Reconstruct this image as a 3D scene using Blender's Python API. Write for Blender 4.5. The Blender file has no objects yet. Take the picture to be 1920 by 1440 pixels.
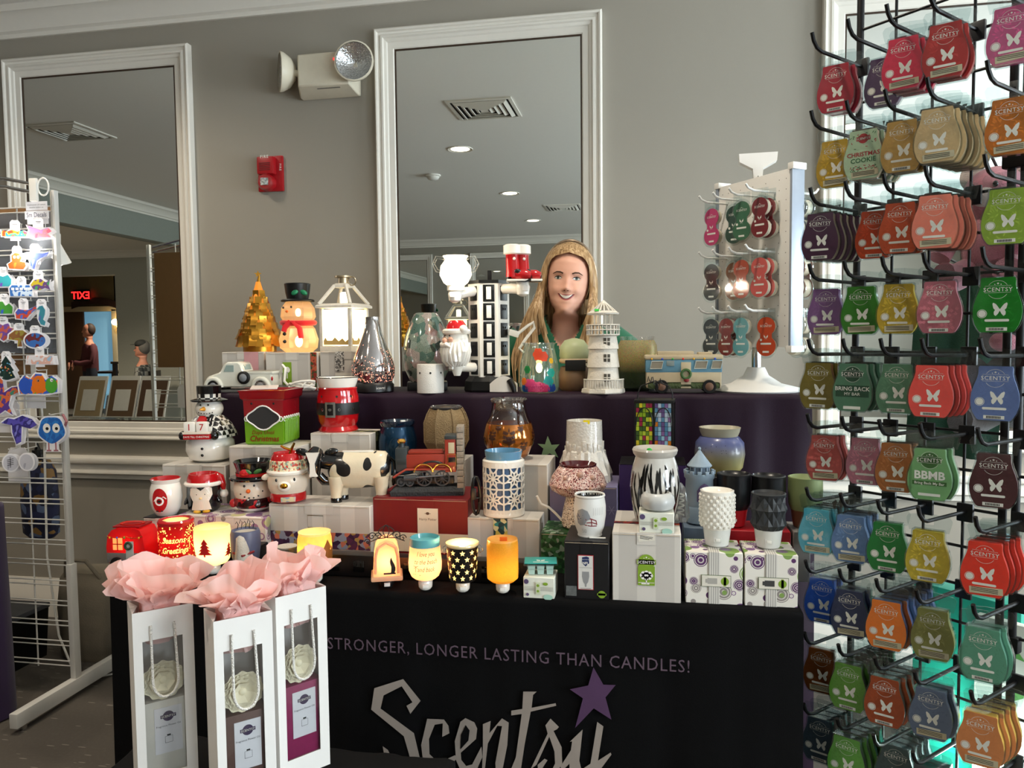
import bpy, bmesh, math, random
from mathutils import Vector, Matrix
S = bpy.context.scene
COL = S.collection
PI = math.pi
random.seed(7)
# ---------------------------------------------------------------- camera
F = 1420.0                                    # focal length in pixels of a 1920 x 1440 frame
CAM = Vector((0, -3.06, 1.28))
YAW, PIT, ROL = (math.radians(a) for a in (10.43, 3.33, -0.587))
fw = Vector((-math.sin(YAW)*math.cos(PIT), math.cos(YAW)*math.cos(PIT), -math.sin(PIT)))
_r = Vector((math.cos(YAW), math.sin(YAW), 0)); _u = _r.cross(fw)
rt = _r*math.cos(ROL)+_u*math.sin(ROL); up = -_r*math.sin(ROL)+_u*math.cos(ROL)
cd = bpy.data.cameras.new('camera'); cd.sensor_width = 36; cd.lens = F/1920*36
cd.clip_start = .05; cd.clip_end = 60
cam = bpy.data.objects.new('camera', cd); COL.objects.link(cam)
cam.matrix_world = Matrix(((rt.x, up.x, -fw.x, CAM.x), (rt.y, up.y, -fw.y, CAM.y), (rt.z, up.z, -fw.z, CAM.z), (0, 0, 0, 1)))
S.camera = cam
def ray(x, y): return fw+rt*((x-960)/F)-up*((y-720)/F)
def PY(x, y, Y): d = ray(x, y); return CAM+d*((Y-CAM.y)/d.y)       # where a pixel meets an upright plane along the wall
def PZ(x, y, Z): d = ray(x, y); return CAM+d*((Z-CAM.z)/d.z)       # where a pixel meets a level plane
def KK(p): return (Vector(p)-CAM).dot(fw)/F                        # metres per pixel at a point
# ---------------------------------------------------------------- world, lights, exposure
w = bpy.data.worlds.new('world'); S.world = w; w.use_nodes = True
bg = w.node_tree.nodes['Background']; bg.inputs[0].default_value = (.62, .72, .85, 1); bg.inputs[1].default_value = .5
S.view_settings.view_transform = 'Standard'; S.view_settings.look = 'None'
S.view_settings.exposure = -0.12; S.view_settings.gamma = 1; S.view_settings.use_curve_mapping = False
def light(name, kind, loc, rot, power, col, **kw):
    l = bpy.data.lights.new(name, kind); l.energy = power; l.color = col
    for k, v in kw.items(): setattr(l, k, v)
    o = bpy.data.objects.new(name, l); COL.objects.link(o); o.location = loc; o.rotation_euler = rot
    return o
# daylight entering through the windows of the right-hand wall
for i, y in enumerate((-1.35, -3.6, -5.85)):
    light('window_daylight', 'AREA', (3.93, y, 1.55), (0, PI/2+.32, 0), (190, 170, 120)[i], (.84, .94, 1), shape='RECTANGLE', size=1.7, size_y=1.3)
# recessed ceiling lamps (positions seen in the mirrors, their row continued; those past the soffit added to brighten the left mirror)
DOWN = [(-1.47, -2.80), (-1.42, -4.65), (-1.46, -6.46), (-3.3, -2.6), (-3.3, -4.9), (1.4, -2.8), (1.4, -4.9), (-.1, -1.45), (-2.2, -.9), (2.3, -1.2), (-7, -2.5), (-7.2, -5.4), (-9.6, -4), (-9, -9.2)]
for i, (x, y) in enumerate(DOWN):
    light('recessed_lamp_light', 'SPOT', (x, y, 2.745), (0, 0, 0), 75 if x > -5 else 520, (1, .87, .70), spot_size=2.5, spot_blend=.9, shadow_soft_size=.07)
# ---------------------------------------------------------------- materials
def C(h):
    h = h.lstrip('#'); v = [int(h[i:i+2], 16)/255 for i in (0, 2, 4)]
    return tuple(((c+.055)/1.055)**2.4 if c > .04045 else c/12.92 for c in v)
MATS = {}
def mat(name, col, rough=.5, metal=0, var=.06, scale=40, bump=0, bscale=200, emit=0, ecol=None, coat=0, sss=0, trans=0, spec=.5, sheen=0, alpha=1, ior=1.45):
    if name in MATS: return MATS[name]
    m = bpy.data.materials.new(name); m.use_nodes = True; n = m.node_tree.nodes; L = m.node_tree.links
    p = n['Principled BSDF']; c = C(col) if isinstance(col, str) else col
    tc = n.new('ShaderNodeTexCoord')
    if var:
        nz = n.new('ShaderNodeTexNoise'); nz.inputs['Scale'].default_value = scale; nz.inputs['Detail'].default_value = 3
        L.new(tc.outputs['Object'], nz.inputs['Vector'])
        mx = n.new('ShaderNodeMix'); mx.data_type = 'RGBA'
        mx.inputs[6].default_value = (*[max(0, v*(1-var)) for v in c], 1); mx.inputs[7].default_value = (*[min(1, v*(1+var)) for v in c], 1)
        L.new(nz.outputs[0], mx.inputs[0]); L.new(mx.outputs[2], p.inputs['Base Color'])
    else: p.inputs['Base Color'].default_value = (*c, 1)
    p.inputs['Roughness'].default_value = rough; p.inputs['Metallic'].default_value = metal
    p.inputs['Coat Weight'].default_value = coat; p.inputs['Coat Roughness'].default_value = .08
    p.inputs['Specular IOR Level'].default_value = spec; p.inputs['Sheen Weight'].default_value = sheen
    p.inputs['Transmission Weight'].default_value = trans; p.inputs['IOR'].default_value = ior; p.inputs['Alpha'].default_value = alpha
    if sss: p.inputs['Subsurface Weight'].default_value = sss; p.inputs['Subsurface Radius'].default_value = (.02, .01, .006); p.inputs['Subsurface Scale'].default_value = 1
    if emit:
        p.inputs['Emission Color'].default_value = (*(C(ecol) if ecol else c), 1); p.inputs['Emission Strength'].default_value = emit
    if bump:
        nb = n.new('ShaderNodeTexNoise'); nb.inputs['Scale'].default_value = bscale; L.new(tc.outputs['Object'], nb.inputs['Vector'])
        bp = n.new('ShaderNodeBump'); bp.inputs['Strength'].default_value = bump; bp.inputs['Distance'].default_value = .004
        L.new(nb.outputs[0], bp.inputs['Height']); L.new(bp.outputs[0], p.inputs['Normal'])
    MATS[name] = m
    return m
def tree(m): return m.node_tree.nodes, m.node_tree.links, m.node_tree.nodes['Principled BSDF']
def node(n, t, **kw):
    x = n.new('ShaderNode'+t)
    for k, v in kw.items(): setattr(x, k, v)
    return x
def ramp(n, stops, interp='CONSTANT'):
    r = n.new('ShaderNodeValToRGB'); r.color_ramp.interpolation = interp; e = r.color_ramp.elements
    while len(e) < len(stops): e.new(.5)
    for i, (p, c) in enumerate(stops): e[i].position = p; e[i].color = (*(C(c) if isinstance(c, str) else c), 1)
    return r
def axis(n, L, ax, scale=1, off=0, mod=0, coord='Object'):
    tc = n.new('ShaderNodeTexCoord'); sp = n.new('ShaderNodeSeparateXYZ'); L.new(tc.outputs[coord], sp.inputs[0])
    a = node(n, 'Math', operation='MULTIPLY_ADD'); L.new(sp.outputs[ax], a.inputs[0]); a.inputs[1].default_value = scale; a.inputs[2].default_value = off
    if mod:
        b = node(n, 'Math', operation='FRACT'); L.new(a.outputs[0], b.inputs[0]); return b.outputs[0]
    return a.outputs[0]
def glass(name, tint='#ffffff', refl=.10, rough=.03, dens=0.0, body='#ffffff', tl=0):
    """thin clear plastic or glass: see-through with a gloss that grows at grazing angles"""
    if name in MATS: return MATS[name]
    m = bpy.data.materials.new(name); m.use_nodes = True; n = m.node_tree.nodes; L = m.node_tree.links
    n.remove(n['Principled BSDF']); out = n['Material Output']
    t = node(n, 'BsdfTransparent'); t.inputs[0].default_value = (*C(tint), 1)
    g = node(n, 'BsdfGlossy'); g.inputs['Roughness'].default_value = rough
    lw = node(n, 'LayerWeight'); lw.inputs[0].default_value = .35
    a = node(n, 'Math', operation='MULTIPLY_ADD'); L.new(lw.outputs['Facing'], a.inputs[0]); a.inputs[1].default_value = .3; a.inputs[2].default_value = refl*.4
    mx = node(n, 'MixShader'); L.new(a.outputs[0], mx.inputs[0]); L.new(t.outputs[0], mx.inputs[1]); L.new(g.outputs[0], mx.inputs[2])
    o = mx
    if dens:
        d = node(n, 'BsdfDiffuse'); d.inputs[0].default_value = (*C(body), 1); m2 = node(n, 'MixShader'); m2.inputs[0].default_value = dens
        if tl:
            d2 = node(n, 'BsdfTranslucent'); d2.inputs[0].default_value = (*C(body), 1); m3 = node(n, 'MixShader'); m3.inputs[0].default_value = tl
            L.new(d.outputs[0], m3.inputs[1]); L.new(d2.outputs[0], m3.inputs[2]); d = m3
        L.new(mx.outputs[0], m2.inputs[1]); L.new(d.outputs[0], m2.inputs[2]); o = m2
    L.new(o.outputs[0], out.inputs[0]); MATS[name] = m
    return m
def translucent(name, col, fac=.6, rough=.4, scale=40, var=.05):
    m = mat(name, col, rough, var=var, scale=scale)
    n, L, p = tree(m)
    if 'TL' not in n:
        t = node(n, 'BsdfTranslucent'); t.name = 'TL'; t.inputs[0].default_value = (*C(col), 1)
        mx = node(n, 'MixShader'); mx.inputs[0].default_value = fac
        L.new(p.outputs[0], mx.inputs[1]); L.new(t.outputs[0], mx.inputs[2]); L.new(mx.outputs[0], n['Material Output'].inputs[0])
    return m
# ---------------------------------------------------------------- mesh building
class B:
    """collects shapes; coordinates are multiplied by self.s when the mesh is made"""
    def __init__(self, s=1.0): self.bm = bmesh.new(); self.s = s
    def loft(self, rings, cap=(1, 1), closed=True):
        V = [[self.bm.verts.new(p) for p in r] for r in rings]
        n = len(V[0])
        for a, b in zip(V, V[1:]):
            for i in range(n if closed else n-1):
                j = (i+1) % n
                self.bm.faces.new((a[i], a[j], b[j], b[i]))
        if cap[0] and closed: self.bm.faces.new(V[0][::-1])
        if cap[1] and closed: self.bm.faces.new(V[-1])
        return self
    def lathe(self, prof, n=32, c=(0, 0), sx=1, sy=1, cap=(1, 1), z0=0, wob=None):
        rings = []
        for r, z in prof:
            r = max(r, 1e-4)
            rings.append([(c[0]+r*sx*math.cos(2*PI*i/n)*(wob(2*PI*i/n, z) if wob else 1), c[1]+r*sy*math.sin(2*PI*i/n)*(wob(2*PI*i/n, z) if wob else 1), z0+z) for i in range(n)])
        return self.loft(rings, cap)
    def box(self, c, d, bev=0, rz=0, rx=0, ry=0, seg=2):
        m = Matrix.Translation(c) @ Matrix.Rotation(rz, 4, 'Z') @ Matrix.Rotation(ry, 4, 'Y') @ Matrix.Rotation(rx, 4, 'X') @ Matrix.Diagonal((*d, 1))
        g = bmesh.ops.create_cube(self.bm, size=1, matrix=m)
        if bev:
            e = list({e for v in g['verts'] for e in v.link_edges})
            bmesh.ops.bevel(self.bm, geom=e, offset=bev, segments=seg, affect='EDGES', profile=.6)
        return self
    def tube(self, pts, r, n=8, closed=False, flat=1):
        P = [Vector(p) for p in pts]; N = len(P); rings = []; nrm = None
        for i, p in enumerate(P):
            if closed: t = P[(i+1) % N]-P[i-1]
            else: t = P[min(i+1, N-1)]-P[max(i-1, 0)]
            if t.length < 1e-9: t = Vector((0, 0, 1))
            t.normalize()
            if nrm is None: nrm = t.orthogonal()
            nrm = (nrm-t*nrm.dot(t));
            if nrm.length < 1e-6: nrm = t.orthogonal()
            nrm.normalize(); bn = t.cross(nrm); rr = r[i] if isinstance(r, (list, tuple)) else r
            rings.append([p+nrm*(rr*math.cos(2*PI*k/n))+bn*(rr*flat*math.sin(2*PI*k/n)) for k in range(n)])
        if closed: rings.append(rings[0]); return self.loft(rings, (0, 0))
        return self.loft(rings)
    def prism(self, pts, y0, y1, tr=None):
        """outline in the x-z plane, extruded from y0 (front) to y1"""
        a = [Vector((x, y0, z)) for x, z in pts]; b = [Vector((x, y1, z)) for x, z in pts]
        if tr: a = [tr(v) for v in a]; b = [tr(v) for v in b]
        return self.loft([a, b])
    def ell(self, c, r, nu=16, nv=10, m=None):
        rings = []
        for j in range(nv+1):
            t = PI*j/nv; s = max(math.sin(t), .002); z = -math.cos(t)
            ring = [Vector((r[0]*s*math.cos(2*PI*i/nu), r[1]*s*math.sin(2*PI*i/nu), r[2]*z)) for i in range(nu)]
            if m: ring = [m @ v for v in ring]
            rings.append([v+Vector(c) for v in ring])
        return self.loft(rings)
    def face(self, pts): self.bm.faces.new([self.bm.verts.new(p) for p in pts]); return self
    def grid(self, fn, nu, nv):
        V = [[self.bm.verts.new(fn(i/nu, j/nv)) for i in range(nu+1)] for j in range(nv+1)]
        for j in range(nv):
            for i in range(nu): self.bm.faces.new((V[j][i], V[j][i+1], V[j+1][i+1], V[j+1][i]))
        return self
    def shapes(self, shp, f=None):
        """flat shapes [(verts2d, faces)] laid on a surface f(x, z)"""
        f = f or (lambda x, z: (x, 0, z))
        for vs, fs in shp:
            V = [self.bm.verts.new(f(*v)) for v in vs]
            for q in fs:
                try: self.bm.faces.new([V[i] for i in q])
                except ValueError: pass
        return self
    def apply(self, fn):
        for v in self.bm.verts: v.co = fn(v.co)
        return self
    def mesh(self, name, sharp=40, normals=True):
        bm = self.bm
        if self.s != 1:
            for v in bm.verts: v.co *= self.s
        if normals: bmesh.ops.recalc_face_normals(bm, faces=bm.faces[:])
        me = bpy.data.meshes.new(name); bm.to_mesh(me); bm.free()
        if sharp:
            for p in me.polygons: p.use_smooth = True
            me.set_sharp_from_angle(angle=math.radians(sharp))
        return me
def obj(name, b, m, parent=None, loc=(0, 0, 0), rot=(0, 0, 0), sharp=40, label=None, normals=True):
    me = b.mesh(name, sharp, normals) if isinstance(b, B) else b
    if m and not me.materials: me.materials.append(m)
    o = bpy.data.objects.new(name, me); COL.objects.link(o); o.location = loc; o.rotation_euler = rot
    if parent: o.parent = parent
    if label: o['label'] = label
    return o
def tag(o, label, cat, group=None):
    o['label'] = label; o['category'] = cat
    if group: o['group'] = group
    return o
def thing(name, label, cat, loc=(0, 0, 0), rz=0, group=None, rot=None):
    o = bpy.data.objects.new(name, None); COL.objects.link(o); o.empty_display_size = .03
    o.location = loc; o.rotation_euler = rot or (0, 0, rz)
    return tag(o, label, cat, group)
def struct(name, b, m, parent=None, **kw):
    o = obj(name, b, m, parent, **kw)
    if not parent: o['kind'] = 'structure'
    return o
KS = {}
def facing(x, y): return math.atan2(CAM.x-x, y-CAM.y)
def item(name, label, cat, px, py, Y, z, rz=0, group=None, face=True):
    """a thing standing at column px on height z in the plane Y; its parts are drawn in photo pixels (x right, z up)"""
    p = PY(px, py, Y); rz = rz+(facing(p.x, Y) if face else 0); o = thing(name, label, cat, (p.x, Y, z), rz, group); KS[o.name] = KK((p.x, Y, z)); return o
def NB(t): return B(KS[t.name])
def part(t, name, b, m, **kw): return obj(name, b, m, t, **kw)
def copy_tree(o, parent=None):
    c = o.copy(); COL.objects.link(c); c.parent = parent
    for ch in o.children: copy_tree(ch, c)
    return c
# ---- flat shapes
def poly(pts): return (list(pts), [tuple(range(len(pts)))])
def disc(cx, cz, r, n=14, rz=None): return poly([(cx+r*math.cos(2*PI*i/n), cz+(rz or r)*math.sin(2*PI*i/n)) for i in range(n)])
def ringshape(cx, cz, r0, r1, n=24):
    v = [(cx+r*math.cos(2*PI*i/n), cz+r*math.sin(2*PI*i/n)) for r in (r0, r1) for i in range(n)]
    return (v, [(i, (i+1) % n, n+(i+1) % n, n+i) for i in range(n)])
def rect(x0, z0, x1, z1): return poly([(x0, z0), (x1, z0), (x1, z1), (x0, z1)])
def star(cx, cz, r, k=.42, n=5, a0=PI/2):
    v = [(cx+(r if i % 2 == 0 else r*k)*math.cos(a0+PI*i/n), cz+(r if i % 2 == 0 else r*k)*math.sin(a0+PI*i/n)) for i in range(2*n)]+[(cx, cz)]
    return (v, [(i, (i+1) % (2*n), 2*n) for i in range(2*n)])
def strip(pts, wd):
    """a line drawn with a flat nib"""
    out = []
    for i, (x, z) in enumerate(pts):
        a = pts[max(i-1, 0)]; b = pts[min(i+1, len(pts)-1)]; dx, dz = b[0]-a[0], b[1]-a[1]; l = math.hypot(dx, dz) or 1
        w2 = (wd[i] if isinstance(wd, (list, tuple)) else wd)/2
        out.append(((x-dz/l*w2, z+dx/l*w2), (x+dz/l*w2, z-dx/l*w2)))
    v = [q for o in out for q in o]
    return (v, [(2*i, 2*i+1, 2*i+3, 2*i+2) for i in range(len(pts)-1)])
def move(shp, dx=0, dz=0, s=1, a=0, sz=None):
    ca, sa = math.cos(a), math.sin(a); sz = sz or s
    return [([(dx+s*x*ca-sz*z*sa, dz+s*x*sa+sz*z*ca) for x, z in v], f) for v, f in shp]
TXT = {}
def text(s, size=1.0, x=0, z=0, shear=0, align='CENTER', sx=1, space=1, bold=0, a=0, res=2):
    k = (s, shear, align, space, bold, res)
    if k not in TXT:
        cu = bpy.data.curves.new('lettering', 'FONT'); cu.body = s; cu.size = 1; cu.align_x = align; cu.shear = shear; cu.resolution_u = res
        cu.space_character = space; cu.offset = bold; cu.space_line = .9
        ob = bpy.data.objects.new('lettering', cu); me = bpy.data.meshes.new_from_object(ob)
        TXT[k] = ([(v.co.x, v.co.y) for v in me.vertices], [tuple(p.vertices) for p in me.polygons])
        bpy.data.objects.remove(ob); bpy.data.curves.remove(cu); bpy.data.meshes.remove(me)
    return move([TXT[k]], x, z, size*sx, a, size)
def interp(prof, z):
    for (r0, z0), (r1, z1) in zip(prof, prof[1:]):
        if min(z0, z1) <= z <= max(z0, z1) and abs(z1-z0) > 1e-9: return r0+(r1-r0)*(z-z0)/(z1-z0)
    return prof[-1][0] if z > prof[-1][1] else prof[0][0]
def around(prof, a0=0, eps=.4, sx=1, sy=1):
    """lay flat shapes on a turned surface: x runs round the front"""
    def f(x, z):
        r = interp(prof, z) if isinstance(prof, list) else prof
        rr = max(r, 1); t = x/max(max(p[0] for p in prof) if isinstance(prof, list) else prof, 1)+a0
        return ((r+eps)*sx*math.sin(t), -(r+eps)*sy*math.cos(t), z)
    return f
def on_y(y): return lambda x, z: (x, y, z)
def fine(shp, step):
    """triangulate and subdivide flat shapes so that they bend with a surface"""
    out = []
    for vs, fs in shp:
        bm = bmesh.new(); V = [bm.verts.new((x, z, 0)) for x, z in vs]
        for q in fs:
            try: bm.faces.new([V[i] for i in q])
            except ValueError: pass
        bmesh.ops.triangulate(bm, faces=bm.faces[:])
        for _ in range(5):
            e = [e for e in bm.edges if e.calc_length() > step]
            if not e: break
            bmesh.ops.subdivide_edges(bm, edges=e, cuts=1); bmesh.ops.triangulate(bm, faces=bm.faces[:])
        bm.verts.ensure_lookup_table(); bm.verts.index_update()
        out.append(([(v.co.x, v.co.y) for v in bm.verts], [tuple(v.index for v in f.verts) for f in bm.faces])); bm.free()
    return out
# common materials
WHITE = mat('white_plastic', '#e9e6de', .35, var=.03)
PORC = mat('white_porcelain', '#ece7dc', .12, coat=.6, var=.03)
BLACK = mat('black_plastic', '#0d0d0e', .38, var=.1)
GLOSSBLACK = mat('gloss_black', '#0a0a0b', .12, coat=.7, var=0)
RED = mat('gloss_red', '#b01016', .14, coat=.7, var=.05)
INK = mat('black_ink', '#0b0a0b', .6, var=0)
WINK = mat('white_ink', '#eeeae2', .6, var=0)
GOLD = mat('gold_metal', '#c89a48', .25, 1)
CHROME = mat('chrome', '#c8c8c8', .1, 1, var=0)
CLEAR = glass('clear_glass')
CLEARP = glass('clear_plastic', '#f4f8f8', .12, .08)
# ================================================================ the room
WALLM = mat('grey_wall_paint', '#989286', .55, var=.02, scale=6, bump=.05, bscale=300)
TRIMM = mat('white_trim_paint', '#e0dbd0', .35, var=.02)
CEILM = mat('ceiling_paint', '#e6e3dc', .7, var=.02, bump=.05)
CARPET = mat('dark_carpet', '#57514a', .95, var=.25, scale=90, bump=.5, bscale=900)
n, L, p = tree(CARPET)
tc = node(n, 'TexCoord'); mp = node(n, 'Mapping'); mp.inputs['Scale'].default_value = (9, 60, 1); mp.inputs['Rotation'].default_value = (0, 0, .25)
vo = node(n, 'TexVoronoi'); vo.inputs['Scale'].default_value = 1; L.new(tc.outputs['Object'], mp.inputs[0]); L.new(mp.outputs[0], vo.inputs[0])
rp = ramp(n, [(0, '#8d857b'), (.13, '#57514a')]); L.new(vo.outputs['Distance'], rp.inputs[0])
mx = node(n, 'Mix', data_type='RGBA', blend_type='LIGHTEN'); mx.inputs[0].default_value = .8
src = p.inputs['Base Color'].links[0].from_socket
L.new(src, mx.inputs[6]); L.new(rp.outputs[0], mx.inputs[7]); L.new(mx.outputs[2], p.inputs['Base Color'])
MIRROR = mat('mirror_silver', '#e4e8e4', .0, 1, var=0)
DARKEDGE = mat('mirror_edge', '#3a2a1c', .5)
H = 2.775
struct('floor', B().box((-4, -5.2, -.05), (16.4, 11, .1)), CARPET)
struct('ceiling', B().box((-.7, -3.95, H+.05), (9.6, 8.1, .1)), CEILM)
struct('wall_back', B().box((-4, .05, H/2), (16.4, .1, H)), WALLM)
struct('wall_opposite', B().box((-.65, -7.95, H/2), (9.4, .1, H)), WALLM)
# right-hand wall with three window openings
WY = (-1.35, -3.6, -5.85)
b = B(); ys = [0]
for y in WY: ys += [y+.85, y-.85]
ys.append(-8)
for a, c in zip(ys[::2], ys[1::2]): b.box((4.05, (a+c)/2, H/2), (.1, abs(a-c), H))
for y in WY: b.box((4.05, y, .45), (.1, 1.7, .9)).box((4.05, y, 2.49), (.1, 1.7, .57))
struct('wall_right', b, WALLM)
SKYP = mat('daylit_window_pane', '#dfeeff', .2, var=0, emit=2.2, ecol='#cfe6ff')
for i, y in enumerate(WY):
    fr = B()
    for yy in (y-.85, y+.85): fr.box((3.98, yy, 1.55), (.06, .1, 1.5), .008)
    for zz in (.85, 2.2): fr.box((3.98, y, zz), (.06, 1.8, .1), .008)
    wo = struct('window_%d' % (i+1), fr, TRIMM)
    m = B()
    for k in range(1, 4): m.box((4.02, y-.85+1.7*k/4, 1.55), (.025, .03, 1.3))
    for k in range(1, 3): m.box((4.02, y, .9+1.3*k/3), (.025, 1.7, .03))
    struct('glazing_bar', m, TRIMM, wo)
    struct('pane', B().box((4.06, y, 1.55), (.006, 1.68, 1.28)), SKYP, wo)
# soffit along the left side, lower area beyond it, its far wall with an opening and the room behind
struct('wall_soffit', B().box((-5.43, -4, 2.59), (.16, 8, .37), .004), mat('soffit_paint', '#8a8f86', .6))
struct('ceiling_left', B().box((-8.9, -5.2, H+.05), (6.8, 10.8, .1)), CEILM)
ow = (-9.66, -8.52)
b = B().box(((ow[1]-5.35)/2, -8.0, H/2), (ow[1]+5.35, .2, H)).box(((ow[0]-12.2)/2, -8.0, H/2), (12.2+ow[0], .2, H)).box(((ow[0]+ow[1])/2, -8, (2.4+H)/2), (ow[1]-ow[0], .2, H-2.4))
struct('wall_far', b, mat('far_wall_paint', '#a5a294', .6))
b = B().box((-11.72, -10.2, H/2), (.55, .1, H)).box((-9.2, -10.2, H/2), (2.2, .1, H)).box((-10.9, -10.2, 2.35), (1.3, .1, .86))
struct('wall_far_end', b, mat('olive_wall_paint', '#5d553c', .6))
struct('wall_left', B().box((-12.2, -5.2, H/2), (.1, 10.6, H)), WALLM)
DOORB = mat('daylit_doorway', '#8fc4e6', .4, var=0, emit=.55, ecol='#7fb9e0')
do = struct('door_1', B().box((-10.9, -10.26, .96), (1.3, .02, 1.92)), DOORB)
struct('door_leaf', B().box((-11.25, -10.16, .96), (.5, .04, 1.92), .005), mat('brown_door', '#4c3423', .5), do)
b = B()
for x in (-11.5, -10.3): b.box((x, -10.13, .98), (.1, .05, 1.96), .006)
b.box((-10.9, -10.13, 1.97), (1.3, .05, .1), .006)
struct('door_frame', b, mat('pale_door_trim', '#b7ab90', .5), do)
# mouldings that run along walls: profile (out from wall, height)
def moulding(name, prof, a, c, m, flip=False):
    a, c = Vector(a), Vector(c); d = (c-a).normalized(); nrm = Vector((d.y, -d.x, 0))*(-1 if flip else 1)
    b = B().loft([[q+nrm*o+Vector((0, 0, z)) for o, z in prof] for q in (a, c)])
    return struct(name, b, m)
CROWN = [(0, 2.665), (.012, 2.665), (.014, 2.682), (.028, 2.69), (.034, 2.71), (.06, 2.735), (.075, 2.75), (.085, 2.752), (.09, 2.765), (.1, 2.775), (0, 2.775)]
RAIL = [(0, .664), (.014, .664), (.016, .682), (.03, .69), (.03, .70), (.024, .708), (.024, .73), (.038, .738), (.042, .75), (.038, .762), (.014, .77), (0, .77)]
BASE = [(0, 0), (.016, 0), (.016, .14), (.012, .148), (.012, .162), (.006, .172), (.004, .183), (0, .183)]
moulding('trim_crown_back', CROWN, (-5.35, 0, 0), (4, 0, 0), TRIMM)
moulding('trim_crown_opposite', CROWN, (4, -7.9, 0), (-5.35, -7.9, 0), TRIMM)
moulding('trim_crown_soffit', CROWN, (-5.35, -7.9, 0), (-5.35, 0, 0), TRIMM)
moulding('trim_crown_far', CROWN, (-5.5, -7.9, 0), (-12.1, -7.9, 0), TRIMM)
moulding('trim_crown_right', CROWN, (4, 0, 0), (4, -7.9, 0), TRIMM)
moulding('trim_chair_rail', RAIL, (-5.35, 0, 0), (4, 0, 0), TRIMM)
moulding('baseboard_back', BASE, (-5.35, 0, 0), (4, 0, 0), TRIMM)
moulding('baseboard_opposite', BASE, (4, -7.9, 0), (-5.35, -7.9, 0), TRIMM)
# framed wall mirrors
def wall_mirror(label, x0, x1, z0, z1, y=0, s=1, group=None):
    t = thing('wall_mirror', label, 'mirror', ((x0+x1)/2, y, z0), 0 if s > 0 else PI, group)
    w2 = abs(x1-x0)/2; h = z1-z0
    def rr(i, d): return [(-w2+i, -d, i), (w2-i, -d, i), (w2-i, -d, h-i), (-w2+i, -d, h-i)]
    prof = [(0, 0), (0, .03), (.006, .036), (.012, .034), (.016, .026), (.024, .024), (.028, .03), (.036, .03), (.04, .022), (.05, .019), (.054, .014), (.076, .012), (.08, .008), (.08, 0)]
    part(t, 'frame', B().loft([rr(i, d) for i, d in prof], (0, 0)), TRIMM, sharp=20)
    part(t, 'edge_strip', B().loft([rr(.079, 0), rr(.079, .007), rr(.086, .007), rr(.086, 0)], (0, 0)), DARKEDGE)
    part(t, 'glass', B().loft([rr(.08, .001), rr(.08, .004)]), MIRROR, sharp=0)
    return t
wall_mirror('tall white-framed wall mirror behind the rack of stickers, beside the red fire alarm', -2.891, -1.962, .848, 2.569)
wall_mirror('tall white-framed wall mirror behind the smiling woman', -1.12, -.189, .848, 2.558)
wall_mirror('tall white-framed wall mirror behind the black grid rack', .626, 1.557, .848, 2.55)
for x0, x1 in ((-3.95, -3.2), (-2.62, -1.75), (-1.25, -.35), (.2, 1.1)):
    wall_mirror('white-framed wall mirror on the opposite wall, seen reflected', x0, x1, .85, 2.56, -7.9, -1, 'mirrors along the opposite wall')
# ceiling fittings: those seen in the mirrors, plus the unseen and added lamps
LAMPM = mat('lamp_lens', '#fff2dc', .4, var=0, emit=9, ecol='#ffedd0')
LD = ('lit recessed ceiling light reflected below the nearer square vent', 'lit recessed ceiling light reflected between its two neighbours', 'lit recessed ceiling light reflected close to the opposite wall')
for i, (x, y) in enumerate(DOWN):
    t = thing('recessed_light', LD[i] if i < 3 else 'round recessed ceiling light out of the mirrors\' view', 'ceiling light', (x, y, H), 0, 'recessed ceiling lights')
    part(t, 'trim_ring', B().lathe([(.075, -.002), (.092, -.003), (.097, -.006), (.1, 0), (.075, 0)], 28, cap=(0, 0)), TRIMM)
    part(t, 'lens', B().lathe([(.001, -.004), (.06, -.004), (.075, -.001), (.075, 0)], 24), LAMPM)
def vent(x, y, s, label):
    t = thing('ceiling_vent', label, 'vent', (x, y, H))
    part(t, 'backing', B().box((0, 0, -.002), (s*.9, s*.9, .003)), mat('vent_dark', '#1c1c1c', .8))
    for k in range(5):
        a = s*(.5-.09*k); c = a-s*.05
        part(t, 'louvre', B().loft([[(-r, -r, z), (r, -r, z), (r, r, z), (-r, r, z)] for r, z in ((a, 0), (a, -.008), (c, -.02 if k else -.01), (c, -.012 if k else 0))], (0, 0)), TRIMM)
    part(t, 'centre_plate', B().box((0, 0, -.012), (s*.12, s*.12, .006)), TRIMM)
vent(-1.06, -1.83, .42, 'square louvred ceiling vent close above the display table')
vent(-4.02, -1.72, .42, 'square louvred ceiling vent near the soffit')
vent(-.98, -5.6, .4, 'square louvred ceiling vent by the opposite wall')
t = thing('smoke_detector', 'white round smoke detector on the ceiling', 'smoke detector', (-1.94, -3.65, H))
part(t, 'base', B().lathe([(.07, 0), (.07, -.012), (.062, -.016)], 24), WHITE)
part(t, 'sensor', B().lathe([(.06, -.014), (.05, -.035), (.03, -.045), (.0, -.046)], 24), WHITE)
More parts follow.
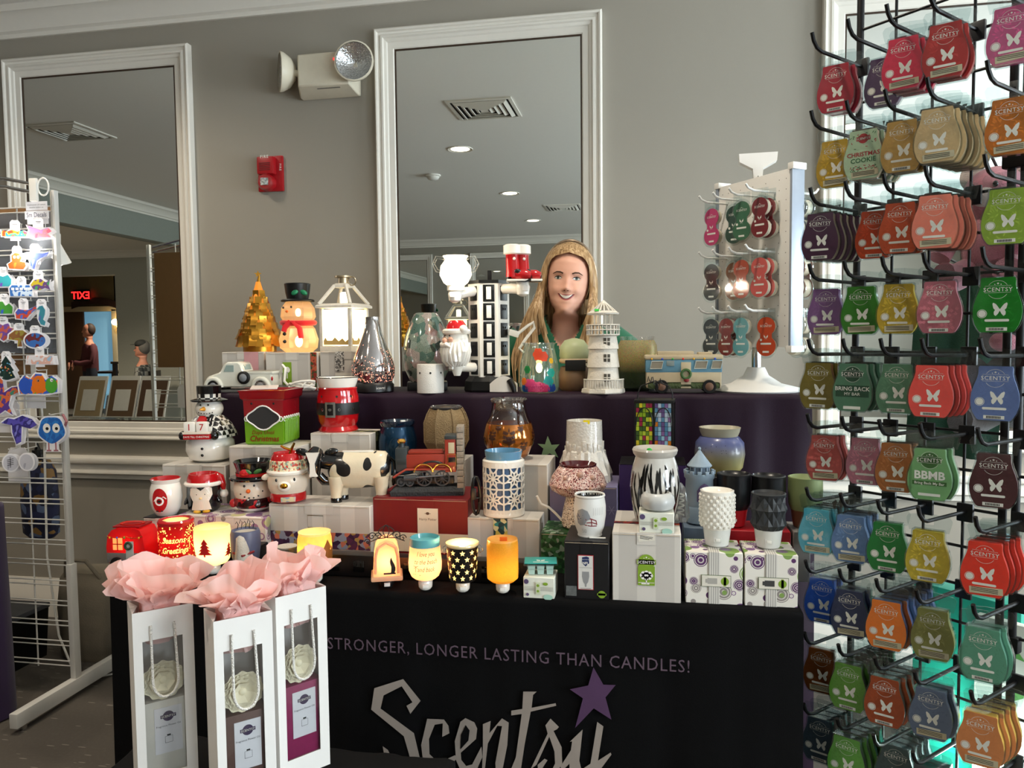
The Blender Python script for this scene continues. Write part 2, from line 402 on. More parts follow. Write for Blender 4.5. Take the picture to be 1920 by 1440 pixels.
# emergency light on the wall
p0 = PY(622, 140, 0)
EM = mat('cream_plastic', '#d8d0bb', .4)
t = thing('emergency_light', 'cream twin-head emergency light high on the wall', 'emergency light', (p0.x, 0, p0.z-.1))
b = B().loft([[(-.13, 0, 0), (.13, 0, 0), (.13, 0, .16), (-.13, 0, .16)], [(-.13, -.03, 0), (.13, -.03, 0), (.13, -.03, .16), (-.13, -.03, .16)], [(-.105, -.1, .025), (.115, -.1, .025), (.115, -.1, .155), (-.105, -.1, .155)]])
hb = part(t, 'housing', b, EM); bm_ = hb.modifiers.new('bevel', 'BEVEL'); bm_.width = .006; bm_.segments = 2
part(t, 'label_plate', B().box((.02, -.06, .0115), (.1, .05, .001), rx=-.33), mat('grey_label', '#77736b', .5))
part(t, 'indicator', B().ell((.055, -.1, .125), (.005, .005, .005), 8, 6), mat('red_indicator', '#ff2a2a', .4, var=0, emit=3))
LENS = mat('lamp_reflector', '#d5d8da', .12, 1, var=.3, scale=160, bump=.7, bscale=140)
for sx, rz in ((-.185, -1.0), (.15, .12)):
    h = part(t, 'lamp_head', B().lathe([(.0, .055), (.03, .05), (.06, .03), (.078, .0), (.08, -.012), (.074, -.014)], 28, cap=(1, 0)), EM, loc=(sx, -.12 if sx > 0 else -.07, .1), rot=(-PI/2, 0, rz))
    part(h, 'reflector', B().lathe([(.074, -.006), (.05, .012), (.02, .03), (.0, .034)], 24, cap=(0, 1)), LENS)
    part(h, 'lens', B().lathe([(.075, -.012), (.05, -.017), (.0, -.02)], 24, cap=(0, 1)), CLEAR)
    part(t, 'bracket', B().tube([(sx*.62, -.06, .09), (sx*.8, -.075, .095), (sx, -.08, .1)], .014, 10), EM)
# fire alarm strobe
p0 = PY(510, 327, 0)
FIRE = mat('fire_red_plastic', '#a3141c', .35)
t = thing('fire_alarm', 'red fire alarm strobe on the grey wall', 'fire alarm', (p0.x, 0, p0.z-.075))
part(t, 'back_plate', B().box((0, -.008, .075), (.115, .016, .15), .006), FIRE)
part(t, 'sounder', B().box((-.008, -.03, .105), (.075, .035, .075), .008), FIRE)
for k in range(5): part(t, 'grille_slot', B().box((-.008, -.048, .085+k*.007), (.05, .002, .003)), mat('dark_red', '#5a0c10', .5))
part(t, 'strobe_housing', B().lathe([(.036, 0), (.036, .03), (.03, .04)], 24), FIRE, loc=(-.008, -.012, .035), rot=(PI/2, 0, 0))
part(t, 'strobe_reflector', B().box((-.008, -.052, .035), (.035, .004, .03)).box((-.008, -.055, .035), (.01, .008, .03)), LENS)
part(t, 'strobe_lens', B().lathe([(.034, .0), (.034, .02), (.026, .032), (.0, .036)], 24), CLEAR, loc=(-.008, -.036, .035), rot=(PI/2, 0, 0))
part(t, 'lettering', B().shapes(text('FIRE', .017, -.008, .146-.012, space=1.25, bold=.01), on_y(-.0485)), WINK)
part(t, 'lettering', B().shapes(text('FIRE', .013, .043, .1, a=-PI/2, space=1.3, bold=.01), on_y(-.0167)), WINK)
# fittings in the far rooms
t = thing('exit_sign', 'lit red exit sign above the far doorway', 'exit sign', (-10.98, -10.1, 2.14))
part(t, 'housing', B().box((0, -.0, .1), (.34, .04, .22), .006), BLACK)
part(t, 'lettering', B().shapes(text('EXIT', .2, 0, .03, bold=.02), lambda x, z: (-x, .025, z)), mat('exit_red', '#ff1c1c', .4, var=0, emit=6))
t = thing('wall_sconce', 'small glowing wall sconce beside the far doorway', 'sconce', (-10.15, -10.14, 1.6))
part(t, 'back_plate', B().box((0, 0, 0), (.08, .03, .2), .008), GOLD)
part(t, 'shade', B().lathe([(.035, 0), (.06, .12)], 14, c=(0, .09), cap=(0, 0)), mat('sconce_shade', '#ffd890', .4, var=0, emit=14, ecol='#ffcf7a'))
part(t, 'arm', B().tube([(0, 0, -.02), (0, .05, -.03), (0, .09, 0)], .008), GOLD)
light('sconce_light', 'POINT', (-10.15, -9.95, 1.7), (0, 0, 0), 4, (1, .75, .4), shadow_soft_size=.06)
t = thing('wall_banner', 'dark ribbon-shaped wooden sign above the far doorway', 'sign', (-10.72, -10.13, 1.98+.1))
part(t, 'board', B().loft([[(x, y, .11-.35*x*x+z) for x in [-.5+.1*i for i in range(11)]]+[(x, y, -.02-.35*x*x+z) for x in [.5-.1*i for i in range(11)]] for y, z in ((0, 0), (.03, 0))]), mat('dark_sign_wood', '#2c1a16', .5))
# far dining furniture behind the man
WOODD = mat('dark_wood', '#2a1c14', .4)
def table_far(x, y, wd, dp, h, label):
    t = thing('wooden_table', label, 'table', (x, y, 0))
    part(t, 'table_top', B().box((0, 0, h-.02), (wd, dp, .04), .006), WOODD)
    for sx in (-1, 1):
        for sy in (-1, 1): part(t, 'leg', B().box((sx*(wd/2-.05), sy*(dp/2-.05), (h-.04)/2), (.06, .06, h-.04)), WOODD)
table_far(-8.6, -8.75, 1.0, .6, .98, 'tall dark wooden table by the far wall opening')
table_far(-9.75, -9.55, .8, .6, .78, 'dark wooden table below the standing woman, seen reflected')
for i, (x, col) in enumerate(((-8.9, '#cfc7b5'), (-8.6, '#9a9076'), (-8.35, '#d8d2c4'))):
    t = tag(obj('paper_box', B().box((0, 0, .06), (.16, .12, .12+.05*i), .004), mat('far_box%d' % i, col, .7), loc=(x, -8.9, .98+.025*i)), ('cream', 'olive', 'white')[i]+' paper carton on the tall far table', 'box', 'cartons on the far table')
# ================================================================ tables and cloths
BCLOTH = mat('black_cloth', '#050506', .85, var=.2, scale=15, spec=.15, bump=.15, bscale=700)
PCLOTH = mat('purple_cloth', '#1e0a1e', .6, var=.15, scale=10, spec=.3, bump=.15, bscale=700)
def draped_table(name, label, clabel, x0, x1, y0, y1, h, cm, floor=.0, seed=1, amp=.012, flare=.03):
    t = thing(name, label, 'table', ((x0+x1)/2, (y0+y1)/2, 0)); wd, dp = x1-x0, y1-y0
    part(t, 'table_top', B().box((0, 0, h-.02), (wd-.02, dp-.02, .03), .004), mat('table_laminate', '#8d8a84', .5))
    for sx in (-1, 1):
        for sy in (-1, 1): part(t, 'leg', B().tube([(sx*(wd/2-.1), sy*(dp/2-.06), h-.03), (sx*(wd/2-.08), sy*(dp/2-.05), .0)], .014, 10), mat('table_leg_steel', '#5b5d60', .4, .8))
    rnd = random.Random(seed); per = []
    nx, ny = int(wd/.02), int(dp/.025)
    per += [(x0+wd*i/nx, y0, 0, -1) for i in range(nx)]+[(x1, y0+dp*i/ny, 1, 0) for i in range(ny)]
    per += [(x1-wd*i/nx, y1, 0, 1) for i in range(nx)]+[(x0, y1-dp*i/ny, -1, 0) for i in range(ny)]
    ph = [rnd.uniform(0, 6) for _ in range(4)]
    rings = []; N = len(per)
    for k, (dz, w) in enumerate(((0, 0), (-.004, .15), (-.015, .3), (-.06, .35), (-.2, .5), (-.4, .75), (-h+floor+.004, 1))):
        ring = []
        for i, (x, y, nx_, ny_) in enumerate(per):
            s = i/N*2*PI
            o = amp*w*(math.sin(s*17+ph[0])+.6*math.sin(s*31+ph[1])+.4*math.sin(s*53+ph[2]))+flare*w+(.003 if k else -.002)
            ring.append((x+nx_*o, y+ny_*o, h+.002+dz))
        rings.append(ring)
    c = obj('tablecloth', B().loft(rings, (1, 0)), cm, sharp=60)
    tag(c, clabel, 'tablecloth')
    return t, c
TF = .74; YF = -1.525
draped_table('display_table', 'long front display table under a black cloth printed with lettering', 'black floor-length cloth with silver lettering on the front display table', -1.235, .290, YF, -1.015, TF, BCLOTH, seed=3, amp=.004, flare=.008)
TU = 1.125
draped_table('display_table', 'raised back display table under a plum cloth', 'dark plum cloth with a green star on the raised back table', -1.34, .41, -.945, -.625, TU, PCLOTH, seed=5, amp=.009, flare=.014)
draped_table('neighbour_table', 'neighbouring stall table under a violet cloth beside the sticker rack', 'violet cloth on the neighbouring stall table', -3.75, -2.2, -1.7, -.84, .74, mat('violet_cloth', '#2a1440', .7, var=.15, sheen=.2), seed=8)
draped_table('low_stand', 'low stand under black cloth that carries the white gift bags', 'black cloth over the low stand under the gift bags', -.98, -.36, -2.08, -1.735, .497, mat('foreground_black_cloth', '#060607', .85, var=.2, spec=.2), seed=9, amp=.02)
# ---- print on the black cloth
SILV = mat('silver_print', '#9a9088', .45, .15, var=.12, scale=30)
PURP = mat('purple_print', '#4a3050', .6, var=.15, scale=20)
fcl = [o for o in COL.objects if o.name == 'tablecloth'][0]
pa = PY(612, 1212, YF-.02); pb = PY(1293, 1262, YF-.02)
def wav(y0): return lambda x, z: (x, y0-.016-.0014*math.sin(x*11+z*7), z)
S2 = mat('grey_print', '#5b4a57', .6, var=.1)
tw = text('STRONGER, LONGER LASTING THAN CANDLES!', 1, 0, 0, align='LEFT', space=1.12)
wid = max(v[0] for v in tw[0][0]); k = (pb.x-pa.x)/wid
part(fcl, 'slogan_print', B().shapes(move(tw, pa.x, (pa.z+pb.z)/2-.004, k, 0, k*1.14), wav(YF)), S2, sharp=0, normals=False)
# the big brush logo: outlines read off the photograph in its own pixels, then set on the cloth
def lp(pts): return [((q := PY(x, y, YF-.016)).x, q.z) for x, y in pts]
def crop(pts): return [(660+x/3.5556, 1240+y/3.5556) for x, y in pts]
LOGO = [
 [(148, 180), (340, 120), (456, 265), (388, 352), (362, 298), (402, 275), (330, 168), (210, 228), (190, 315), (412, 480), (455, 660), (400, 800), (240, 760), (205, 565), (240, 590), (300, 720), (370, 720), (385, 640), (345, 500), (128, 322)],
 [(500, 385), (612, 390), (642, 432), (648, 482), (600, 506), (604, 416), (550, 425), (512, 520), (516, 620), (552, 655), (600, 668), (686, 628), (700, 650), (610, 730), (540, 735), (470, 640), (460, 560)],
 [(755, 380), (815, 408), (834, 450), (826, 520), (724, 612), (728, 660), (760, 700), (800, 690), (862, 570), (868, 640), (820, 750), (740, 770), (692, 660), (684, 535), (722, 405)],
 [(872, 420), (924, 398), (916, 480), (1000, 380), (1045, 408), (1035, 560), (1000, 740), (1060, 720), (1125, 560), (1110, 680), (1040, 800), (960, 780), (955, 680), (1000, 432), (968, 430), (905, 550), (885, 720), (865, 760), (872, 560)],
 [(1142, 200), (1232, 200), (1208, 222), (1198, 308), (1358, 277), (1362, 294), (1192, 334), (1150, 560), (1120, 760), (1080, 790), (1085, 690), (1132, 350), (1062, 360), (1062, 328), (1136, 316)],
 [(1324, 380), (1380, 435), (1368, 450), (1344, 462), (1398, 570), (1402, 680), (1340, 780), (1240, 760), (1238, 690), (1284, 648), (1304, 658), (1270, 710), (1330, 730), (1354, 680), (1350, 600), (1316, 500), (1230, 690), (1190, 720), (1305, 480), (1290, 425)],
 [(1452, 535), (1538, 452), (1516, 660), (1530, 720), (1590, 680), (1610, 560), (1635, 402), (1676, 432), (1640, 660), (1724, 606), (1730, 620), (1640, 740), (1600, 800), (1580, 800), (1598, 720), (1510, 800), (1450, 740), (1450, 680), (1400, 730), (1390, 700), (1460, 590), (1468, 530)]]
b = B()
for q in LOGO:
    b.shapes(fine([poly(lp(crop(q)))], .05), wav(YF))
# inside of the letter e stays cloth
part(fcl, 'logo_print', b, SILV, sharp=0, normals=False)
part(fcl, 'letter_gap', B().shapes([poly(lp(crop([(758, 425), (784, 460), (776, 528), (722, 588), (726, 490)])))], wav(YF-.0012)), BCLOTH, sharp=0)
part(fcl, 'star_print', B().shapes(fine([poly(lp(crop([(1610, 40), (1676, 155), (1758, 158), (1690, 240), (1730, 388), (1612, 312), (1488, 442), (1540, 245), (1452, 185), (1575, 160)])))], .05), wav(YF)), PURP, sharp=0, normals=False)
pcl = [o for o in COL.objects if o.name == 'tablecloth.001'][0]
sp = [(1027, 817), (1034, 834), (1049, 833), (1040, 844), (1047, 858), (1031, 850), (1014, 858), (1019, 841), (1008, 832), (1022, 833)]
part(pcl, 'star_print', B().shapes([poly([((q := PY(x, y, -.972)).x, q.z) for x, y in sp])], on_y(-.973)), mat('green_print', '#7f9a72', .6), sharp=0)
# ================================================================ cartons
def stripes(name, a, b_, per, ax=0, duty=.5, rough=.5, off=0.0):
    m = mat(name, a, rough, var=0); n, L, p = tree(m)
    s = axis(n, L, ax, 1/per, off, 1); r = ramp(n, [(0, a), (duty, b_)]); L.new(s, r.inputs[0]); L.new(r.outputs[0], p.inputs['Base Color']); return m
def dots(name, base='#e3ded4', cols=('#57305f', '#7d9a4f', '#e3ded4'), sc=24):
    """printed rings and discs scattered over a pale carton"""
    m = mat(name, base, .5, var=0); n, L, p = tree(m)
    tc = node(n, 'TexCoord'); prev = None
    for k, (off, s) in enumerate((((0, 0, 0), sc), ((3.3, 1.7, 9.1), sc*1.55))):
        mp = node(n, 'Mapping'); mp.inputs['Location'].default_value = off; L.new(tc.outputs['Object'], mp.inputs[0])
        vo = node(n, 'TexVoronoi'); vo.inputs['Scale'].default_value = s; vo.inputs['Randomness'].default_value = .75; L.new(mp.outputs[0], vo.inputs[0])
        sp = node(n, 'SeparateColor'); L.new(vo.outputs['Color'], sp.inputs[0])
        # radius of each disc from its cell colour
        mr = node(n, 'MapRange'); mr.inputs[3].default_value = .24; mr.inputs[4].default_value = .5; L.new(sp.outputs[0], mr.inputs[0])
        dv = node(n, 'Math', operation='DIVIDE'); L.new(vo.outputs['Distance'], dv.inputs[0]); L.new(mr.outputs[0], dv.inputs[1])
        ins = node(n, 'Math', operation='LESS_THAN'); L.new(dv.outputs[0], ins.inputs[0]); ins.inputs[1].default_value = 1
        rg = ramp(n, [(0, (1, 1, 1)), (.16, (0, 0, 0)), (.26, (1, 1, 1)), (.5, (.25, .25, .25)), (.6, (1, 1, 1)), (.82, (0, 0, 0)), (.9, (1, 1, 1))]); L.new(dv.outputs[0], rg.inputs[0])
        solid = node(n, 'Math', operation='GREATER_THAN'); L.new(sp.outputs[1], solid.inputs[0]); solid.inputs[1].default_value = .45
        mxm = node(n, 'Math', operation='MAXIMUM'); L.new(rg.outputs[0], mxm.inputs[0]); L.new(solid.outputs[0], mxm.inputs[1])
        mul = node(n, 'Math', operation='MULTIPLY'); L.new(mxm.outputs[0], mul.inputs[0]); L.new(ins.outputs[0], mul.inputs[1])
        cr = ramp(n, [(0, cols[0]), (.45, '#7c5a86'), (.62, cols[1]), (.85, '#8d8580')]); L.new(sp.outputs[2], cr.inputs[0])
        mx = node(n, 'Mix', data_type='RGBA'); L.new(mul.outputs[0], mx.inputs[0])
        if prev: L.new(prev, mx.inputs[6])
        else: mx.inputs[6].default_value = (*C(base), 1)
        L.new(cr.outputs[0], mx.inputs[7]); prev = mx.outputs[2]
    L.new(prev, p.inputs['Base Color']); return m
def pattern(name, cols, sc=60, rough=.5):
    """busy printed ribbon"""
    m = mat(name, cols[0], rough, var=0); n, L, p = tree(m)
    tc = node(n, 'TexCoord'); vo = node(n, 'TexVoronoi'); vo.inputs['Scale'].default_value = sc; L.new(tc.outputs['Object'], vo.inputs[0])
    sp = node(n, 'SeparateColor'); L.new(vo.outputs['Color'], sp.inputs[0])
    r = ramp(n, [(i/len(cols), c) for i, c in enumerate(cols)]); L.new(sp.outputs[0], r.inputs[0]); L.new(r.outputs[0], p.inputs['Base Color']); return m
STRIPE = stripes('striped_carton', '#cfc9c0', '#c0bab2', .075, off=.25)
CORR = mat('carton_edge', '#b8a78e', .7)
DOTM = dots('dotted_carton')
GREENTAG = mat('lime_green_print', '#7fa02c', .5)
DARKM = mat('black_carton', '#121113', .45, var=.25, scale=25)
BOXI = {}
def carton(label, px0, px1, ytop, Y, yback=None, zb=TF, m=None, dep=None, ymid=None, name='carton', group=None, cat='box', flap=True):
    m = m or STRIPE
    a = PY(px0, ytop, Y); c = PY(px1, ytop, Y); zt = (a.z+c.z)/2
    if dep is None: dep = PZ((px0+px1)/2, yback, zt).y-Y
    t = thing(name, label, cat, ((a.x+c.x)/2, Y, zb), 0, group)
    wd, h = c.x-a.x-.002, zt-zb
    part(t, 'body', B().box((0, dep/2, h/2), (wd, dep-.002, h), .0012, seg=1), m)
    if flap:
        part(t, 'lid_seam', B().box((0, -.0002, h-.004), (wd*.96, .0012, .0008)), CORR)
        part(t, 'tuck_flap', B().box((0, dep*.02+.001, h-.0004+.0004), (wd*.28, dep*.04, .001)).box((0, -.0003, h-.012), (wd*.28, .0008, .024), 0), m)
    BOXI[t.name] = (wd, dep, h); t['_s'] = 0; del t['_s']
    return t, wd, dep, h
def sticker(t, x, z, w, h, m, name='sticker', y=-.0012, parent=None): return part(parent or t, name, B().box((x, y, z), (w, .0008, h), 0), m)
CREAM = mat('cream_sticker', '#dcd6c8', .55)
def seal(t, x, z, s, y, m=None, ring=True, txt='SCENTSY'):
    """round brand seal: disc, band and lettering"""
    m = m or GREENTAG
    o = part(t, 'seal_print', B().shapes([disc(x, z, s, 28), rect(x-s*1.16, z-s*.28, x+s*1.16, z+s*.34)], on_y(y)), m, sharp=0)
    part(o, 'lettering', B().shapes(text(txt, s*.5, x, z-s*.16, space=1.1, bold=.01)+[star(x, z+s*.62, s*.14), disc(x-s*.3, z+s*.52, s*.06, 8), disc(x+s*.3, z+s*.52, s*.06, 8)], on_y(y-.0004)), WINK, sharp=0)
    return o
# ---- front row, right half
t, w_, d_, h_ = carton('black football team carton under the white helmet mug', 1057, 1143, 1015, YF+.01, 985, m=DARKM)
lab = sticker(t, -.002, .058, .033, .073, mat('red_border_sticker', '#a02630', .5), 'label_sticker')
sticker(t, -.002, .058, .030, .070, mat('pale_sticker', '#d5d2cc', .5), 'label_panel', -.0018, lab)
o = part(lab, 'shield_emblem', B().shapes([poly([(-.009, .09), (.0, .092), (.005, .09), (.0055, .078), (-.002, .071), (-.0095, .078)])], on_y(-.0026)), mat('navy_print', '#1d2c5a', .5), sharp=0)
part(lab, 'lettering', B().shapes(text('NFL', .0075, -.002, .0755, bold=.02), on_y(-.0031)), WINK, sharp=0)
part(lab, 'star_row', B().shapes([star(-.002+i*.0028, .0855, .0011) for i in (-2, -1, 0, 1, 2)], on_y(-.0031)), WINK, sharp=0)
part(lab, 'picture_print', B().shapes([poly([(-.009, .06), (.005, .06), (.0055, .05), (.003, .038), (0, .034), (-.0005, .028), (-.0035, .028), (-.004, .034), (-.007, .038), (-.0095, .05)])], on_y(-.0026)), mat('grey_picture', '#8f8f8f', .5), sharp=0)
part(lab, 'text_lines', B().shapes([rect(-.014, .021, .010, .0218), rect(-.013, .0245, .009, .0252), rect(-.015, .068, .011, .0684)], on_y(-.0026)), INK, sharp=0)
sticker(t, -.032, .018, .022, .021, mat('silver_hologram', '#8d9496', .25, .7, var=.4, scale=200), 'hologram')
part(t, 'seal_print', B().shapes([disc(.031, .013, .008, 20), rect(.0215, .011, .0405, .0155)], on_y(-.0014)), GREENTAG, sharp=0)
z_nfl = TF+h_
tag(obj('plastic_stick', B().tube([(0, 0, 0), (.034, 0, 0)], .0018, 8), WHITE, loc=PZ(1105, 1008, z_nfl+.002)), 'short white plastic stick lying on the black carton', 'stick')
t, w_, d_, h_ = carton('large grey-striped carton with a green tree label', 1147, 1278, 1000, YF+.012, 958)
z_big = TF+h_
grp = part(t, 'tree_label', B().shapes([rect(-.017, .036, .017, .076)], on_y(-.0014)), GREENTAG, sharp=0)
seal(t, 0, .084, .0165, -.0017)
cr = [disc(.0+.009*math.cos(a), .057+.006*math.sin(a), .0045, 8) for a in [i*PI/4 for i in range(8)]]
part(grp, 'tree_print', B().shapes(cr+[disc(0, .057, .007, 12), rect(-.0012, .040, .0012, .056), rect(-.010, .0385, .006, .041), rect(-.016, .0415, .016, .0425)], on_y(-.0022)), WINK, sharp=0)
part(t, 'paper_note', B().box((.0, -.001, h_-.010), (.033, .0006, .012), ry=-.12), CREAM)
part(t, 'note_lines', B().shapes(move([rect(-.013, .003, .013, .004), rect(-.013, .0005, .012, .0015), rect(-.013, -.002, .006, -.001)], 0, h_-.010, 1, -.12), on_y(-.0016)), INK, sharp=0)
part(t, 'ribbon_band', B().box((0, d_*.42, h_+.0003), (w_*.999, .018, .0012)), pattern('orange_ribbon', ('#8c2a12', '#3a1c2c', '#b8501c', '#4d3a20', '#7a1820'), 120))
for i, (x0, x1, yt, yb, lb) in enumerate(((1285, 1394, 1036, 1011, 'white hobnail'), (1396, 1498, 1040, 1015, 'black diamond-cut'))):
    t, w_, d_, h_ = carton('purple and green dotted carton under the %s plug-in warmer' % lb, x0, x1, yt, YF+.02, yb, m=DOTM, flap=False)
    part(t, 'striped_band', B().box((0, -.0006, h_/2), (.022, .0006, h_)).box((0, d_*.2, h_+.0004), (.022, d_*.4, .0006)), stripes('pale_band', '#d8d4cc', '#a9a59e', .0044))
    lb_ = sticker(t, .004, h_*.46, .058, .024, mat('label_green_border', '#5c6d4a', .5), 'label_sticker', -.0014)
    sticker(t, .004, h_*.46, .056, .022, CREAM, 'label_panel', -.0019, lb_)
    part(lb_, 'picture_print', B().shapes([rect(-.013, h_*.46-.006, .006, h_*.46+.006), rect(-.017, h_*.46-.004, -.013, h_*.46+.004)], on_y(-.0026)), mat('picture_grey%d' % i, ('#a8a49c', '#3d3c3b')[i], .5), sharp=0)
    part(lb_, 'seal_print', B().shapes([disc(.021, h_*.46, .008, 20), rect(.0185, h_*.46-.0095, .0235, h_*.46+.0095)], on_y(-.0026)), GREENTAG, sharp=0)
    if i == 0: z_d1 = TF+h_
    else: z_d2 = TF+h_
def bulb_box(px0, px1, ytop, Y, yback, zb, label):
    t, w_, d_, h_ = carton(label, px0, px1, ytop, Y, yback, zb, m=mat('mint_white_carton', '#dfe0d2', .5, var=.02), flap=False, name='bulb_carton')
    part(t, 'dot_print', B().shapes([disc(-w_*.4, h_*.8, w_*.08), disc(-w_*.36, h_*.2, w_*.05)], on_y(-.0014)), mat('purple_dot', '#57486a', .5), sharp=0)
    part(t, 'lime_print', B().shapes([disc(w_*.22, h_*.72, w_*.08, 16, w_*.05)], on_y(-.0014)), GREENTAG, sharp=0)
    part(t, 'aqua_print', B().shapes([disc(w_*.3, h_*.1, w_*.15, 18, w_*.09)], on_y(-.0012)), mat('aqua_print', '#a5cdbc', .5), sharp=0)
    part(t, 'line_print', B().shapes([rect(-w_*.47, h_*(.4+.05*i), w_*.47, h_*(.4+.05*i)+.0006) for i in range(4)], on_y(-.0015)), mat('grey_line', '#8f8d86', .5), sharp=0)
    p_ = sticker(t, -w_*.02, h_*.5, w_*.14, h_*.55, mat('pale_green_sticker', '#c9d0b0', .5), 'label_sticker', -.0019)
    part(p_, 'seal_print', B().shapes([disc(-w_*.02, h_*.64, w_*.045), disc(-w_*.02, h_*.38, w_*.04)], on_y(-.0026)), GREENTAG, sharp=0)
    return t, zb+h_
_, z_sb = bulb_box(980, 1040, 1083, YF, 1066, TF, 'small white bulb carton with the teal wax tray on top')
bigY = YF+.012
_, z_sb2 = bulb_box(1197, 1265, 962, bigY+.004, 948, z_big, 'small white bulb carton under the grey pumpkin-shaped warmer')
# ---- second tier
t, w_, d_, h_ = carton('white carton with a teal woven ribbon under the lattice warmer', 875, 1012, 972, -1.30, dep=.085); z_teal = TF+h_
part(t, 'ribbon_band', B().box((-.006, -.0006, h_/2), (.034, .0008, h_*.999)).box((-.006, d_/2, h_+.0003), (.034, d_, .0008)), pattern('teal_ribbon', ('#0f5a5e', '#d8d2a0', '#1d7f80', '#123a40', '#c8b858'), 90))
REDC = mat('deep_red_carton', '#6d1016', .45, var=.15, scale=12)
t, w_, d_, h_ = carton('large dark red carton under the red locomotive', 698, 878, 935, -1.30, dep=.17, m=REDC); z_red = TF+h_
part(t, 'pale_band', B().box((0, -.0006, h_*.30), (w_*.998, .0008, h_*.30)), mat('parchment_band', '#d8c8ac', .6))
lb_ = sticker(t, .02, h_*.50, .052, h_*.70, mat('parchment_label', '#e0d2ba', .6), 'label_sticker', -.0014)
part(lb_, 'lettering', B().shapes(text('Harry Potter', .0085, .02, h_*.66, shear=.1), on_y(-.0022)), mat('brown_ink', '#6a4a36', .6), sharp=0)
part(lb_, 'crest_print', B().shapes([disc(.02, h_*.77, .0045, 12, .0035), rect(.012, h_*.765, .028, h_*.772)], on_y(-.0022)), mat('brown_ink', '#6a4a36'), sharp=0)
t, w_, d_, h_ = carton('wide striped carton with a floral ribbon under the cow', 503, 694, 947, -1.32, dep=.115); z_wide = TF+h_
part(t, 'ribbon_band', B().box((0, -.0006, h_*.35), (w_*.999, .0008, h_*.30)), pattern('floral_ribbon', ('#3a1c3c', '#c87058', '#4a2848', '#8d93a8', '#a8884c', '#5a2a4a'), 85))
part(t, 'gold_outline', B().shapes([rect(-.03, h_*.58, .012, h_*.59), rect(-.03, h_*.80, .012, h_*.81), rect(-.03, h_*.58, -.0295, h_*.81), rect(.0115, h_*.58, .012, h_*.81)], on_y(-.001)), GOLD, sharp=0)
t, w_, d_, h_ = carton('pale carton with purple rings under the penguin mug', 333, 498, 968, -1.345, dep=.142, m=dots('faint_ring_carton', '#ddd4cc', ('#9a7090', '#b6b07f'), 22)); z_dl = TF+h_
t, w_, d_, h_ = carton('small white carton with a black lid under the red and white mug', 268, 333, 972, -1.365, dep=.1, m=mat('plain_white_carton', '#d8d3cb', .5)); z_wl = TF+h_
part(t, 'lid', B().box((0, d_/2, h_+.0006), (w_, d_, .0016)), DARKM); z_wl += .0016
GRN = pattern('green_snowflake_carton', ('#1f4a24', '#2c5f30', '#183a1c', '#3a6a3c', '#1f4a24', '#8a9a88'), 110)
t, w_, d_, h_ = carton('dark green snowflake carton under the mosaic mushroom', 1013, 1110, 1000, -1.352, dep=.12, m=GRN); z_gr = TF+h_
# ---- third tier
LAV = mat('lavender_carton', '#6d6684', .5, var=.1, scale=30)
t, w_, d_, h_ = carton('lavender snowflake carton under the tall white warmer', 1030, 1158, 912, -1.2, dep=.165, m=LAV); z_lav = TF+h_
for i in range(5):
    cx, cz, r = -.07+.035*i, h_*(.35+.4*((i*37) % 10)/10), .012+.004*(i % 2)
    part(t, 'snowflake_print', B().shapes([strip([(cx-r*math.cos(a), cz-r*math.sin(a)), (cx+r*math.cos(a), cz+r*math.sin(a))], .0012) for a in (0, PI/3, 2*PI/3)], on_y(-.0012)), mat('pale_lavender', '#9a93ae', .5), sharp=0)
t, w_, d_, h_ = carton('tall striped carton under the amber glass warmer', 908, 1027, 870, -1.2, dep=.16); z_amb = TF+h_
t, w_, d_, h_ = carton('dark purple open carton behind the zebra warmer', 1160, 1288, 872, -1.15, dep=.13, m=mat('dark_purple_carton', '#2c1646', .45), flap=False); z_pur = TF+h_
part(t, 'black_lid', B().box((0, d_/2, h_+.0008), (w_*.99, d_*.99, .0016)), DARKM); z_pur += .0016
t, w_, d_, h_ = carton('striped carton under the snowman countdown jar', 303, 422, 872, -1.2, dep=.16); z_snow = TF+h_
t, w_, d_, h_ = carton('tall striped carton under the red and green planter warmer', 428, 556, 838, -1.2, dep=.15); z_plant = TF+h_
t, w_, d_, h_ = carton('tall striped carton with a braided ribbon under the red belted warmer', 581, 694, 813, -1.13, dep=.115); z_santa = TF+h_
part(t, 'ribbon_band', B().box((w_/2+.0004, d_*.5, h_/2), (.0008, .03, h_)).box((w_*.3, d_*.5, h_+.0004), (w_*.4, .03, .0008)), pattern('braid_ribbon', ('#2a2c1c', '#8a8a5c', '#3c3f2a'), 90))
t, w_, d_, h_ = carton('grey carton under the dark blue jar warmer', 728, 776, 893, -1.11, dep=.09); z_blue = TF+h_
t, w_, d_, h_ = carton('grey carton hidden under the jute-wrapped warmer', 797, 872, 862, -1.11, dep=.1); z_jute = TF+h_
BG = mat('bluegrey_carton', '#5d6c7c', .5)
t, w_, d_, h_ = carton('blue-grey carton under the pale blue turret warmer', 1281, 1335, 990, -1.34, dep=.1, m=BG, flap=False); z_tow = TF+h_
t, w_, d_, h_ = carton('bright red carton under the black and red plug-in warmers', 1337, 1484, 996, -1.34, dep=.1, m=mat('bright_red_carton', '#a81420', .45), flap=False); z_rb = TF+h_
t, w_, d_, h_ = carton('grey carton under the green and brown plug-in warmer', 1487, 1521, 998, -1.33, dep=.1, m=mat('grey_carton', '#7d7a76', .5), flap=False); z_gb = TF+h_
t, w_, d_, h_ = carton('tall dark carton under the twilight-coloured jar', 1300, 1400, 895, -1.17, dep=.15, m=DARKM, flap=False); z_twi = TF+h_
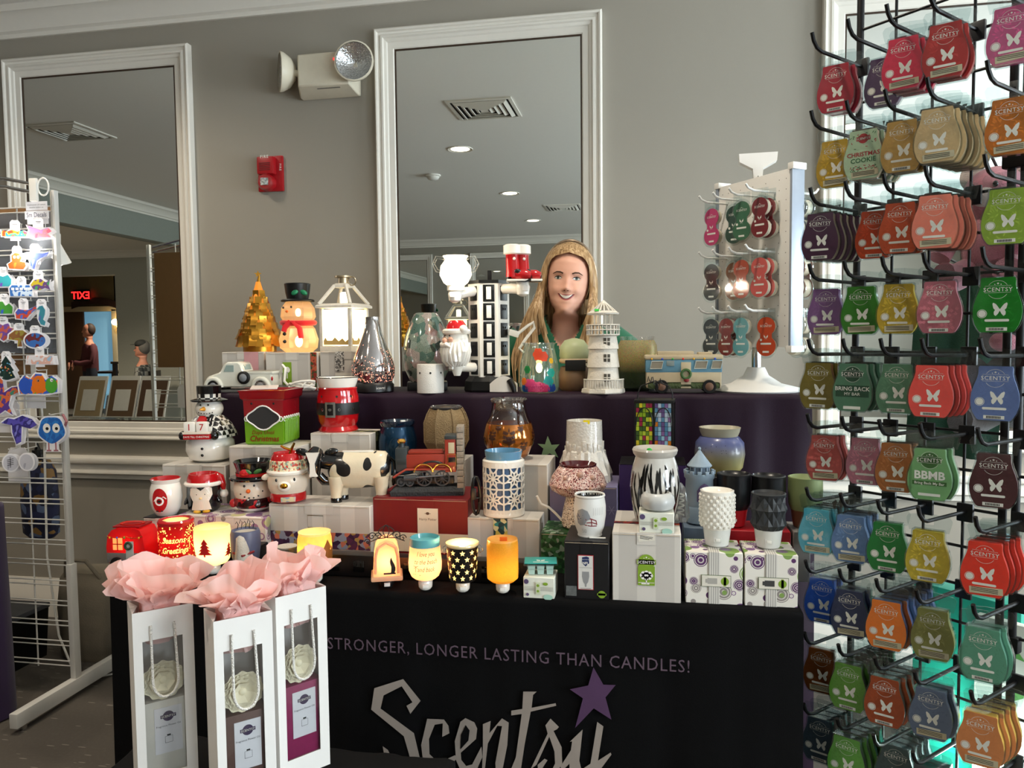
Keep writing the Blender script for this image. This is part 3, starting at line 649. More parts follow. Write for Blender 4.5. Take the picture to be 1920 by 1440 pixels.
# ---- on the raised table
UPK = dict(zb=TU)
t, w_, d_, h_ = carton('pale carton with a pink ribbon under the gold paper tree', 415, 495, 660, -.80, dep=.16, zb=TU); z_u1 = TU+h_
part(t, 'ribbon_band', B().box((.03, -.0006, h_/2), (.05, .0008, h_)), mat('pink_ribbon', '#d09a9c', .5))
t, w_, d_, h_ = carton('pale striped carton with a green tag under the glowing snowman', 497, 596, 661, -.82, dep=.16, zb=TU); z_u2 = TU+h_
tg = part(t, 'tree_label', B().shapes([rect(-.03, .02, .0, h_*.75)], on_y(-.0014)), GREENTAG, sharp=0)
part(tg, 'tree_print', B().shapes([disc(-.015, h_*.55, .010, 12), rect(-.0165, .04, -.0135, h_*.5)], on_y(-.002)), WINK, sharp=0)
part(t, 'ribbon_band', B().box((w_*.42, -.0006, h_/2), (.02, .0008, h_)), pattern('red_green_ribbon', ('#8a2a20', '#3d4a2a', '#b85a3c'), 120))
t, w_, d_, h_ = carton('white carton with a diamond ribbon under the white lantern', 599, 697, 659, -.82, dep=.16, zb=TU); z_u3 = TU+h_
part(t, 'ribbon_band', B().box((-.02, -.0006, h_*.75), (.03, .0008, h_*.5)), pattern('diamond_ribbon', ('#dad6ce', '#5c5a58', '#b0aca6'), 220))
lb_ = sticker(t, -.005, h_*.3, .06, .04, CREAM, 'label_sticker', -.0014)
part(lb_, 'seal_print', B().shapes([disc(-.02, h_*.3, .011, 18)], on_y(-.002)), GREENTAG, sharp=0)
# ================================================================ warmers on the front table
def lathe_part(t, name, prof, m, n=36, cap=(1, 0), **kw): return part(t, name, NB(t).lathe(prof, n, cap=cap), m, **kw)
def glow(t, z, power, col=(1, .55, .22), x=0, y=0, r=.006, name='bulb_light'):
    k = KS[t.name]; lo = light(name, 'POINT', (x*k, y*k, z*k), (0, 0, 0), power, col, shadow_soft_size=r); lo.parent = t; return lo
BULB = mat('lit_bulb', '#fff0c8', .4, var=0, emit=25, ecol='#ffd890')
def bulb(t, z, r=5, x=0, y=0): return part(t, 'bulb', NB(t).ell((x, y, z), (r, r, r*1.5), 12, 8), BULB)
def plug(t, z=24, back=36, sw=True, m=None, x=0, bulb_r=12):
    """white night-light base: collar, rounded housing with a switch, and the arm that goes back into the socket"""
    m = m or PORC
    part(t, 'plug_collar', NB(t).lathe([(13, z-6), (15, z), (15, z+3)], 24, c=(x, 0)), m)
    h = part(t, 'plug_housing', NB(t).tube([(x, 0, z-2), (x, -1, z-8), (x, -2, z-16), (x, -2, z-20), (x, -2, z-22.5)], [12, 13.5, 13, 10, 5], 16), m)
    part(t, 'plug_arm', NB(t).tube([(x+1, 2, z-12), (x+5, back*.5, z-8), (x+8, back, z-4)], [9, 10, 11], 16), m)
    if sw: part(h, 'switch', NB(t).box((x, -14.2, z-12), (11, 4, 7), 1.2), WHITE)
    return h
# the black power strips the plug-in warmers sit in
def power_strip(px0, px1, Y, label):
    a, c = PY(px0, 1060, Y), PY(px1, 1060, Y); wd = c.x-a.x
    t = thing('power_strip', label, 'power strip', ((a.x+c.x)/2, Y, TF+.002))
    part(t, 'body', B().box((0, .02, .026), (wd, .036, .05), .004), BLACK)
    for i in range(int(wd/.06)):
        x = -wd/2+.04+i*.06
        o = part(t, 'socket', B().box((x, .0015, .026), (.026, .003, .026), .001), GLOSSBLACK)
        for dx in (-.005, .005): part(o, 'slot', B().box((x+dx, -.0005, .03), (.0016, .002, .006)), mat('slot_dark', '#000000', .9, var=0))
power_strip(505, 1010, -1.452, 'long black power strip feeding the lit plug-in warmers')
power_strip(248, 490, -1.405, 'short black power strip behind the lit camper warmer')
# ---- camper trailer plug-in
PL = dict(group='plug-in wax warmers')
CRED = translucent('camper_red', '#a8161c', .35, .25)
t = item('camper_warmer', 'lit red camper trailer plug-in warmer with silver trim', 'wax warmer', 252, 1062, -1.47, TF+.012, rz=-.55)
out = [(-44, 12), (-46, 40), (-42, 62), (-32, 72), (-20, 76), (22, 76), (34, 72), (42, 60), (45, 40), (44, 12)]
out = [(x*.8, z) for x, z in out]
part(t, 'body', NB(t).prism(out, -26, 26), CRED)
part(t, 'roof_rim', NB(t).box((0, 0, 77), (52, 44, 4), 1.5), CRED)
part(t, 'wax_dish', NB(t).lathe([(2, 74), (17, 75), (21, 80.5), (19, 80.5), (14, 78), (2, 77.5)], 24, sx=1.1, sy=.8), translucent('red_dish', '#e03020', .5))
part(t, 'silver_skirt', NB(t).box((0, -26.2, 21), (71, 1.4, 18), .5).box((-35.5, 0, 21), (1.4, 52, 18), .5), mat('ribbed_silver', '#7f7d7c', .4, .5, bump=.4, bscale=500))
wn = part(t, 'window', NB(t).box((-14, -26.8, 47), (18, 1, 22)), mat('lit_window', '#ff9a5c', .4, var=0, emit=1.6, ecol='#ff7a3c'))
part(wn, 'window_bars', NB(t).box((-14, -27.6, 47), (1.6, 1.2, 22)).box((-14, -27.6, 47), (18, 1.2, 1.6)), RED)
part(t, 'door', NB(t).box((9, -27.2, 32), (15, 2, 40), 1), mat('camper_door', '#a9a7a3', .5))
part(t, 'wreath', NB(t).tube([(7+6*math.cos(a), -28.6, 44+6*math.sin(a)) for a in [i*PI/7 for i in range(14)]], 2.2, 7, True), mat('wreath_green', '#31402c', .8, var=.3, scale=400))
wh = part(t, 'wheel', NB(t).lathe([(4, 0), (11, 0), (12, 2), (12, 8), (11, 10), (4, 10)], 20), BLACK, loc=Vector((-17, -20, 11))*KS[t.name], rot=(PI/2, 0, 0))
part(wh, 'hub', NB(t).lathe([(.5, 10), (5, 10), (5, 11)], 14), mat('ribbed_silver', '#7f7d7c'))
part(t, 'fender', NB(t).tube([(-17+14*math.cos(a), -24, 11+14*math.sin(a)) for a in [PI*i/8 for i in range(9)]], 3, 8), RED)
part(t, 'light_string', NB(t).tube([(-34+68*i/16, -27.5, 62-4*math.sin(PI*(i % 8)/8)) for i in range(17)], .5, 5), GOLD)
for i, c in enumerate(('#d8a020', '#3050c0', '#30a040', '#d03020', '#d8a020')): part(t, 'fairy_bulb', NB(t).ell((-28+14*i, -28.5, 59), (1.6, 1.6, 2.2), 8, 6), mat('fairy%d' % i, c, .3))
part(t, 'tow_bar', NB(t).box((40, 0, 12), (12, 8, 3), 1), mat('ribbed_silver', '#7f7d7c'))
part(t, 'plug_arm', NB(t).tube([(14, -2, 10), (14, 20, 4), (14, 48, 4)], 9, 12), PORC)
glow(t, 45, .3, (1, .35, .18))
# ---- red "Seasons Greetings" cylinder and others of the lit row
def plug_item(name, label, px, pyb, Y=-1.512, z=None): return item(name, label, 'wax warmer', px, pyb, Y, TF+.004 if z is None else z)
WARMW = translucent('lit_porcelain', '#f6dcb8', .62, .25)
t = item('plug_in_warmer', 'lit red cylinder warmer with glowing Seasons Greetings lettering', 'wax warmer', 333, 1066, -1.465, TF+.004)
pr = [(29, 16), (30, 22), (31, 40), (31.5, 84), (31, 92)]
lathe_part(t, 'shade', pr, translucent('red_etched_glass', '#7a0a0c', .4, .2))
part(t, 'top_rim', NB(t).lathe([(31.5, 88), (32.5, 94), (30, 97), (24, 97), (23, 94)], 36, cap=(0, 0)), RED)
part(t, 'wax_dish', NB(t).lathe([(23.5, 95), (18, 90), (.5, 88)], 32, cap=(0, 0)), translucent('cream_dish', '#f4e6b0', .6))
GLOWP = mat('glowing_etching', '#ffd27a', .5, var=0, emit=2.6, ecol='#ffc060')
sn = []
rnd = random.Random(4)
for i in range(150):
    x, z = rnd.uniform(-60, 60), rnd.uniform(24, 88)
    sn.append(disc(x, z, rnd.uniform(.6, 1.6), 7))
for cx, cz, r in ((26, 80, 8), (24, 56, 10), (-44, 70, 8), (52, 44, 8)):
    sn += [strip([(cx-r*math.cos(a), cz-r*math.sin(a)), (cx+r*math.cos(a), cz+r*math.sin(a))], 1.1) for a in (0, PI/4, PI/2, 3*PI/4)]
part(t, 'etched_snow', NB(t).shapes(sn, around(pr, eps=.3)), GLOWP, sharp=0)
part(t, 'lettering', NB(t).shapes(text('Seasons', 15.5, -6, 58, shear=.3, sx=.86, bold=.012), around(pr, eps=.45)), GLOWP, sharp=0)
part(t, 'lettering', NB(t).shapes(text('Greetings', 15.5, -4, 39, shear=.3, sx=.8, bold=.012), around(pr, eps=.45)), GLOWP, sharp=0)
plug(t, 16, 44); glow(t, 55, .7)
t = item('plug_in_warmer', 'brightly lit cream cylinder warmer with red fir trees', 'wax warmer', 400, 1066, -1.465, TF+.004)
pr = [(26, 18), (30, 24), (32, 40), (33, 70), (32, 86)]
lathe_part(t, 'shade', pr, WARMW); part(t, 'wax_dish', NB(t).lathe([(32, 85), (30, 87), (27, 84), (22, 80), (.5, 78)], 32, cap=(0, 0)), translucent('cream_dish', '#f4e6b0'))
fir = lambda cx, z0, s: poly([(cx+s*x, z0+s*z) for x, z in ((-.05, 0), (-.05, .12), (-.42, .1), (-.2, .3), (-.36, .3), (-.16, .48), (-.28, .5), (-.1, .68), (-.2, .7), (0, 1), (.2, .7), (.1, .68), (.28, .5), (.16, .48), (.36, .3), (.2, .3), (.42, .1), (.05, .12), (.05, 0))])
for a_ in ((-15, 36, 34), (34, 30, 28), (-44, 28, 26)): part(t, 'fir_print', NB(t).shapes(fine([fir(*a_)], 8), around(pr, eps=.4)), RED, sharp=0)
plug(t, 18, 44); bulb(t, 38, 6); glow(t, 44, 2.2, (1, .62, .26))
t = item('plug_in_warmer', 'unlit grey-blue plug-in pot with a white cone front and red trim', 'wax warmer', 462, 1066, -1.455, TF+.004)
lathe_part(t, 'pot', [(18, 18), (24, 26), (27, 50), (27, 74), (25, 80), (21, 80), (18, 70)], mat('slate_ceramic', '#5a5c74', .4))
part(t, 'cone_front', NB(t).tube([(-6, -20, 24), (-6, -24, 50), (-8, -20, 70), (-8, -18, 80)], [15, 12, 9, 2], 14), mat('chalk_ceramic', '#b8b0a4', .6, bump=.4, bscale=300))
part(t, 'red_trim', NB(t).tube([(-22, -16, 42), (-6, -36, 40), (14, -22, 43)], 2.2, 8), mat('dull_red', '#7d1c20', .5))
part(t, 'wax_dish', NB(t).lathe([(25, 80), (20, 76), (.5, 74)], 28, cap=(0, 0)), mat('chalk_ceramic', '#b8b0a4'))
for i, x in enumerate((-14, -7, 0, 7, 14)): part(t, 'wire_finial', NB(t).tube([(x, 10, 80), (x+2, 10, 88+i % 2*4), (x-1, 10, 94+i % 2*3), (x-3, 10, 90)], .7, 6), BLACK)
plug(t, 18, 40)
t = plug_item('plug_in_warmer', 'unlit grey glass plug-in cup half hidden by pink tissue', 540, 1090, -1.47)
lathe_part(t, 'cup', [(13, 20), (18, 26), (17, 44), (17.5, 54)], glass('grey_glass', '#a8a8a0', .2, .1, .35, '#8f8a80')); part(t, 'wax_dish', NB(t).lathe([(17.5, 54), (19, 57), (15, 55), (.5, 52)], 28, cap=(0, 0)), mat('chalk_ceramic', '#b8b0a4'))
plug(t, 20, 20)
t = plug_item('plug_in_warmer', 'lit frosted cup warmer with brown fir forest', 592, 1098, -1.50)
pr = [(24, 22), (29, 27), (31, 40), (32, 60), (31, 84), (29, 92)]
lathe_part(t, 'shade', pr, translucent('frosted_amber', '#f0c870', .55, .5, scale=120, var=.3)); part(t, 'wax_dish', NB(t).lathe([(29, 92), (30, 96), (26, 95), (20, 89), (.5, 87)], 32, cap=(0, 0)), translucent('cream_dish', '#f4e6b0'))
part(t, 'forest_print', NB(t).shapes(fine([fir(cx, 26, s) for cx, s in ((-34, 32), (-20, 38), (-4, 46), (14, 36), (26, 58), (40, 44), (56, 40))]+[rect(-60, 24, 70, 38)], 8), around(pr, eps=.4)), mat('bronze_print', '#7a4a18', .5), sharp=0)
plug(t, 22, 34); bulb(t, 52, 5); glow(t, 56, 1.0)
t = plug_item('plug_in_warmer', 'lit white arched plug-in warmer with black wire scrolls on top', 726, 1100, -1.50)
part(t, 'shade', NB(t).prism([(-24, 22), (-25, 32), (-23, 60), (-20, 78), (-12, 88), (0, 92), (12, 88), (20, 78), (23, 60), (25, 32), (24, 22)], -24, 22), translucent('lit_porcelain_arch', '#f8c8a0', .6, .3))
part(t, 'base_plinth', NB(t).box((0, -1, 20), (58, 54, 9), 3), WARMW)
part(t, 'arch_moulding', NB(t).tube([(-21, -25, 30), (-20, -25, 62), (-16, -25, 78), (0, -25, 87), (16, -25, 78), (20, -25, 62), (21, -25, 30)], 2.4, 8), WARMW)
part(t, 'swirl_print', NB(t).shapes([strip([(10+2*math.sin(i*.6), 30+i*3.2) for i in range(10)], [6, 7, 8, 8, 7, 7, 6, 5, 3, 1]), rect(-6, 28, 16, 31)], on_y(-24.4)), INK, sharp=0)
part(t, 'round_emblem', NB(t).shapes([disc(0, 0, 6, 16)], lambda x, z: (23.9+.0*x, x, 48+z)), mat('orange_print', '#e0641c', .5), sharp=0)
def scroll(cx, cz, r, s, turns=1.5): return [(cx+s*r*(1-i/26)*math.cos(i/26*turns*2*PI), -6, cz+r*(1-i/26)*math.sin(i/26*turns*2*PI)) for i in range(25)]
for cx, cz, r, s in ((-26, 96, 8, 1), (-14, 96, 7, -1), (20, 96, 8, -1), (30, 90, 7, 1), (-34, 86, 6, -1)): part(t, 'wire_scroll', NB(t).tube(scroll(cx, cz, r, s), .9, 6), BLACK)
for sx in (-1, -.4, .4, 1): part(t, 'wire_gourd', NB(t).tube([(14*sx*math.sin(PI*i/10), -6, 92+24*i/10) for i in range(11)], .9, 6), BLACK)
part(t, 'wire_rail', NB(t).tube([(-34, -6, 84), (-16, -6, 91), (0, -6, 92), (18, -6, 91), (34, -6, 84)], 1, 6), BLACK)
plug(t, 18, 34, m=BLACK); glow(t, 52, .32, (1, .5, .25))
t = plug_item('plug_in_warmer', 'lit peach tumbler warmer lettered I love you to the beach and back', 798, 1106)
pr = [(20, 22), (26, 27), (30.5, 38), (31, 52), (29, 74), (27, 92)]
lathe_part(t, 'shade', pr, translucent('peach_glow', '#ffc9a0', .6, .25)); part(t, 'wax_dish', NB(t).lathe([(28.2, 84), (28, 92), (28, 99), (26, 100), (24, 92), (18, 88), (.5, 87)], 36, cap=(0, 0)), mat('turquoise_glaze', '#5fa6ac', .15, coat=.5))
for s_, z, sz in (('I love you', 70, 12.5), ('to the beach', 56, 12.5), ('and back', 42, 12.5)): part(t, 'lettering', NB(t).shapes(text(s_, sz, 1, z, shear=.35, sx=.72), around(pr, eps=.4)), INK, sharp=0)
part(t, 'palm_print', NB(t).shapes([strip([(-20, 36), (-18, 50)], .9), strip([(-23, 52), (-18, 51), (-13, 52)], .9), strip([(-22, 47), (-18, 51), (-14, 47)], .9), strip([(-26, 36), (-10, 35), (20, 38)], .7)], around(pr, eps=.4)), INK, sharp=0)
plug(t, 22, 36); glow(t, 52, .34, (1, .52, .28))
t = plug_item('plug_in_warmer', 'lit dark metal bucket warmer with glowing stars', 868, 1108)
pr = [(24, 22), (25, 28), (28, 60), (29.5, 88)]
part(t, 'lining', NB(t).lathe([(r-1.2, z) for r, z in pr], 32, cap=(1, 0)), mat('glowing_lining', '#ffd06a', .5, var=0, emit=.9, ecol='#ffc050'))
# unbroken bucket wall; light through the stars is painted on as glowing shapes
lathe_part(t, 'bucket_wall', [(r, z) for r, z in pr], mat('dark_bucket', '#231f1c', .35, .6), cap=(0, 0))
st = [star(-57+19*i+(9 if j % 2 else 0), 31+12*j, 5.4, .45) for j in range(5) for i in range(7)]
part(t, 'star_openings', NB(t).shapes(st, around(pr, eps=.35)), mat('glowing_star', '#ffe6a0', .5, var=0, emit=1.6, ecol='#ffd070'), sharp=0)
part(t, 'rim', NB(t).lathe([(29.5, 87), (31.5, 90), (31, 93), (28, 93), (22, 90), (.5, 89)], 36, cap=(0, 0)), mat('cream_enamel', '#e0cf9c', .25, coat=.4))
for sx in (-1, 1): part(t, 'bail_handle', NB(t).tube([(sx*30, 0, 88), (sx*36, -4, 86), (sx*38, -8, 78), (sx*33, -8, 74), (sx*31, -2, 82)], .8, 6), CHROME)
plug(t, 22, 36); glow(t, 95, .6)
t = plug_item('plug_in_warmer', 'lit gold glitter cylinder warmer on a white plug', 943, 1112)
pr = [(22, 24), (29, 30), (29.5, 40), (29.5, 92), (28.5, 101)]
lathe_part(t, 'shade', pr, translucent('gold_glitter_glass', '#e0a838', .5, .25, scale=900, var=.7)); part(t, 'wax_dish', NB(t).lathe([(28.5, 101), (28, 104), (26, 100), (20, 94), (.5, 92)], 32, cap=(0, 0)), translucent('amber_dish', '#e8b860', .5))
part(t, 'orange_sticker', NB(t).box((2, 18, 98), (14, .8, 8)), mat('orange_sticker', '#e07028', .5))
plug(t, 24, 36); bulb(t, 46, 6); glow(t, 50, 1.1)
# ---- small things on the front boxes
TEAL = mat('teal_wax', '#2f9a94', .35)
def wax_tray(t, s=1):
    part(t, 'wax_tray', NB(t).box((0, 0, 11), (52, 36, 2), .8).box((0, 0, 20), (64, 46, 3), 1.2), CLEARP)
    for i in range(3):
        for j in range(2): part(t, 'wax_cube', NB(t).loft([[(-17+17*i-a, -9+18*j-a, z), (-17+17*i+a, -9+18*j-a, z), (-17+17*i+a, -9+18*j+a, z), (-17+17*i-a, -9+18*j+a, z)] for a, z in ((5.5, 1), (7, 18))]), mat('pale_teal_wax', '#a9c6bd', .4))
t = item('wax_tray', 'teal wax melt tray lying on the small white bulb carton', 'wax melt', 1014, 1083, YF+.035, z_sb)
wax_tray(t); part(t, 'lid_card', NB(t).box((0, 0, 23), (60, 42, 1.2), .4), TEAL)
part(t, 'butterfly_print', NB(t).shapes([poly([(-8, 2), (-1, -1), (-1, -6), (-7, -4)]), poly([(8, 2), (1, -1), (1, -6), (7, -4)]), rect(-14, -14, 14, -11)], lambda x, z: (x, z, 23.8)), WINK, sharp=0)
# team mug
MUG = mat('matte_white_ceramic', '#d9d7d2', .5)
t = item('team_mug', 'white team mug warmer with a football helmet emblem', 'wax warmer', 1106, 1006, YF+.06, z_nfl)
pr = [(22, 0), (23, 2), (22, 5), (27, 18), (30, 40), (30, 56), (28, 70), (27, 74)]
lathe_part(t, 'body', pr, MUG); part(t, 'rim', NB(t).lathe([(27, 73), (29, 76), (28, 79), (25.5, 78), (25, 74)], 36, cap=(0, 0)), MUG)
part(t, 'black_dish', NB(t).lathe([(25.5, 77), (24, 70), (18, 66), (.5, 65)], 36, cap=(0, 0)), GLOSSBLACK)
part(t, 'lettering', NB(t).shapes(text('PATRIOTS', 10, 4, 70, bold=.02, space=1.0), lambda x, z: (24.4*math.sin(x/26), 24.4*math.cos(x/26), z)), WINK, sharp=0)
hp = [(-26, 28), (-28, 40), (-24, 52), (-14, 56), (-4, 52), (0, 44), (2, 38), (-6, 34), (-10, 26), (-20, 24)]
hl = part(t, 'helmet_emblem', NB(t).shapes(fine([poly(hp)], 8), around(pr, eps=.3)), mat('silver_grey_print', '#8d9094', .4), sharp=0)
part(hl, 'face_guard', NB(t).shapes([strip([(-8, 36), (2, 38), (12, 34), (14, 26)], 2), strip([(-6, 30), (4, 31), (13, 28)], 1.8), strip([(-10, 26), (2, 24), (14, 24)], 1.8), strip([(3, 38), (4, 24)], 1.6)], around(pr, eps=.5)), mat('dark_red_print', '#7c1c24', .5), sharp=0)
part(hl, 'helmet_flash', NB(t).shapes([poly([(-25, 46), (-12, 44), (-22, 40)]), poly([(-27, 42), (-16, 38), (-24, 34)])], around(pr, eps=.5)), mat('navy_print', '#1d2c5a'), sharp=0)
part(t, 'embossed_number', NB(t).shapes(text('50', 12, -12, 10)+[rect(6+4*i, 44, 7.4+4*i, 58) for i in range(6)], around(pr, eps=.35)), mat('embossed_white', '#c8c6c1', .5), sharp=0)
# grey pumpkin-shaped warmer with a bagged cord
GREYC = mat('pale_grey_ceramic', '#b7b8b6', .35, coat=.2)
t = item('pumpkin_warmer', 'pale grey ribbed pumpkin-shaped warmer on the small white carton', 'wax warmer', 1233, 955, bigY+.038, z_sb2)
part(t, 'body', NB(t).lathe([(20, 0), (28, 4), (32, 14), (30, 26), (24, 32), (21, 33), (20, 29), (10, 26), (.5, 26)], 40, cap=(1, 0), wob=lambda a, z: 1+.03*abs(math.sin(a*4))), GREYC)
t = item('cord_bag', 'clear bag with a coiled white cord behind the grey pumpkin-shaped warmer', 'cord', 1274, 990, bigY+.11, z_big)
part(t, 'bag', NB(t).lathe([(14, 0), (17, 10), (16, 34), (13, 52), (9, 66), (3, 74)], 18, sy=.5, wob=lambda a, z: 1+.12*math.sin(a*5+z*.2)), glass('crinkled_bag', '#e8ecec', .3, .15, .12))
part(t, 'cord', NB(t).tube([(8*math.cos(i*.6), 4*math.sin(i*.6), 12+i*.9) for i in range(50)], 1.6, 7), WHITE)
# zebra jar
t = item('zebra_warmer', 'tall black and white zebra-striped jar warmer', 'wax warmer', 1228, 985, bigY+.098, z_big)
pr = [(28, 0), (36, 6), (44, 40), (46, 70), (42, 104), (36, 124), (35, 128)]
ZM = mat('zebra_base', '#c9c5bd', .2, coat=.5); lathe_part(t, 'body', pr, ZM, 44)
rnd = random.Random(2); zs = []
for i in range(34):
    x0 = -138+i*8.2+rnd.uniform(-2, 2); z0, z1 = rnd.uniform(3, 22), rnd.uniform(92, 122); q = rnd.uniform(0, 6); am = rnd.uniform(2, 5)
    zs.append(strip([(x0+am*math.sin(q+j*.42), z0+(z1-z0)*j/12) for j in range(13)], [1]+[rnd.uniform(3.6, 6.2) for _ in range(11)]+[1]))
    if i % 3 == 0: zs.append(strip([(x0+6+am*math.sin(q+j*.5), 60+40*j/6) for j in range(7)], [.5, 3, 4, 4, 3, 2, .5]))
part(t, 'zebra_stripes', NB(t).shapes(zs, around(pr, eps=.4)), GLOSSBLACK, sharp=0)
part(t, 'rim', NB(t).lathe([(35, 124), (40, 130), (42, 137), (40, 141), (34, 140), (28, 136), (.5, 135)], 44, cap=(0, 0)), mat('frosted_rim', '#b7b1a8', .3, coat=.3))
part(t, 'green_dot_sticker', NB(t).ell((-10, -34, 141), (5, 2, 4), 10, 6), mat('green_sticker', '#2faa3c', .5))
# hobnail and diamond-cut plug-ins standing on the dotted cartons
BASEW = mat('white_plug_base', '#d5d4ce', .2, coat=.4)
def stander(label, px, pyb, Y, zb, upper, lower=BASEW, hz=98, wob=None, nseg=40):
    t = item('plug_in_warmer', label, 'wax warmer', px, pyb, Y, zb)
    part(t, 'base', NB(t).lathe([(17, 0), (21, 3), (23, 14), (25, 30), (26, 36)], 32), lower)
    part(t, 'switch_plate', NB(t).box((1, -22.6, 16), (14, 2, 10), .8), lower)
    part(t, 'switch', NB(t).box((2, -24, 16), (8, 1.6, 5), .6), WHITE)
    part(t, 'cup', NB(t).lathe([(26, 34), (30, 44), (31, 70), (30.5, hz), (31, hz+5), (28, hz+6), (25, hz+1), (18, hz-3), (.5, hz-4)], nseg, cap=(1, 0), wob=wob), upper, sharp=30)
    return t
t = stander('white hobnail plug-in warmer on the dotted carton', 1344, 1040, YF+.075, z_d1, PORC, hz=100)
b = NB(t)
for j in range(9):
    for i in range(18):
        a = 2*PI*(i+.5*(j % 2))/18; r = 31 if j else 29
        b.ell((r*math.cos(a), r*math.sin(a), 40+j*7), (3, 3, 3.3), 6, 4)
o = part(t, 'hobnails', b, PORC); o['kind'] = 'stuff'
DBLK = mat('matte_black_ceramic', '#26282a', .45)
t = item('plug_in_warmer', 'matte black diamond-cut plug-in warmer on the dotted carton', 'wax warmer', 1440, 1040, YF+.075, z_d2)
part(t, 'base', NB(t).lathe([(17, 0), (21, 3), (23, 14), (25, 30), (26, 36)], 32), BASEW)
part(t, 'switch_plate', NB(t).box((1, -22.6, 16), (14, 2, 10), .8), BASEW); part(t, 'switch', NB(t).box((2, -24, 16), (8, 1.6, 5), .6), WHITE)
b = NB(t); rings = []
for j, (r, z) in enumerate(((24, 33), (33, 46), (31, 60), (34, 74), (31, 88), (32, 100))):
    rings.append([((r if (i+j) % 2 else r-3)*math.cos(2*PI*(i+.0)/24), (r if (i+j) % 2 else r-3)*math.sin(2*PI*i/24), z) for i in range(24)])
b.loft(rings, (1, 0)); bmesh.ops.triangulate(b.bm, faces=b.bm.faces[:])
part(t, 'faceted_cup', b, DBLK, sharp=5); part(t, 'rim', NB(t).lathe([(30, 98), (31.5, 103), (29, 104), (26, 99), (.5, 97)], 32, cap=(0, 0)), DBLK)
# pale blue turret
TB = mat('pale_blue_ceramic', '#8a9cab', .45)
t = item('turret_warmer', 'pale blue castle turret plug-in warmer', 'wax warmer', 1311, 992, -1.295, z_tow)
part(t, 'base', NB(t).lathe([(17, 0), (24, 4), (26, 30), (25, 34)], 32), TB)
part(t, 'tower', NB(t).lathe([(24, 32), (26, 50), (25, 84), (28, 88), (28, 96), (24, 96), (23, 88)], 32), TB)
for i in range(12): part(t, 'battlement', NB(t).box((27*math.cos(i*PI/6), 27*math.sin(i*PI/6), 98), (7, 4, 7), .8, rz=i*PI/6+PI/2), TB)
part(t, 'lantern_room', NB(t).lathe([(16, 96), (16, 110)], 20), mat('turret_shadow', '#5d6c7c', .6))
for i in range(9): part(t, 'column', NB(t).tube([(17*math.cos(i*2*PI/9), 17*math.sin(i*2*PI/9), 96), (17*math.cos(i*2*PI/9), 17*math.sin(i*2*PI/9), 110)], 1.8, 6), TB)
part(t, 'roof', NB(t).lathe([(22, 108), (23, 110), (18, 116), (17.4, 117), (12, 124), (11.2, 125), (6, 132), (2, 138), (.5, 139)], 24), TB)
part(t, 'finial', NB(t).ell((0, 0, 141), (2.8, 2.8, 3.4), 10, 8), TB)
part(t, 'arched_panel', NB(t).shapes(fine([poly([(-4, 46), (22, 46), (22, 66), (16, 76), (9, 80), (2, 76), (-4, 66)])], 6), around(25.6, eps=.8)), mat('mauve_panel', '#57466a', .6), sharp=0)
# plain stand-ins for three novelty plug-ins
t = stander('black plug-in warmer with a red base beside the pale blue turret', 1375, 992, -1.295, z_rb, mat('black_ceramic', '#101012', .3), mat('red_ceramic', '#a01018', .35), hz=94)
t = stander('black plug-in warmer with a red base behind the diamond-cut warmer', 1440, 992, -1.293, z_rb, mat('black_ceramic', '#101012'), mat('red_ceramic', '#a01018'), hz=92)
t = stander('muted green plug-in warmer with a brown base on the grey carton', 1509, 996, -1.280, z_gb, mat('sage_ceramic', '#7d8a5a', .5), mat('brown_ceramic', '#6a4630', .5), hz=90)
# lattice warmer
t = item('lattice_warmer', 'white cut-out lattice warmer over a blue glass cup', 'wax warmer', 945, 965, -1.256, z_teal)
R = 38
part(t, 'base', NB(t).lathe([(37, 0), (39, 2), (39, 10), (38, 12)], 40), PORC)
part(t, 'blue_liner', NB(t).lathe([(35.5, 4), (35.5, 100)], 40, cap=(0, 0)), mat('blue_liner', '#3d5a80', .4))
wv = around(38, eps=0); sh = [rect(-121, 8, 121, 15), rect(-121, 92, 121, 100)]
cw = 119.4*2/6
for i in range(6):
    cx = -119.4+cw*(i+.5)
    for cz in (34, 73):
        pt = lambda a, r: (cx+r*math.cos(a), cz+r*math.sin(a))
        for q in range(8):
            a = q*PI/4
            sh.append(strip([pt(a, 0), pt(a, 9)], 2.6)); sh.append(strip([pt(a, 9), pt(a+PI/8, 15)], 2.8)); sh.append(strip([pt(a, 9), pt(a-PI/8, 15)], 2.8)); sh.append(strip([pt(a+PI/8, 15), pt(a+PI/8, 21.5)], 3))
    sh.append(strip([(cx-cw/2, 12), (cx-cw/2, 96)], 3))
sh.append(rect(-121, 52, 121, 55))
b = NB(t).shapes(fine(sh, 8), wv)
o = part(t, 'lattice', b, PORC, sharp=0); sm = o.modifiers.new('thickness', 'SOLIDIFY'); sm.thickness = 2.2*KS[t.name]; sm.offset = 0
part(t, 'shoulder', NB(t).lathe([(38.8, 98), (39, 103), (36, 106), (33, 104)], 40, cap=(0, 0)), PORC)
part(t, 'wax_dish', NB(t).lathe([(32, 103), (34, 112), (35, 121), (33, 121), (31, 110), (22, 106), (.5, 105)], 40, cap=(0, 0)), mat('blue_glass_dish', '#5f8fae', .2, coat=.4))
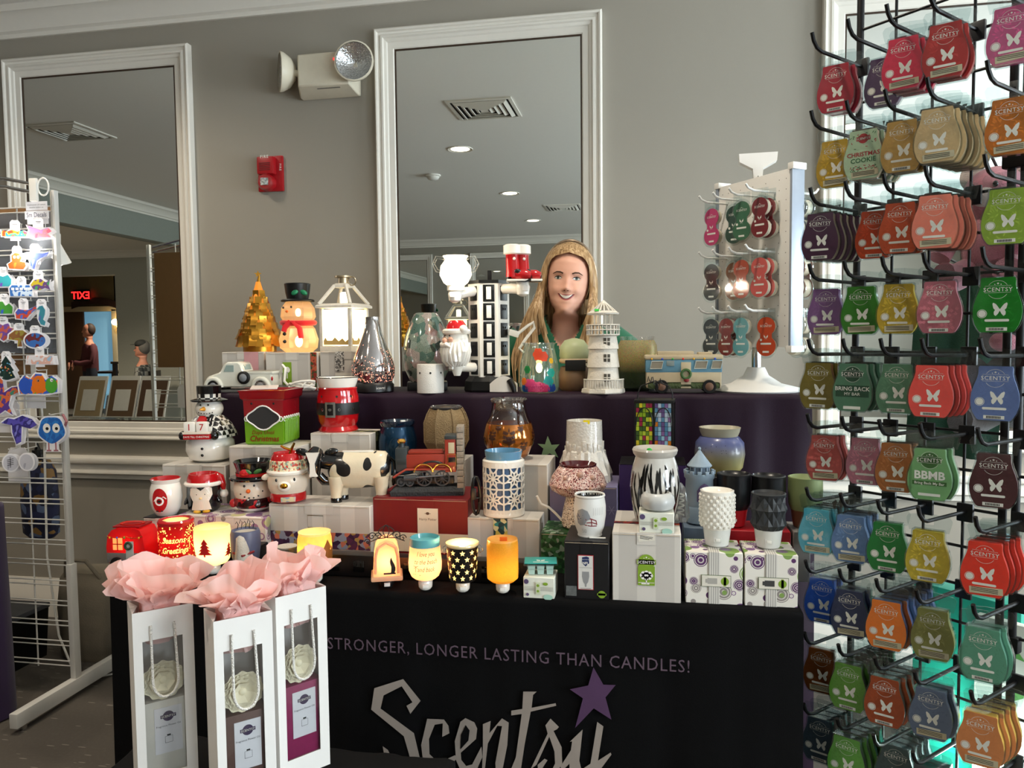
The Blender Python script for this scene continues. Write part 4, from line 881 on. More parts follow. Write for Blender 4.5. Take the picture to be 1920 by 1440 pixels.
# black coiled cord
t = item('coiled_cord', 'bundled black power cord hanging beside the lattice warmer', 'cord', 893, 968, -1.298, z_teal)
pts = []
for i in range(90):
    a = i*.42; pts.append((7*math.cos(a)+1.5*math.sin(i*.9), -3+3*math.sin(a*1.3), 42+36*math.sin(a)))
part(t, 'cord', NB(t).tube(pts, 2.0, 7), BLACK); part(t, 'plug', NB(t).box((-4, -8, 46), (10, 8, 22), 2), BLACK); part(t, 'tie', NB(t).tube([(9*math.cos(a), -3+6*math.sin(a), 38) for a in [i*PI/6 for i in range(12)]], 1.2, 6, True), BLACK)
# mosaic mushroom
t = item('mushroom_warmer', 'pink and white mosaic glass mushroom warmer', 'wax warmer', 1084, 990, -1.29, z_gr)
MOS = pattern('white_mosaic', ('#d8cdbd', '#c4b5a4', '#3c2c28', '#e4dccf', '#b09a88', '#d8cdbd'), 480, .25); MOSR = pattern('red_mosaic', ('#d8b8ae', '#c49a90', '#5a1c20', '#e4cfc6', '#a05a58', '#d8c0b6'), 480, .25)
lathe_part(t, 'stem', [(24, 0), (30, 4), (31, 16), (27, 38), (22, 60), (24, 66)], MOS)
pr = [(22, 62), (34, 62), (50, 72), (54, 82), (48, 98), (38, 112), (33, 118)]
part(t, 'cap', NB(t).lathe(pr, 44, cap=(1, 0)), MOSR)
for a, z, r in ((-.5, 100, 5), (.1, 106, 6), (.6, 100, 5), (-.9, 84, 5), (1.0, 84, 5), (-.25, 84, 4), (.45, 82, 4), (-1.2, 98, 4)):
    R_ = interp(pr, z); part(t, 'glass_gem', NB(t).ell((R_*math.sin(a), -R_*math.cos(a), z), (r, r, r), 12, 8), mat('cabochon', '#b8907f', .08, coat=.8))
part(t, 'wax_dish', NB(t).lathe([(34, 116), (35, 120), (33, 121), (28, 114), (.5, 112)], 40, cap=(0, 0)), mat('ruby_glass', '#4a0a10', .12, coat=.7))
part(t, 'white_cord', NB(t).tube([(-30, 10, 10), (-44, 14, 24), (-56, 16, 34), (-70, 14, 40), (-78, 12, 56)], 2.4, 8), WHITE)
# tall white tapered warmer on the lavender carton (plain stand-in)
t = item('tall_white_warmer', 'tall tapered white porcelain warmer with a rocky foot', 'wax warmer', 1096, 905, -1.11, z_lav)
WGL = mat('pearl_porcelain', '#cfcac0', .2, coat=.5, bump=.4, bscale=160)
rn = random.Random(5)
part(t, 'rocky_foot', NB(t).lathe([(50, 0), (50, 14), (44, 34), (38, 56), (34, 60)], 40, cap=(1, 0), wob=lambda a, z: 1+.06*math.sin(a*9+z*.15)+.04*math.sin(a*17)), WGL, sharp=20)
part(t, 'column', NB(t).lathe([(36, 50), (34, 76), (33, 112), (31, 112), (30, 104), (.5, 100)], 40), WGL)
for i in range(11):
    a = -1.4+i*.28; part(t, 'relief_block', NB(t).box((35*math.sin(a), -35*math.cos(a), 58+(i*7) % 9), (7, 4, 14+(i*5) % 9), .8, rz=a), WGL)
part(t, 'yellow_price_tag', NB(t).box((4, -32, 112), (12, .8, 7)), mat('yellow_sticker', '#e8d020', .5))
# amber glass jar
t = item('amber_warmer', 'amber mercury-glass vase warmer with damask print', 'wax warmer', 955, 868, -1.12, z_amb)
pr = [(26, 0), (36, 8), (46, 30), (48, 44), (44, 62), (36, 80), (32, 96), (31, 104)]
AMB = mat('amber_mercury_glass', '#a8621c', .12, .65, var=.25, scale=20, coat=.6)
lathe_part(t, 'lower_glass', pr[:5]+[(42, 68)], AMB, 44)
part(t, 'upper_glass', NB(t).lathe([(42, 68), (36, 80), (32, 96), (31, 106)], 44, cap=(0, 0)), glass('clear_amber_glass', '#e8d8c4', .25))
part(t, 'wax_dish', NB(t).lathe([(34, 108), (35, 112), (33, 114), (27, 110), (26, 96), (23, 92), (.5, 91)], 40, cap=(0, 0)), glass('dish_glass', '#f4f0e8', .35))
dm = []
for cx, cz, s in ((0, 40, 1), (30, 24, .7), (-34, 44, .7), (62, 40, .8), (-64, 30, .8), (24, 60, .55), (-22, 62, .55)):
    dm += [disc(cx, cz, 5*s, 10, 8*s)]+[poly([(cx, cz+s*y0), (cx+sx*10*s, cz+s*(y0+4)), (cx+sx*12*s, cz+s*(y0-1)), (cx+sx*5*s, cz+s*(y0-4))]) for sx in (-1, 1) for y0 in (6, -2, 14)]+[poly([(cx-2*s, cz+16*s), (cx, cz+24*s), (cx+2*s, cz+16*s)]), poly([(cx-2*s, cz-8*s), (cx, cz-20*s), (cx+2*s, cz-8*s)])]
part(t, 'damask_print', NB(t).shapes(fine(dm, 7), around(pr, eps=.4)), mat('dark_amber_print', '#3c1a08', .3, coat=.4), sharp=0)
# jute jar, blue jar, twilight jar
t = item('jute_warmer', 'tan jute-wrapped barrel warmer with a dark glass dish', 'wax warmer', 838, 862, -1.06, z_jute)
JUTE = mat('jute_wrap', '#86704f', .85, var=.3, scale=30, bump=.8, bscale=260)
part(t, 'body', NB(t).lathe([(24, 0), (31, 10), (42, 30), (42, 66), (36, 82), (30, 92)], 8, cap=(1, 1)), JUTE, sharp=20, rot=(0, 0, .3))
for i in range(8):
    a = i*PI/4+.3; part(t, 'rib_cord', NB(t).tube([(r*math.cos(a), r*math.sin(a), z) for r, z in ((25, 0), (32, 10), (43, 30), (43, 66), (37, 82), (31, 92))], 1.4, 6), JUTE)
part(t, 'wax_dish', NB(t).lathe([(29, 90), (31, 94), (29, 96), (24, 92), (.5, 90)], 32, cap=(0, 0)), mat('smoked_glass', '#3a3634', .1, coat=.7))
t = item('blue_jar_warmer', 'dark metallic blue jar warmer behind the cow', 'wax warmer', 747, 895, -1.062, z_blue)
BLU = mat('metallic_blue', '#123a58', .22, .7, var=.15, coat=.4)
lathe_part(t, 'body', [(24, 0), (30, 4), (36, 40), (36, 64), (31, 86), (29, 90)], BLU, 40)
part(t, 'rim', NB(t).lathe([(29, 88), (33, 94), (33, 99), (30, 99), (26, 94), (.5, 92)], 40, cap=(0, 0)), mat('dark_blue_glass', '#0c2236', .12, coat=.8))
part(t, 'embossed_emblem', NB(t).shapes([ringshape(-4, 60, 9, 11)], around(36, eps=.6)), BLU, sharp=0)
part(t, 'white_scrap', NB(t).box((10, -10, 98), (9, 6, 5), 1, rz=.4), WHITE)
t = item('twilight_jar', 'frosted jar warmer shading from violet-blue to yellow', 'wax warmer', 1349, 893, -1.09, z_twi)
TW = mat('twilight_glaze', '#5a6498', .3, var=0, coat=.3); n, L, p = tree(TW)
r = ramp(n, [(0, '#a89a58'), (.35, '#8a8460'), (.7, '#5a628c'), (1, '#4d5490')], 'LINEAR'); L.new(axis(n, L, 2, 9.5), r.inputs[0]); L.new(r.outputs[0], p.inputs['Base Color'])
lathe_part(t, 'body', [(34, 0), (42, 10), (46, 34), (44, 56), (36, 66), (33, 68)], TW, 40)
part(t, 'rim', NB(t).lathe([(32, 66), (36, 76), (38, 84), (35, 84), (30, 74), (.5, 72)], 40, cap=(0, 0)), mat('frosted_glass_rim', '#b8b29c', .3, coat=.2))
part(t, 'dot_print', NB(t).shapes([disc(random.uniform(-40, 40), random.uniform(40, 56), .7, 6) for _ in range(18)], around(46, eps=.0)), INK, sharp=0)
# stained-glass lantern box
t = item('stained_glass_lantern', 'stained-glass lantern warmer with a black wire handle', 'lantern', 1228, 852, -1.09, z_pur, rz=-.08)
b = NB(t)
part(t, 'base', NB(t).box((0, 0, 3), (72, 56, 6), 1), BLACK)
part(t, 'top_rim', NB(t).box((0, 0, 113), (72, 56, 6), 1), BLACK)
for sx in (-1, 0, 1): part(t, 'post', NB(t).box((sx*34, -26, 58), (3.4, 3.4, 110)), BLACK)
for sx in (-1, 1): part(t, 'post', NB(t).box((sx*34, 26, 58), (3.4, 3.4, 110)), BLACK)
rn = random.Random(11)
pal = (('#7d9a1c', '#a8b830', '#5a7a14', '#c8b828', '#34501a', '#8a1c3c'), ('#4d7a9a', '#8ab4c8', '#5d4a7a', '#a8b8c8', '#c07020', '#7a5a8a'))
for s_ in range(2):
    for i in range(5):
        for j in range(12):
            x = -31+s_*34+i*6; z = 8+j*8.6; c = pal[s_][rn.randrange(6)]
            part(t, 'glass_piece', NB(t).box((x+1.5, -26.4+.5*(i+j) % 1, z+3.4), (5.4, 1.4, 7.9)), mat('stained_'+c[1:], c, .15, coat=.4))
    for q in (-1, 1): part(t, 'arch_lead', NB(t).tube([(-17+34*s_+q*15*math.cos(PI/2*i/8), -27.6, 70+32*math.sin(PI/2*i/8)) for i in range(9)]+[], .9, 6), BLACK)
part(t, 'side_glass', NB(t).box((33, 0, 58), (1.4, 50, 104)).box((-33, 0, 58), (1.4, 50, 104)).box((0, 25, 58), (66, 1.4, 104)), mat('dark_stained_glass', '#3a2c3c', .2))
part(t, 'handle', NB(t).tube([(-32, 0, 115), (-32, 0, 126), (-26, 0, 140), (0, 0, 150), (26, 0, 140), (32, 0, 126), (32, 0, 115)], 1.2, 7), BLACK)
part(t, 'wire_crest', NB(t).tube([(-14+28*i/14, 0, 148+8*math.sin(i*1.7)+5*math.sin(i*.5)) for i in range(15)], .9, 6), BLACK)
# ================================================================ figure mugs and novelty warmers
# red and white team mug
t = item('team_mug', 'glossy white mug warmer with a red oval swirl emblem', 'wax warmer', 313, 968, -1.325, z_wl, rz=-.35)
pr = [(18, 0), (20, 3), (26, 14), (29, 34), (27, 52), (24, 60), (27, 68)]
lathe_part(t, 'body', pr, PORC, 36); part(t, 'red_dish', NB(t).lathe([(27, 68), (25, 69), (22, 62), (.5, 58)], 36, cap=(0, 0)), RED)
part(t, 'oval_emblem', NB(t).shapes(fine([disc(-2, 32, 14, 22, 22)], 8), around(29, eps=.5)), RED, sharp=0)
part(t, 'swirl_emblem', NB(t).shapes([ringshape(-2, 30, 5, 8), strip([(-12, 30), (-6, 38), (6, 38), (10, 34)], 1.5)], around(29, eps=.8)), WINK, sharp=0)
part(t, 'pupil_emblem', NB(t).shapes([disc(-2, 30, 3.4, 12, 2.4), rect(-8, 11, 4, 13)], around(29, eps=1)), INK, sharp=0)
# penguin in a red hat
BW = translucent('warm_white_glaze', '#efe2cf', .15, .15)
t = item('penguin_mug', 'penguin mug warmer wearing a red winter hat', 'wax warmer', 384, 963, -1.285, z_dl, rz=-.2)
part(t, 'body', NB(t).lathe([(24, 0), (29, 6), (31, 24), (30, 46), (28, 54)], 36), GLOSSBLACK)
fp = [(-19, 6), (-14, 22), (-21, 34), (-20, 46), (-11, 50), (0, 42), (11, 50), (20, 46), (21, 34), (14, 22), (19, 6)]
part(t, 'white_front', NB(t).shapes(fine([poly(fp)], 6), around([(29, 0), (31, 24), (30, 46), (29, 54)], eps=.7)), BW, sharp=0)
for sx in (-1, 1):
    part(t, 'eye', NB(t).ell((sx*7, -29.5, 35), (1.4, 1.2, 1.6), 8, 6), GLOSSBLACK)
    part(t, 'foot', NB(t).ell((sx*8, -26, 3), (7, 6, 3.4), 12, 8), mat('yellow_glaze', '#d8a020', .2, coat=.4))
    part(t, 'wing', NB(t).ell((sx*28, -10, 22), (4, 7, 10), 12, 8, Matrix.Rotation(sx*-.5, 3, 'Y')), GLOSSBLACK)
part(t, 'beak', NB(t).ell((0, -31.5, 28), (3, 2.4, 2), 10, 6), mat('cream_beak', '#e8c890', .3))
part(t, 'hat_brim', NB(t).tube([(31*math.cos(a), 31*math.sin(a), 52) for a in [i*PI/14 for i in range(28)]], 4, 8, True), PORC)
part(t, 'hat', NB(t).lathe([(30, 53), (29, 62), (26, 70), (24, 70), (22, 64), (.5, 60)], 36, cap=(0, 0)), RED)
part(t, 'hat_tail', NB(t).tube([(20, 0, 64), (30, -2, 60), (35, -4, 46), (36, -4, 38)], [9, 8, 6, 3], 12), RED)
part(t, 'pompom', NB(t).ell((36, -4, 31), (8, 8, 8), 14, 10), PORC)
# snowman mug with top hat
t = item('snowman_mug', 'snowman head mug warmer with a black top hat and tartan scarf', 'wax warmer', 477, 955, -1.262, z_dl, rz=-.1)
part(t, 'foot', NB(t).lathe([(22, 0), (30, 5), (32, 9)], 32), PORC)
part(t, 'scarf', NB(t).lathe([(32, 8), (36, 12), (36, 22), (33, 26)], 36), pattern('tartan_red', ('#a81418', '#7a0e12', '#a81418', '#2a0c0e'), 60, .15))
part(t, 'scarf_knot', NB(t).ell((-36, -8, 16), (7, 6, 8), 12, 8), RED)
part(t, 'head', NB(t).lathe([(32, 24), (35, 32), (36, 42), (34, 54), (31, 60)], 36), BW)
part(t, 'hat_brim', NB(t).lathe([(30, 58), (42, 59), (43, 62), (41, 64), (32, 64)], 40), GLOSSBLACK)
part(t, 'hat_crown', NB(t).lathe([(31, 62), (31, 78), (36, 92), (34, 93), (30, 86), (.5, 82)], 40, cap=(0, 0)), GLOSSBLACK)
part(t, 'hat_band', NB(t).lathe([(31.6, 66), (31.8, 72)], 40, cap=(0, 0)), RED)
for sx in (-1, 1): part(t, 'holly_leaf', NB(t).ell((2+sx*9, -33, 77), (8, 1.6, 4), 12, 6, Matrix.Rotation(-sx*.4, 3, 'Y')), mat('holly_green', '#3d6a34', .3))
part(t, 'bow', NB(t).ell((-12, -33, 75), (9, 2, 7), 10, 6), RED)
part(t, 'nose', NB(t).ell((-6, -37, 42), (4, 6, 4), 12, 8), mat('carrot_orange', '#d8641c', .35))
for x, z in ((-13, 51), (4, 51)): part(t, 'eye', NB(t).ell((x, -33.5, z), (2.2, 1.6, 2.4), 10, 6), GLOSSBLACK)
for i, x in enumerate((-20, -13, -5, 3, 11, 18)): part(t, 'coal', NB(t).ell((x, -math.sqrt(35**2-x*x)-.4, (36, 31, 29, 29, 32, 40)[i]), (1.6, 1.2, 1.6), 8, 6), GLOSSBLACK)
# reindeer with a knitted hat
t = item('reindeer_mug', 'cream reindeer mug warmer with a knitted red hat and gold nose', 'wax warmer', 541, 938, -1.284, z_wide, rz=-.08)
KN = pattern('knit_band', ('#d8c8a0', '#b8402c', '#d8c8a0', '#8a9a8a', '#e0d4b4'), 200)
part(t, 'scarf', NB(t).lathe([(26, 0), (33, 4), (33, 16), (31, 19)], 36), RED)
part(t, 'scarf_end', NB(t).box((2, -33, 9), (26, 2, 9), .8), pattern('pastel_knit', ('#8a98a0', '#c8b890', '#c8a8a0', '#a8b4a4'), 120))
part(t, 'head', NB(t).lathe([(31, 18), (36, 28), (37, 42), (34, 54), (32, 58)], 36), BW)
part(t, 'hat_brim', NB(t).tube([(34*math.cos(a), 34*math.sin(a), 57) for a in [i*PI/16 for i in range(32)]], 4.5, 8, True), PORC)
part(t, 'knit_band', NB(t).lathe([(34, 60), (33, 64), (32, 78), (30, 80)], 36, cap=(0, 0)), KN)
part(t, 'hat_top', NB(t).lathe([(31, 78), (28, 88), (25, 92), (23, 88), (.5, 84)], 36, cap=(0, 0)), RED)
for sx in (-1, 1):
    part(t, 'ear', NB(t).ell((sx*38, -6, 48), (9, 4, 6), 12, 8, Matrix.Rotation(sx*.3, 3, 'Y')), BW)
    part(t, 'eye', NB(t).ell((sx*16-2, -34.2, 46), (2, 1.4, 3.2), 8, 6), GLOSSBLACK)
part(t, 'muzzle', NB(t).ell((-4, -34, 34), (12, 8, 10), 14, 10), PORC)
part(t, 'nose', NB(t).ell((-4, -42, 36), (7, 3.5, 5), 12, 8), mat('gold_luster', '#c89030', .15, 1))
part(t, 'antler', NB(t).tube([(4, 6, 86), (8, 6, 98), (13, 6, 108)], [3, 2.6, 2], 8).tube([(7, 6, 95), (-4, 6, 99), (-12, 6, 104)], [2.6, 2.4, 2], 8), mat('gold_luster', '#c89030'))
# cow
COWM = mat('cow_patches', '#d8cdb4', .3, var=0, coat=.4, bump=.3, bscale=60); n, L, p = tree(COWM)
tc = node(n, 'TexCoord'); nz = node(n, 'TexNoise'); nz.inputs['Scale'].default_value = 24; nz.inputs['Detail'].default_value = 0; L.new(tc.outputs['Object'], nz.inputs[0])
r = ramp(n, [(0, '#d6c9ae'), (.545, '#111011')]); L.new(nz.outputs[0], r.inputs[0]); L.new(r.outputs[0], p.inputs['Base Color'])
t = item('cow_warmer', 'black and white ceramic cow warmer standing on the floral-ribboned carton', 'wax warmer', 670, 940, -1.254, z_wide, rz=-.22)
rings = []
for x, zc, ry, rz in ((-52, 66, 13, 18), (-46, 62, 20, 28), (-30, 59, 24, 34), (-8, 58, 25, 35), (16, 58, 25, 34), (38, 60, 24, 34), (54, 62, 21, 31), (63, 64, 12, 20)):
    rings.append([(x, ry*math.cos(2*PI*i/24), zc+rz*math.sin(2*PI*i/24)) for i in range(24)])
part(t, 'body', NB(t).loft(rings), COWM)
CRM = mat('cream_glaze', '#d6c9ae', .3, coat=.4, bump=.3, bscale=60)
for x, y in ((-36, -13), (-30, 14), (48, -13), (44, 14)):
    lg = part(t, 'leg', NB(t).tube([(x, y, 48), (x+1, y, 32), (x, y, 16), (x, y, 7)], [15, 13, 10, 10], 14), CRM)
    part(lg, 'hoof', NB(t).lathe([(10.5, 0), (10.5, 7), (9.5, 10)], 16, c=(x, y)), GLOSSBLACK)
part(t, 'saddle', NB(t).box((4, 0, 93), (58, 12, 3), 1.2), PORC)
hm = Matrix.Rotation(.5, 3, 'Z')
part(t, 'neck', NB(t).tube([(-40, -2, 74), (-56, -8, 76), (-66, -12, 76)], [18, 16, 13], 16), GLOSSBLACK)
hd = part(t, 'head', NB(t).tube([(-70, -12, 96), (-72, -19, 90), (-74, -23, 74), (-72, -26, 58), (-70, -26, 50)], [12, 17, 15, 11.5, 8], 18), GLOSSBLACK)
part(hd, 'blaze', NB(t).prism([(-84, 96), (-60, 96), (-64, 86), (-68, 76), (-67, 60), (-64, 52), (-78, 52), (-77, 60), (-77, 76), (-80, 86)], -39.5, -32), PORC)
for sx in (-1, 1):
    part(hd, 'ear', NB(t).ell((-70+sx*27, -14, 94), (13, 4, 7), 12, 8, Matrix.Rotation(-sx*.2, 3, 'Y')), GLOSSBLACK)
    part(hd, 'eye', NB(t).ell((-73+sx*14, -30, 82), (2, 2, 2.4), 8, 6), mat('brown_eye', '#3a2418', .1, coat=.8))
part(t, 'dewlap', NB(t).tube([(-66, -18, 52), (-58, -14, 40), (-46, -8, 38)], [8, 9, 8], 12), GLOSSBLACK)
part(t, 'tail', NB(t).tube([(62, 0, 80), (70, 2, 72), (71, 2, 52), (69, 0, 36), (68, 0, 28)], [3.4, 3, 2.4, 4, 2], 10), GLOSSBLACK)
# locomotive
LRED = mat('locomotive_red', '#8e2e1e', .4, coat=.15); IRON = mat('iron_black', '#3a3d40', .5, var=.2); DGRY = mat('locomotive_grey', '#2f3638', .45)
t = item('locomotive_warmer', 'red steam locomotive warmer bursting from a stone pillar', 'wax warmer', 803, 934, -1.235, z_red, rz=-.1)
part(t, 'ballast', NB(t).loft([[(-66, -26, 0), (66, -26, 0), (66, 26, 0), (-66, 26, 0)], [(-68, -27, 8), (68, -27, 8), (68, 27, 8), (-68, 27, 8)], [(-58, -20, 16), (66, -20, 16), (66, 20, 16), (-58, 20, 16)]]), mat('ballast_grey', '#2c2e30', .8, var=.3, scale=120, bump=1, bscale=200))
for x, r in ((-48, 8), (-32, 8), (-5, 14.5), (28, 14.5)):
    w2 = part(t, 'wheel', NB(t).lathe([(r-2.5, -19), (r, -19), (r, -15), (r-2.5, -15)], 28, cap=(0, 0)), IRON)
    w2.data.transform(Matrix.Translation(Vector((x, 0, 17+r))*KS[t.name]) @ Matrix.Rotation(-PI/2, 4, 'X'))
    # turned wheels lie in the x-z plane
    b = NB(t)
    for q in range(10): b.tube([(x, -17, 17+r), (x+(r-1)*math.cos(q*PI/5), -17, 17+r+(r-1)*math.sin(q*PI/5))], .9, 5)
    b.tube([(x, -19, 17+r), (x, -15, 17+r)], 2.6, 10); part(w2, 'spokes', b, IRON)
part(t, 'frame', NB(t).box((-6, 0, 26), (110, 20, 12), 1), BLACK)
part(t, 'side_rod', NB(t).tube([(-24, -21, 34), (30, -21, 37)], 1.6, 8), mat('rod_steel', '#8a9094', .3, .8))
part(t, 'cylinder_block', NB(t).tube([(-42, -19, 32), (-20, -19, 33)], 6, 12), IRON)
part(t, 'running_board', NB(t).tube([(-62, -20, 34), (-50, -20, 42), (-38, -20, 49), (44, -20, 49)], 2.4, 8, flat=.7), LRED)
for x in (-6, 28):
    part(t, 'wheel_arch', NB(t).tube([(x+17*math.cos(a), -21, 44+14*math.sin(a)) for a in [PI*i/10 for i in range(11)]], 1.7, 8), GOLD)
b = NB(t); b.loft([[(x, 15*math.cos(2*PI*i/24), 63+15*math.sin(2*PI*i/24)) for i in range(24)] for x in (-40, 40)]); part(t, 'boiler', b, LRED)
part(t, 'side_panel', NB(t).box((0, 0, 62), (80, 33, 28), 2), LRED)
part(t, 'wax_well', NB(t).box((-2, 0, 79), (66, 24, 5), 1).box((-2, 0, 82), (60, 18, 1)), LRED)
b = NB(t); b.loft([[(x, r*math.cos(2*PI*i/24), 63+r*math.sin(2*PI*i/24)) for i in range(24)] for x, r in ((-60, 4), (-58, 15), (-54, 18), (-38, 18))]); part(t, 'smokebox', b, DGRY)
part(t, 'smokebox_shell', NB(t).box((-47, 0, 66), (22, 34, 44), 3), DGRY)
ch = part(t, 'chimney', NB(t).lathe([(7, 86), (5.5, 90), (6, 96)], 16, c=(-48, 0)), DGRY)
part(ch, 'brass_cap', NB(t).lathe([(7, 96), (8.5, 99), (6, 103), (1, 104)], 16, c=(-48, 0)), GOLD)
part(t, 'cab', NB(t).box((44, 0, 74), (20, 40, 62), 1.5), LRED)
part(t, 'cab_roof', NB(t).box((45, 0, 107), (24, 42, 8), 3), DGRY)
part(t, 'cab_window', NB(t).box((46, -20.4, 88), (11, 1, 20), .4), mat('cab_cream', '#b8ae90', .4))
cp = part(t, 'number_plate', NB(t).box((47, -20.6, 66), (13, 1, 9), .4), BLACK); part(cp, 'plate_border', NB(t).tube([(39, -20.4, 54), (54, -20.4, 54), (54, -20.4, 76), (39, -20.4, 76)], .7, 6, True), GOLD)
part(t, 'name_plate', NB(t).tube([(11+20*math.cos(a), -18, 54+9*math.sin(a)) for a in [PI*(.15+.7*i/8) for i in range(9)]], 2.4, 6, flat=.4), BLACK)
STN = mat('pillar_stone', '#8c8274', .8, var=.2, scale=60, bump=.6, bscale=120)
pil = part(t, 'pillar_core', NB(t).box((62, 0, 62), (8, 40, 116), 1), mat('mortar', '#5c5248', .9))
for i in range(11): part(t, 'stone_block', NB(t).box((62, 0, 6+11.6*i), (13-(.6 if i % 2 else 0), 44, 10.6), 1), STN)
# countdown snowman
t = item('snowman_jar', 'ceramic countdown snowman with a checked scarf and black top hat', 'figurine', 396, 862, -1.12, z_snow, rz=-.35)
part(t, 'belly', NB(t).lathe([(26, 0), (38, 6), (44, 22), (42, 38), (34, 50), (28, 54)], 40), PORC)
CHK = mat('buffalo_check', '#d8d4ca', .3, var=0, coat=.4); n, L, p = tree(CHK)
tc = node(n, 'TexCoord'); ck = node(n, 'TexChecker'); ck.inputs['Scale'].default_value = 78; ck.inputs[1].default_value = (*C('#dcd8ce'), 1); ck.inputs[2].default_value = (*C('#101010'), 1)
L.new(tc.outputs['Object'], ck.inputs[0]); L.new(ck.outputs[0], p.inputs['Base Color'])
part(t, 'shawl', NB(t).lathe([(46, 46), (45, 54), (38, 68), (28, 80), (20, 86)], 40, cap=(0, 0), wob=lambda a, z: 1+.05*math.sin(a*6)), CHK)
part(t, 'red_bib', NB(t).tube([(-4, -32, 72), (-4, -24, 82)], [10, 8], 12), RED)
part(t, 'black_lapel', NB(t).tube([(14, -32, 60), (9, -28, 76), (10, -16, 86)], [4, 5, 4], 10), GLOSSBLACK)
part(t, 'head', NB(t).ell((0, 0, 98), (25, 24, 20), 28, 18), PORC)
part(t, 'hat_brim', NB(t).lathe([(22, 111), (32, 112), (33, 114), (24, 117)], 32), GLOSSBLACK)
part(t, 'hat_crown', NB(t).lathe([(20, 114), (21, 124), (22, 140), (20, 141)], 32), GLOSSBLACK)
part(t, 'hat_band', NB(t).lathe([(21.2, 116), (21.8, 126)], 32, cap=(0, 0)), CHK)
part(t, 'nose', NB(t).tube([(-2, -23, 99), (-6, -32, 98)], [4.4, .8], 12), mat('carrot_yellow', '#d8901c', .3))
for x, z in ((-8, 106), (6, 106)): part(t, 'eye', NB(t).ell((x, -22, z), (1.6, 1.4, 1.8), 8, 6), GLOSSBLACK)
for i in range(6): part(t, 'coal', NB(t).ell((-12+5*i, -22.5+.2*abs(i-2.5), 90+.35*(i-2.5)**2), (1.1, 1, 1.1), 8, 6), GLOSSBLACK)
for z in (28, 16): part(t, 'button', NB(t).ell((0, -43.2, z), (2.6, 1.6, 2.6), 10, 6), GLOSSBLACK)
sg = part(t, 'count_tray', NB(t).box((-6, -46, 51), (48, 14, 10), 2), RED)
part(sg, 'tray_ledge', NB(t).box((-6, -48, 58), (48, 14, 4), 1), BW)
for x, ch_ in ((-18, '1'), (4, '7')):
    bl = part(sg, 'number_block', NB(t).box((x, -48, 69), (21, 12, 19), 3), PORC)
    part(bl, 'lettering', NB(t).shapes(text(ch_, 17, x, 63), on_y(-54.4)), RED, sharp=0)
part(sg, 'lettering', NB(t).shapes(text('DAYS TILL CHRISTMAS', 4.6, -6, 49.5), on_y(-53.3)), WINK, sharp=0)
for sx in (-1, 1): part(t, 'mitten', NB(t).ell((-6+sx*28, -40, 52), (8, 9, 9), 12, 8), GLOSSBLACK)
# planter warmer
t = item('planter_warmer', 'square red and green planter warmer lettered Days Until Christmas', 'wax warmer', 512, 833, -1.11, z_plant, rz=-.42)
k = KS[t.name]
def sq(a, z): return [(-a, -a, z), (a, -a, z), (a, a, z), (-a, a, z)]
GG = mat('green_glaze', '#6a9a1c', .2, coat=.5); RG = mat('dark_red_glaze', '#8a1018', .15, coat=.6)
part(t, 'lower_body', NB(t).loft([sq(33, 0), sq(36, 3), sq(37, 50)]), GG); part(t, 'upper_body', NB(t).loft([sq(37, 50), sq(38, 84)]), RG)
for i in range(9): part(t, 'flute', NB(t).tube([(37.6, -30+7.5*i, 6), (38.4, -30+7.5*i, 48)], 2.2, 6), GG)
part(t, 'top_rim', NB(t).loft([sq(38, 82), sq(42, 86), sq(43, 96), sq(45, 100), sq(40, 101), sq(37, 94)], (0, 1)), RG)
for i in range(8): part(t, 'loop_trim', NB(t).tube([(-33+9.4*i+3.4*math.cos(q*PI/6), -37.8, 48+4.4*math.sin(q*PI/6)) for q in range(12)], .8, 5, True), WINK)
for i in range(8): part(t, 'loop_trim', NB(t).tube([(38, -33+9.4*i+3.4*math.cos(q*PI/6), 48+4.4*math.sin(q*PI/6)) for q in range(12)], .8, 5, True), WINK)
pq = [(29*math.cos(a)*(1+.1*math.cos(4*a)), 50+20*math.sin(a)*(1+.1*math.cos(4*a))) for a in [i*PI/16 for i in range(32)]]
pl = part(t, 'chalk_plaque', NB(t).prism([(x, z) for x, z in pq], -39.4, -37), mat('chalkboard', '#2b2a2a', .7)); part(pl, 'plaque_border', NB(t).tube([(x, -39.4, z) for x, z in pq], 1.4, 6, True), WINK)
part(t, 'lettering', NB(t).shapes(text('Days Until', 10, -2, 20, shear=.25), lambda x, z: (x, -37.4-z*.02, z)), RG, sharp=0)
part(t, 'lettering', NB(t).shapes(text('Christmas', 15, 0, 7, shear=.25, sx=.9, bold=.01), lambda x, z: (x, -37.4-z*.02, z)), RG, sharp=0)
for x in (-22, 20): part(t, 'vent_hole', NB(t).ell((x, -38, 76), (2, 1, 2), 8, 6), INK)
part(t, 'bulb_packet', NB(t).box((-8, -12, 104), (48, 30, 2), .6, rx=.15, rz=.3), mat('packet_card', '#d5c8c0', .5))
part(t, 'spare_bulb', NB(t).tube([(-24, -14, 110), (-8, -18, 108), (2, -20, 107)], [6, 6.5, 3], 12), CLEAR)
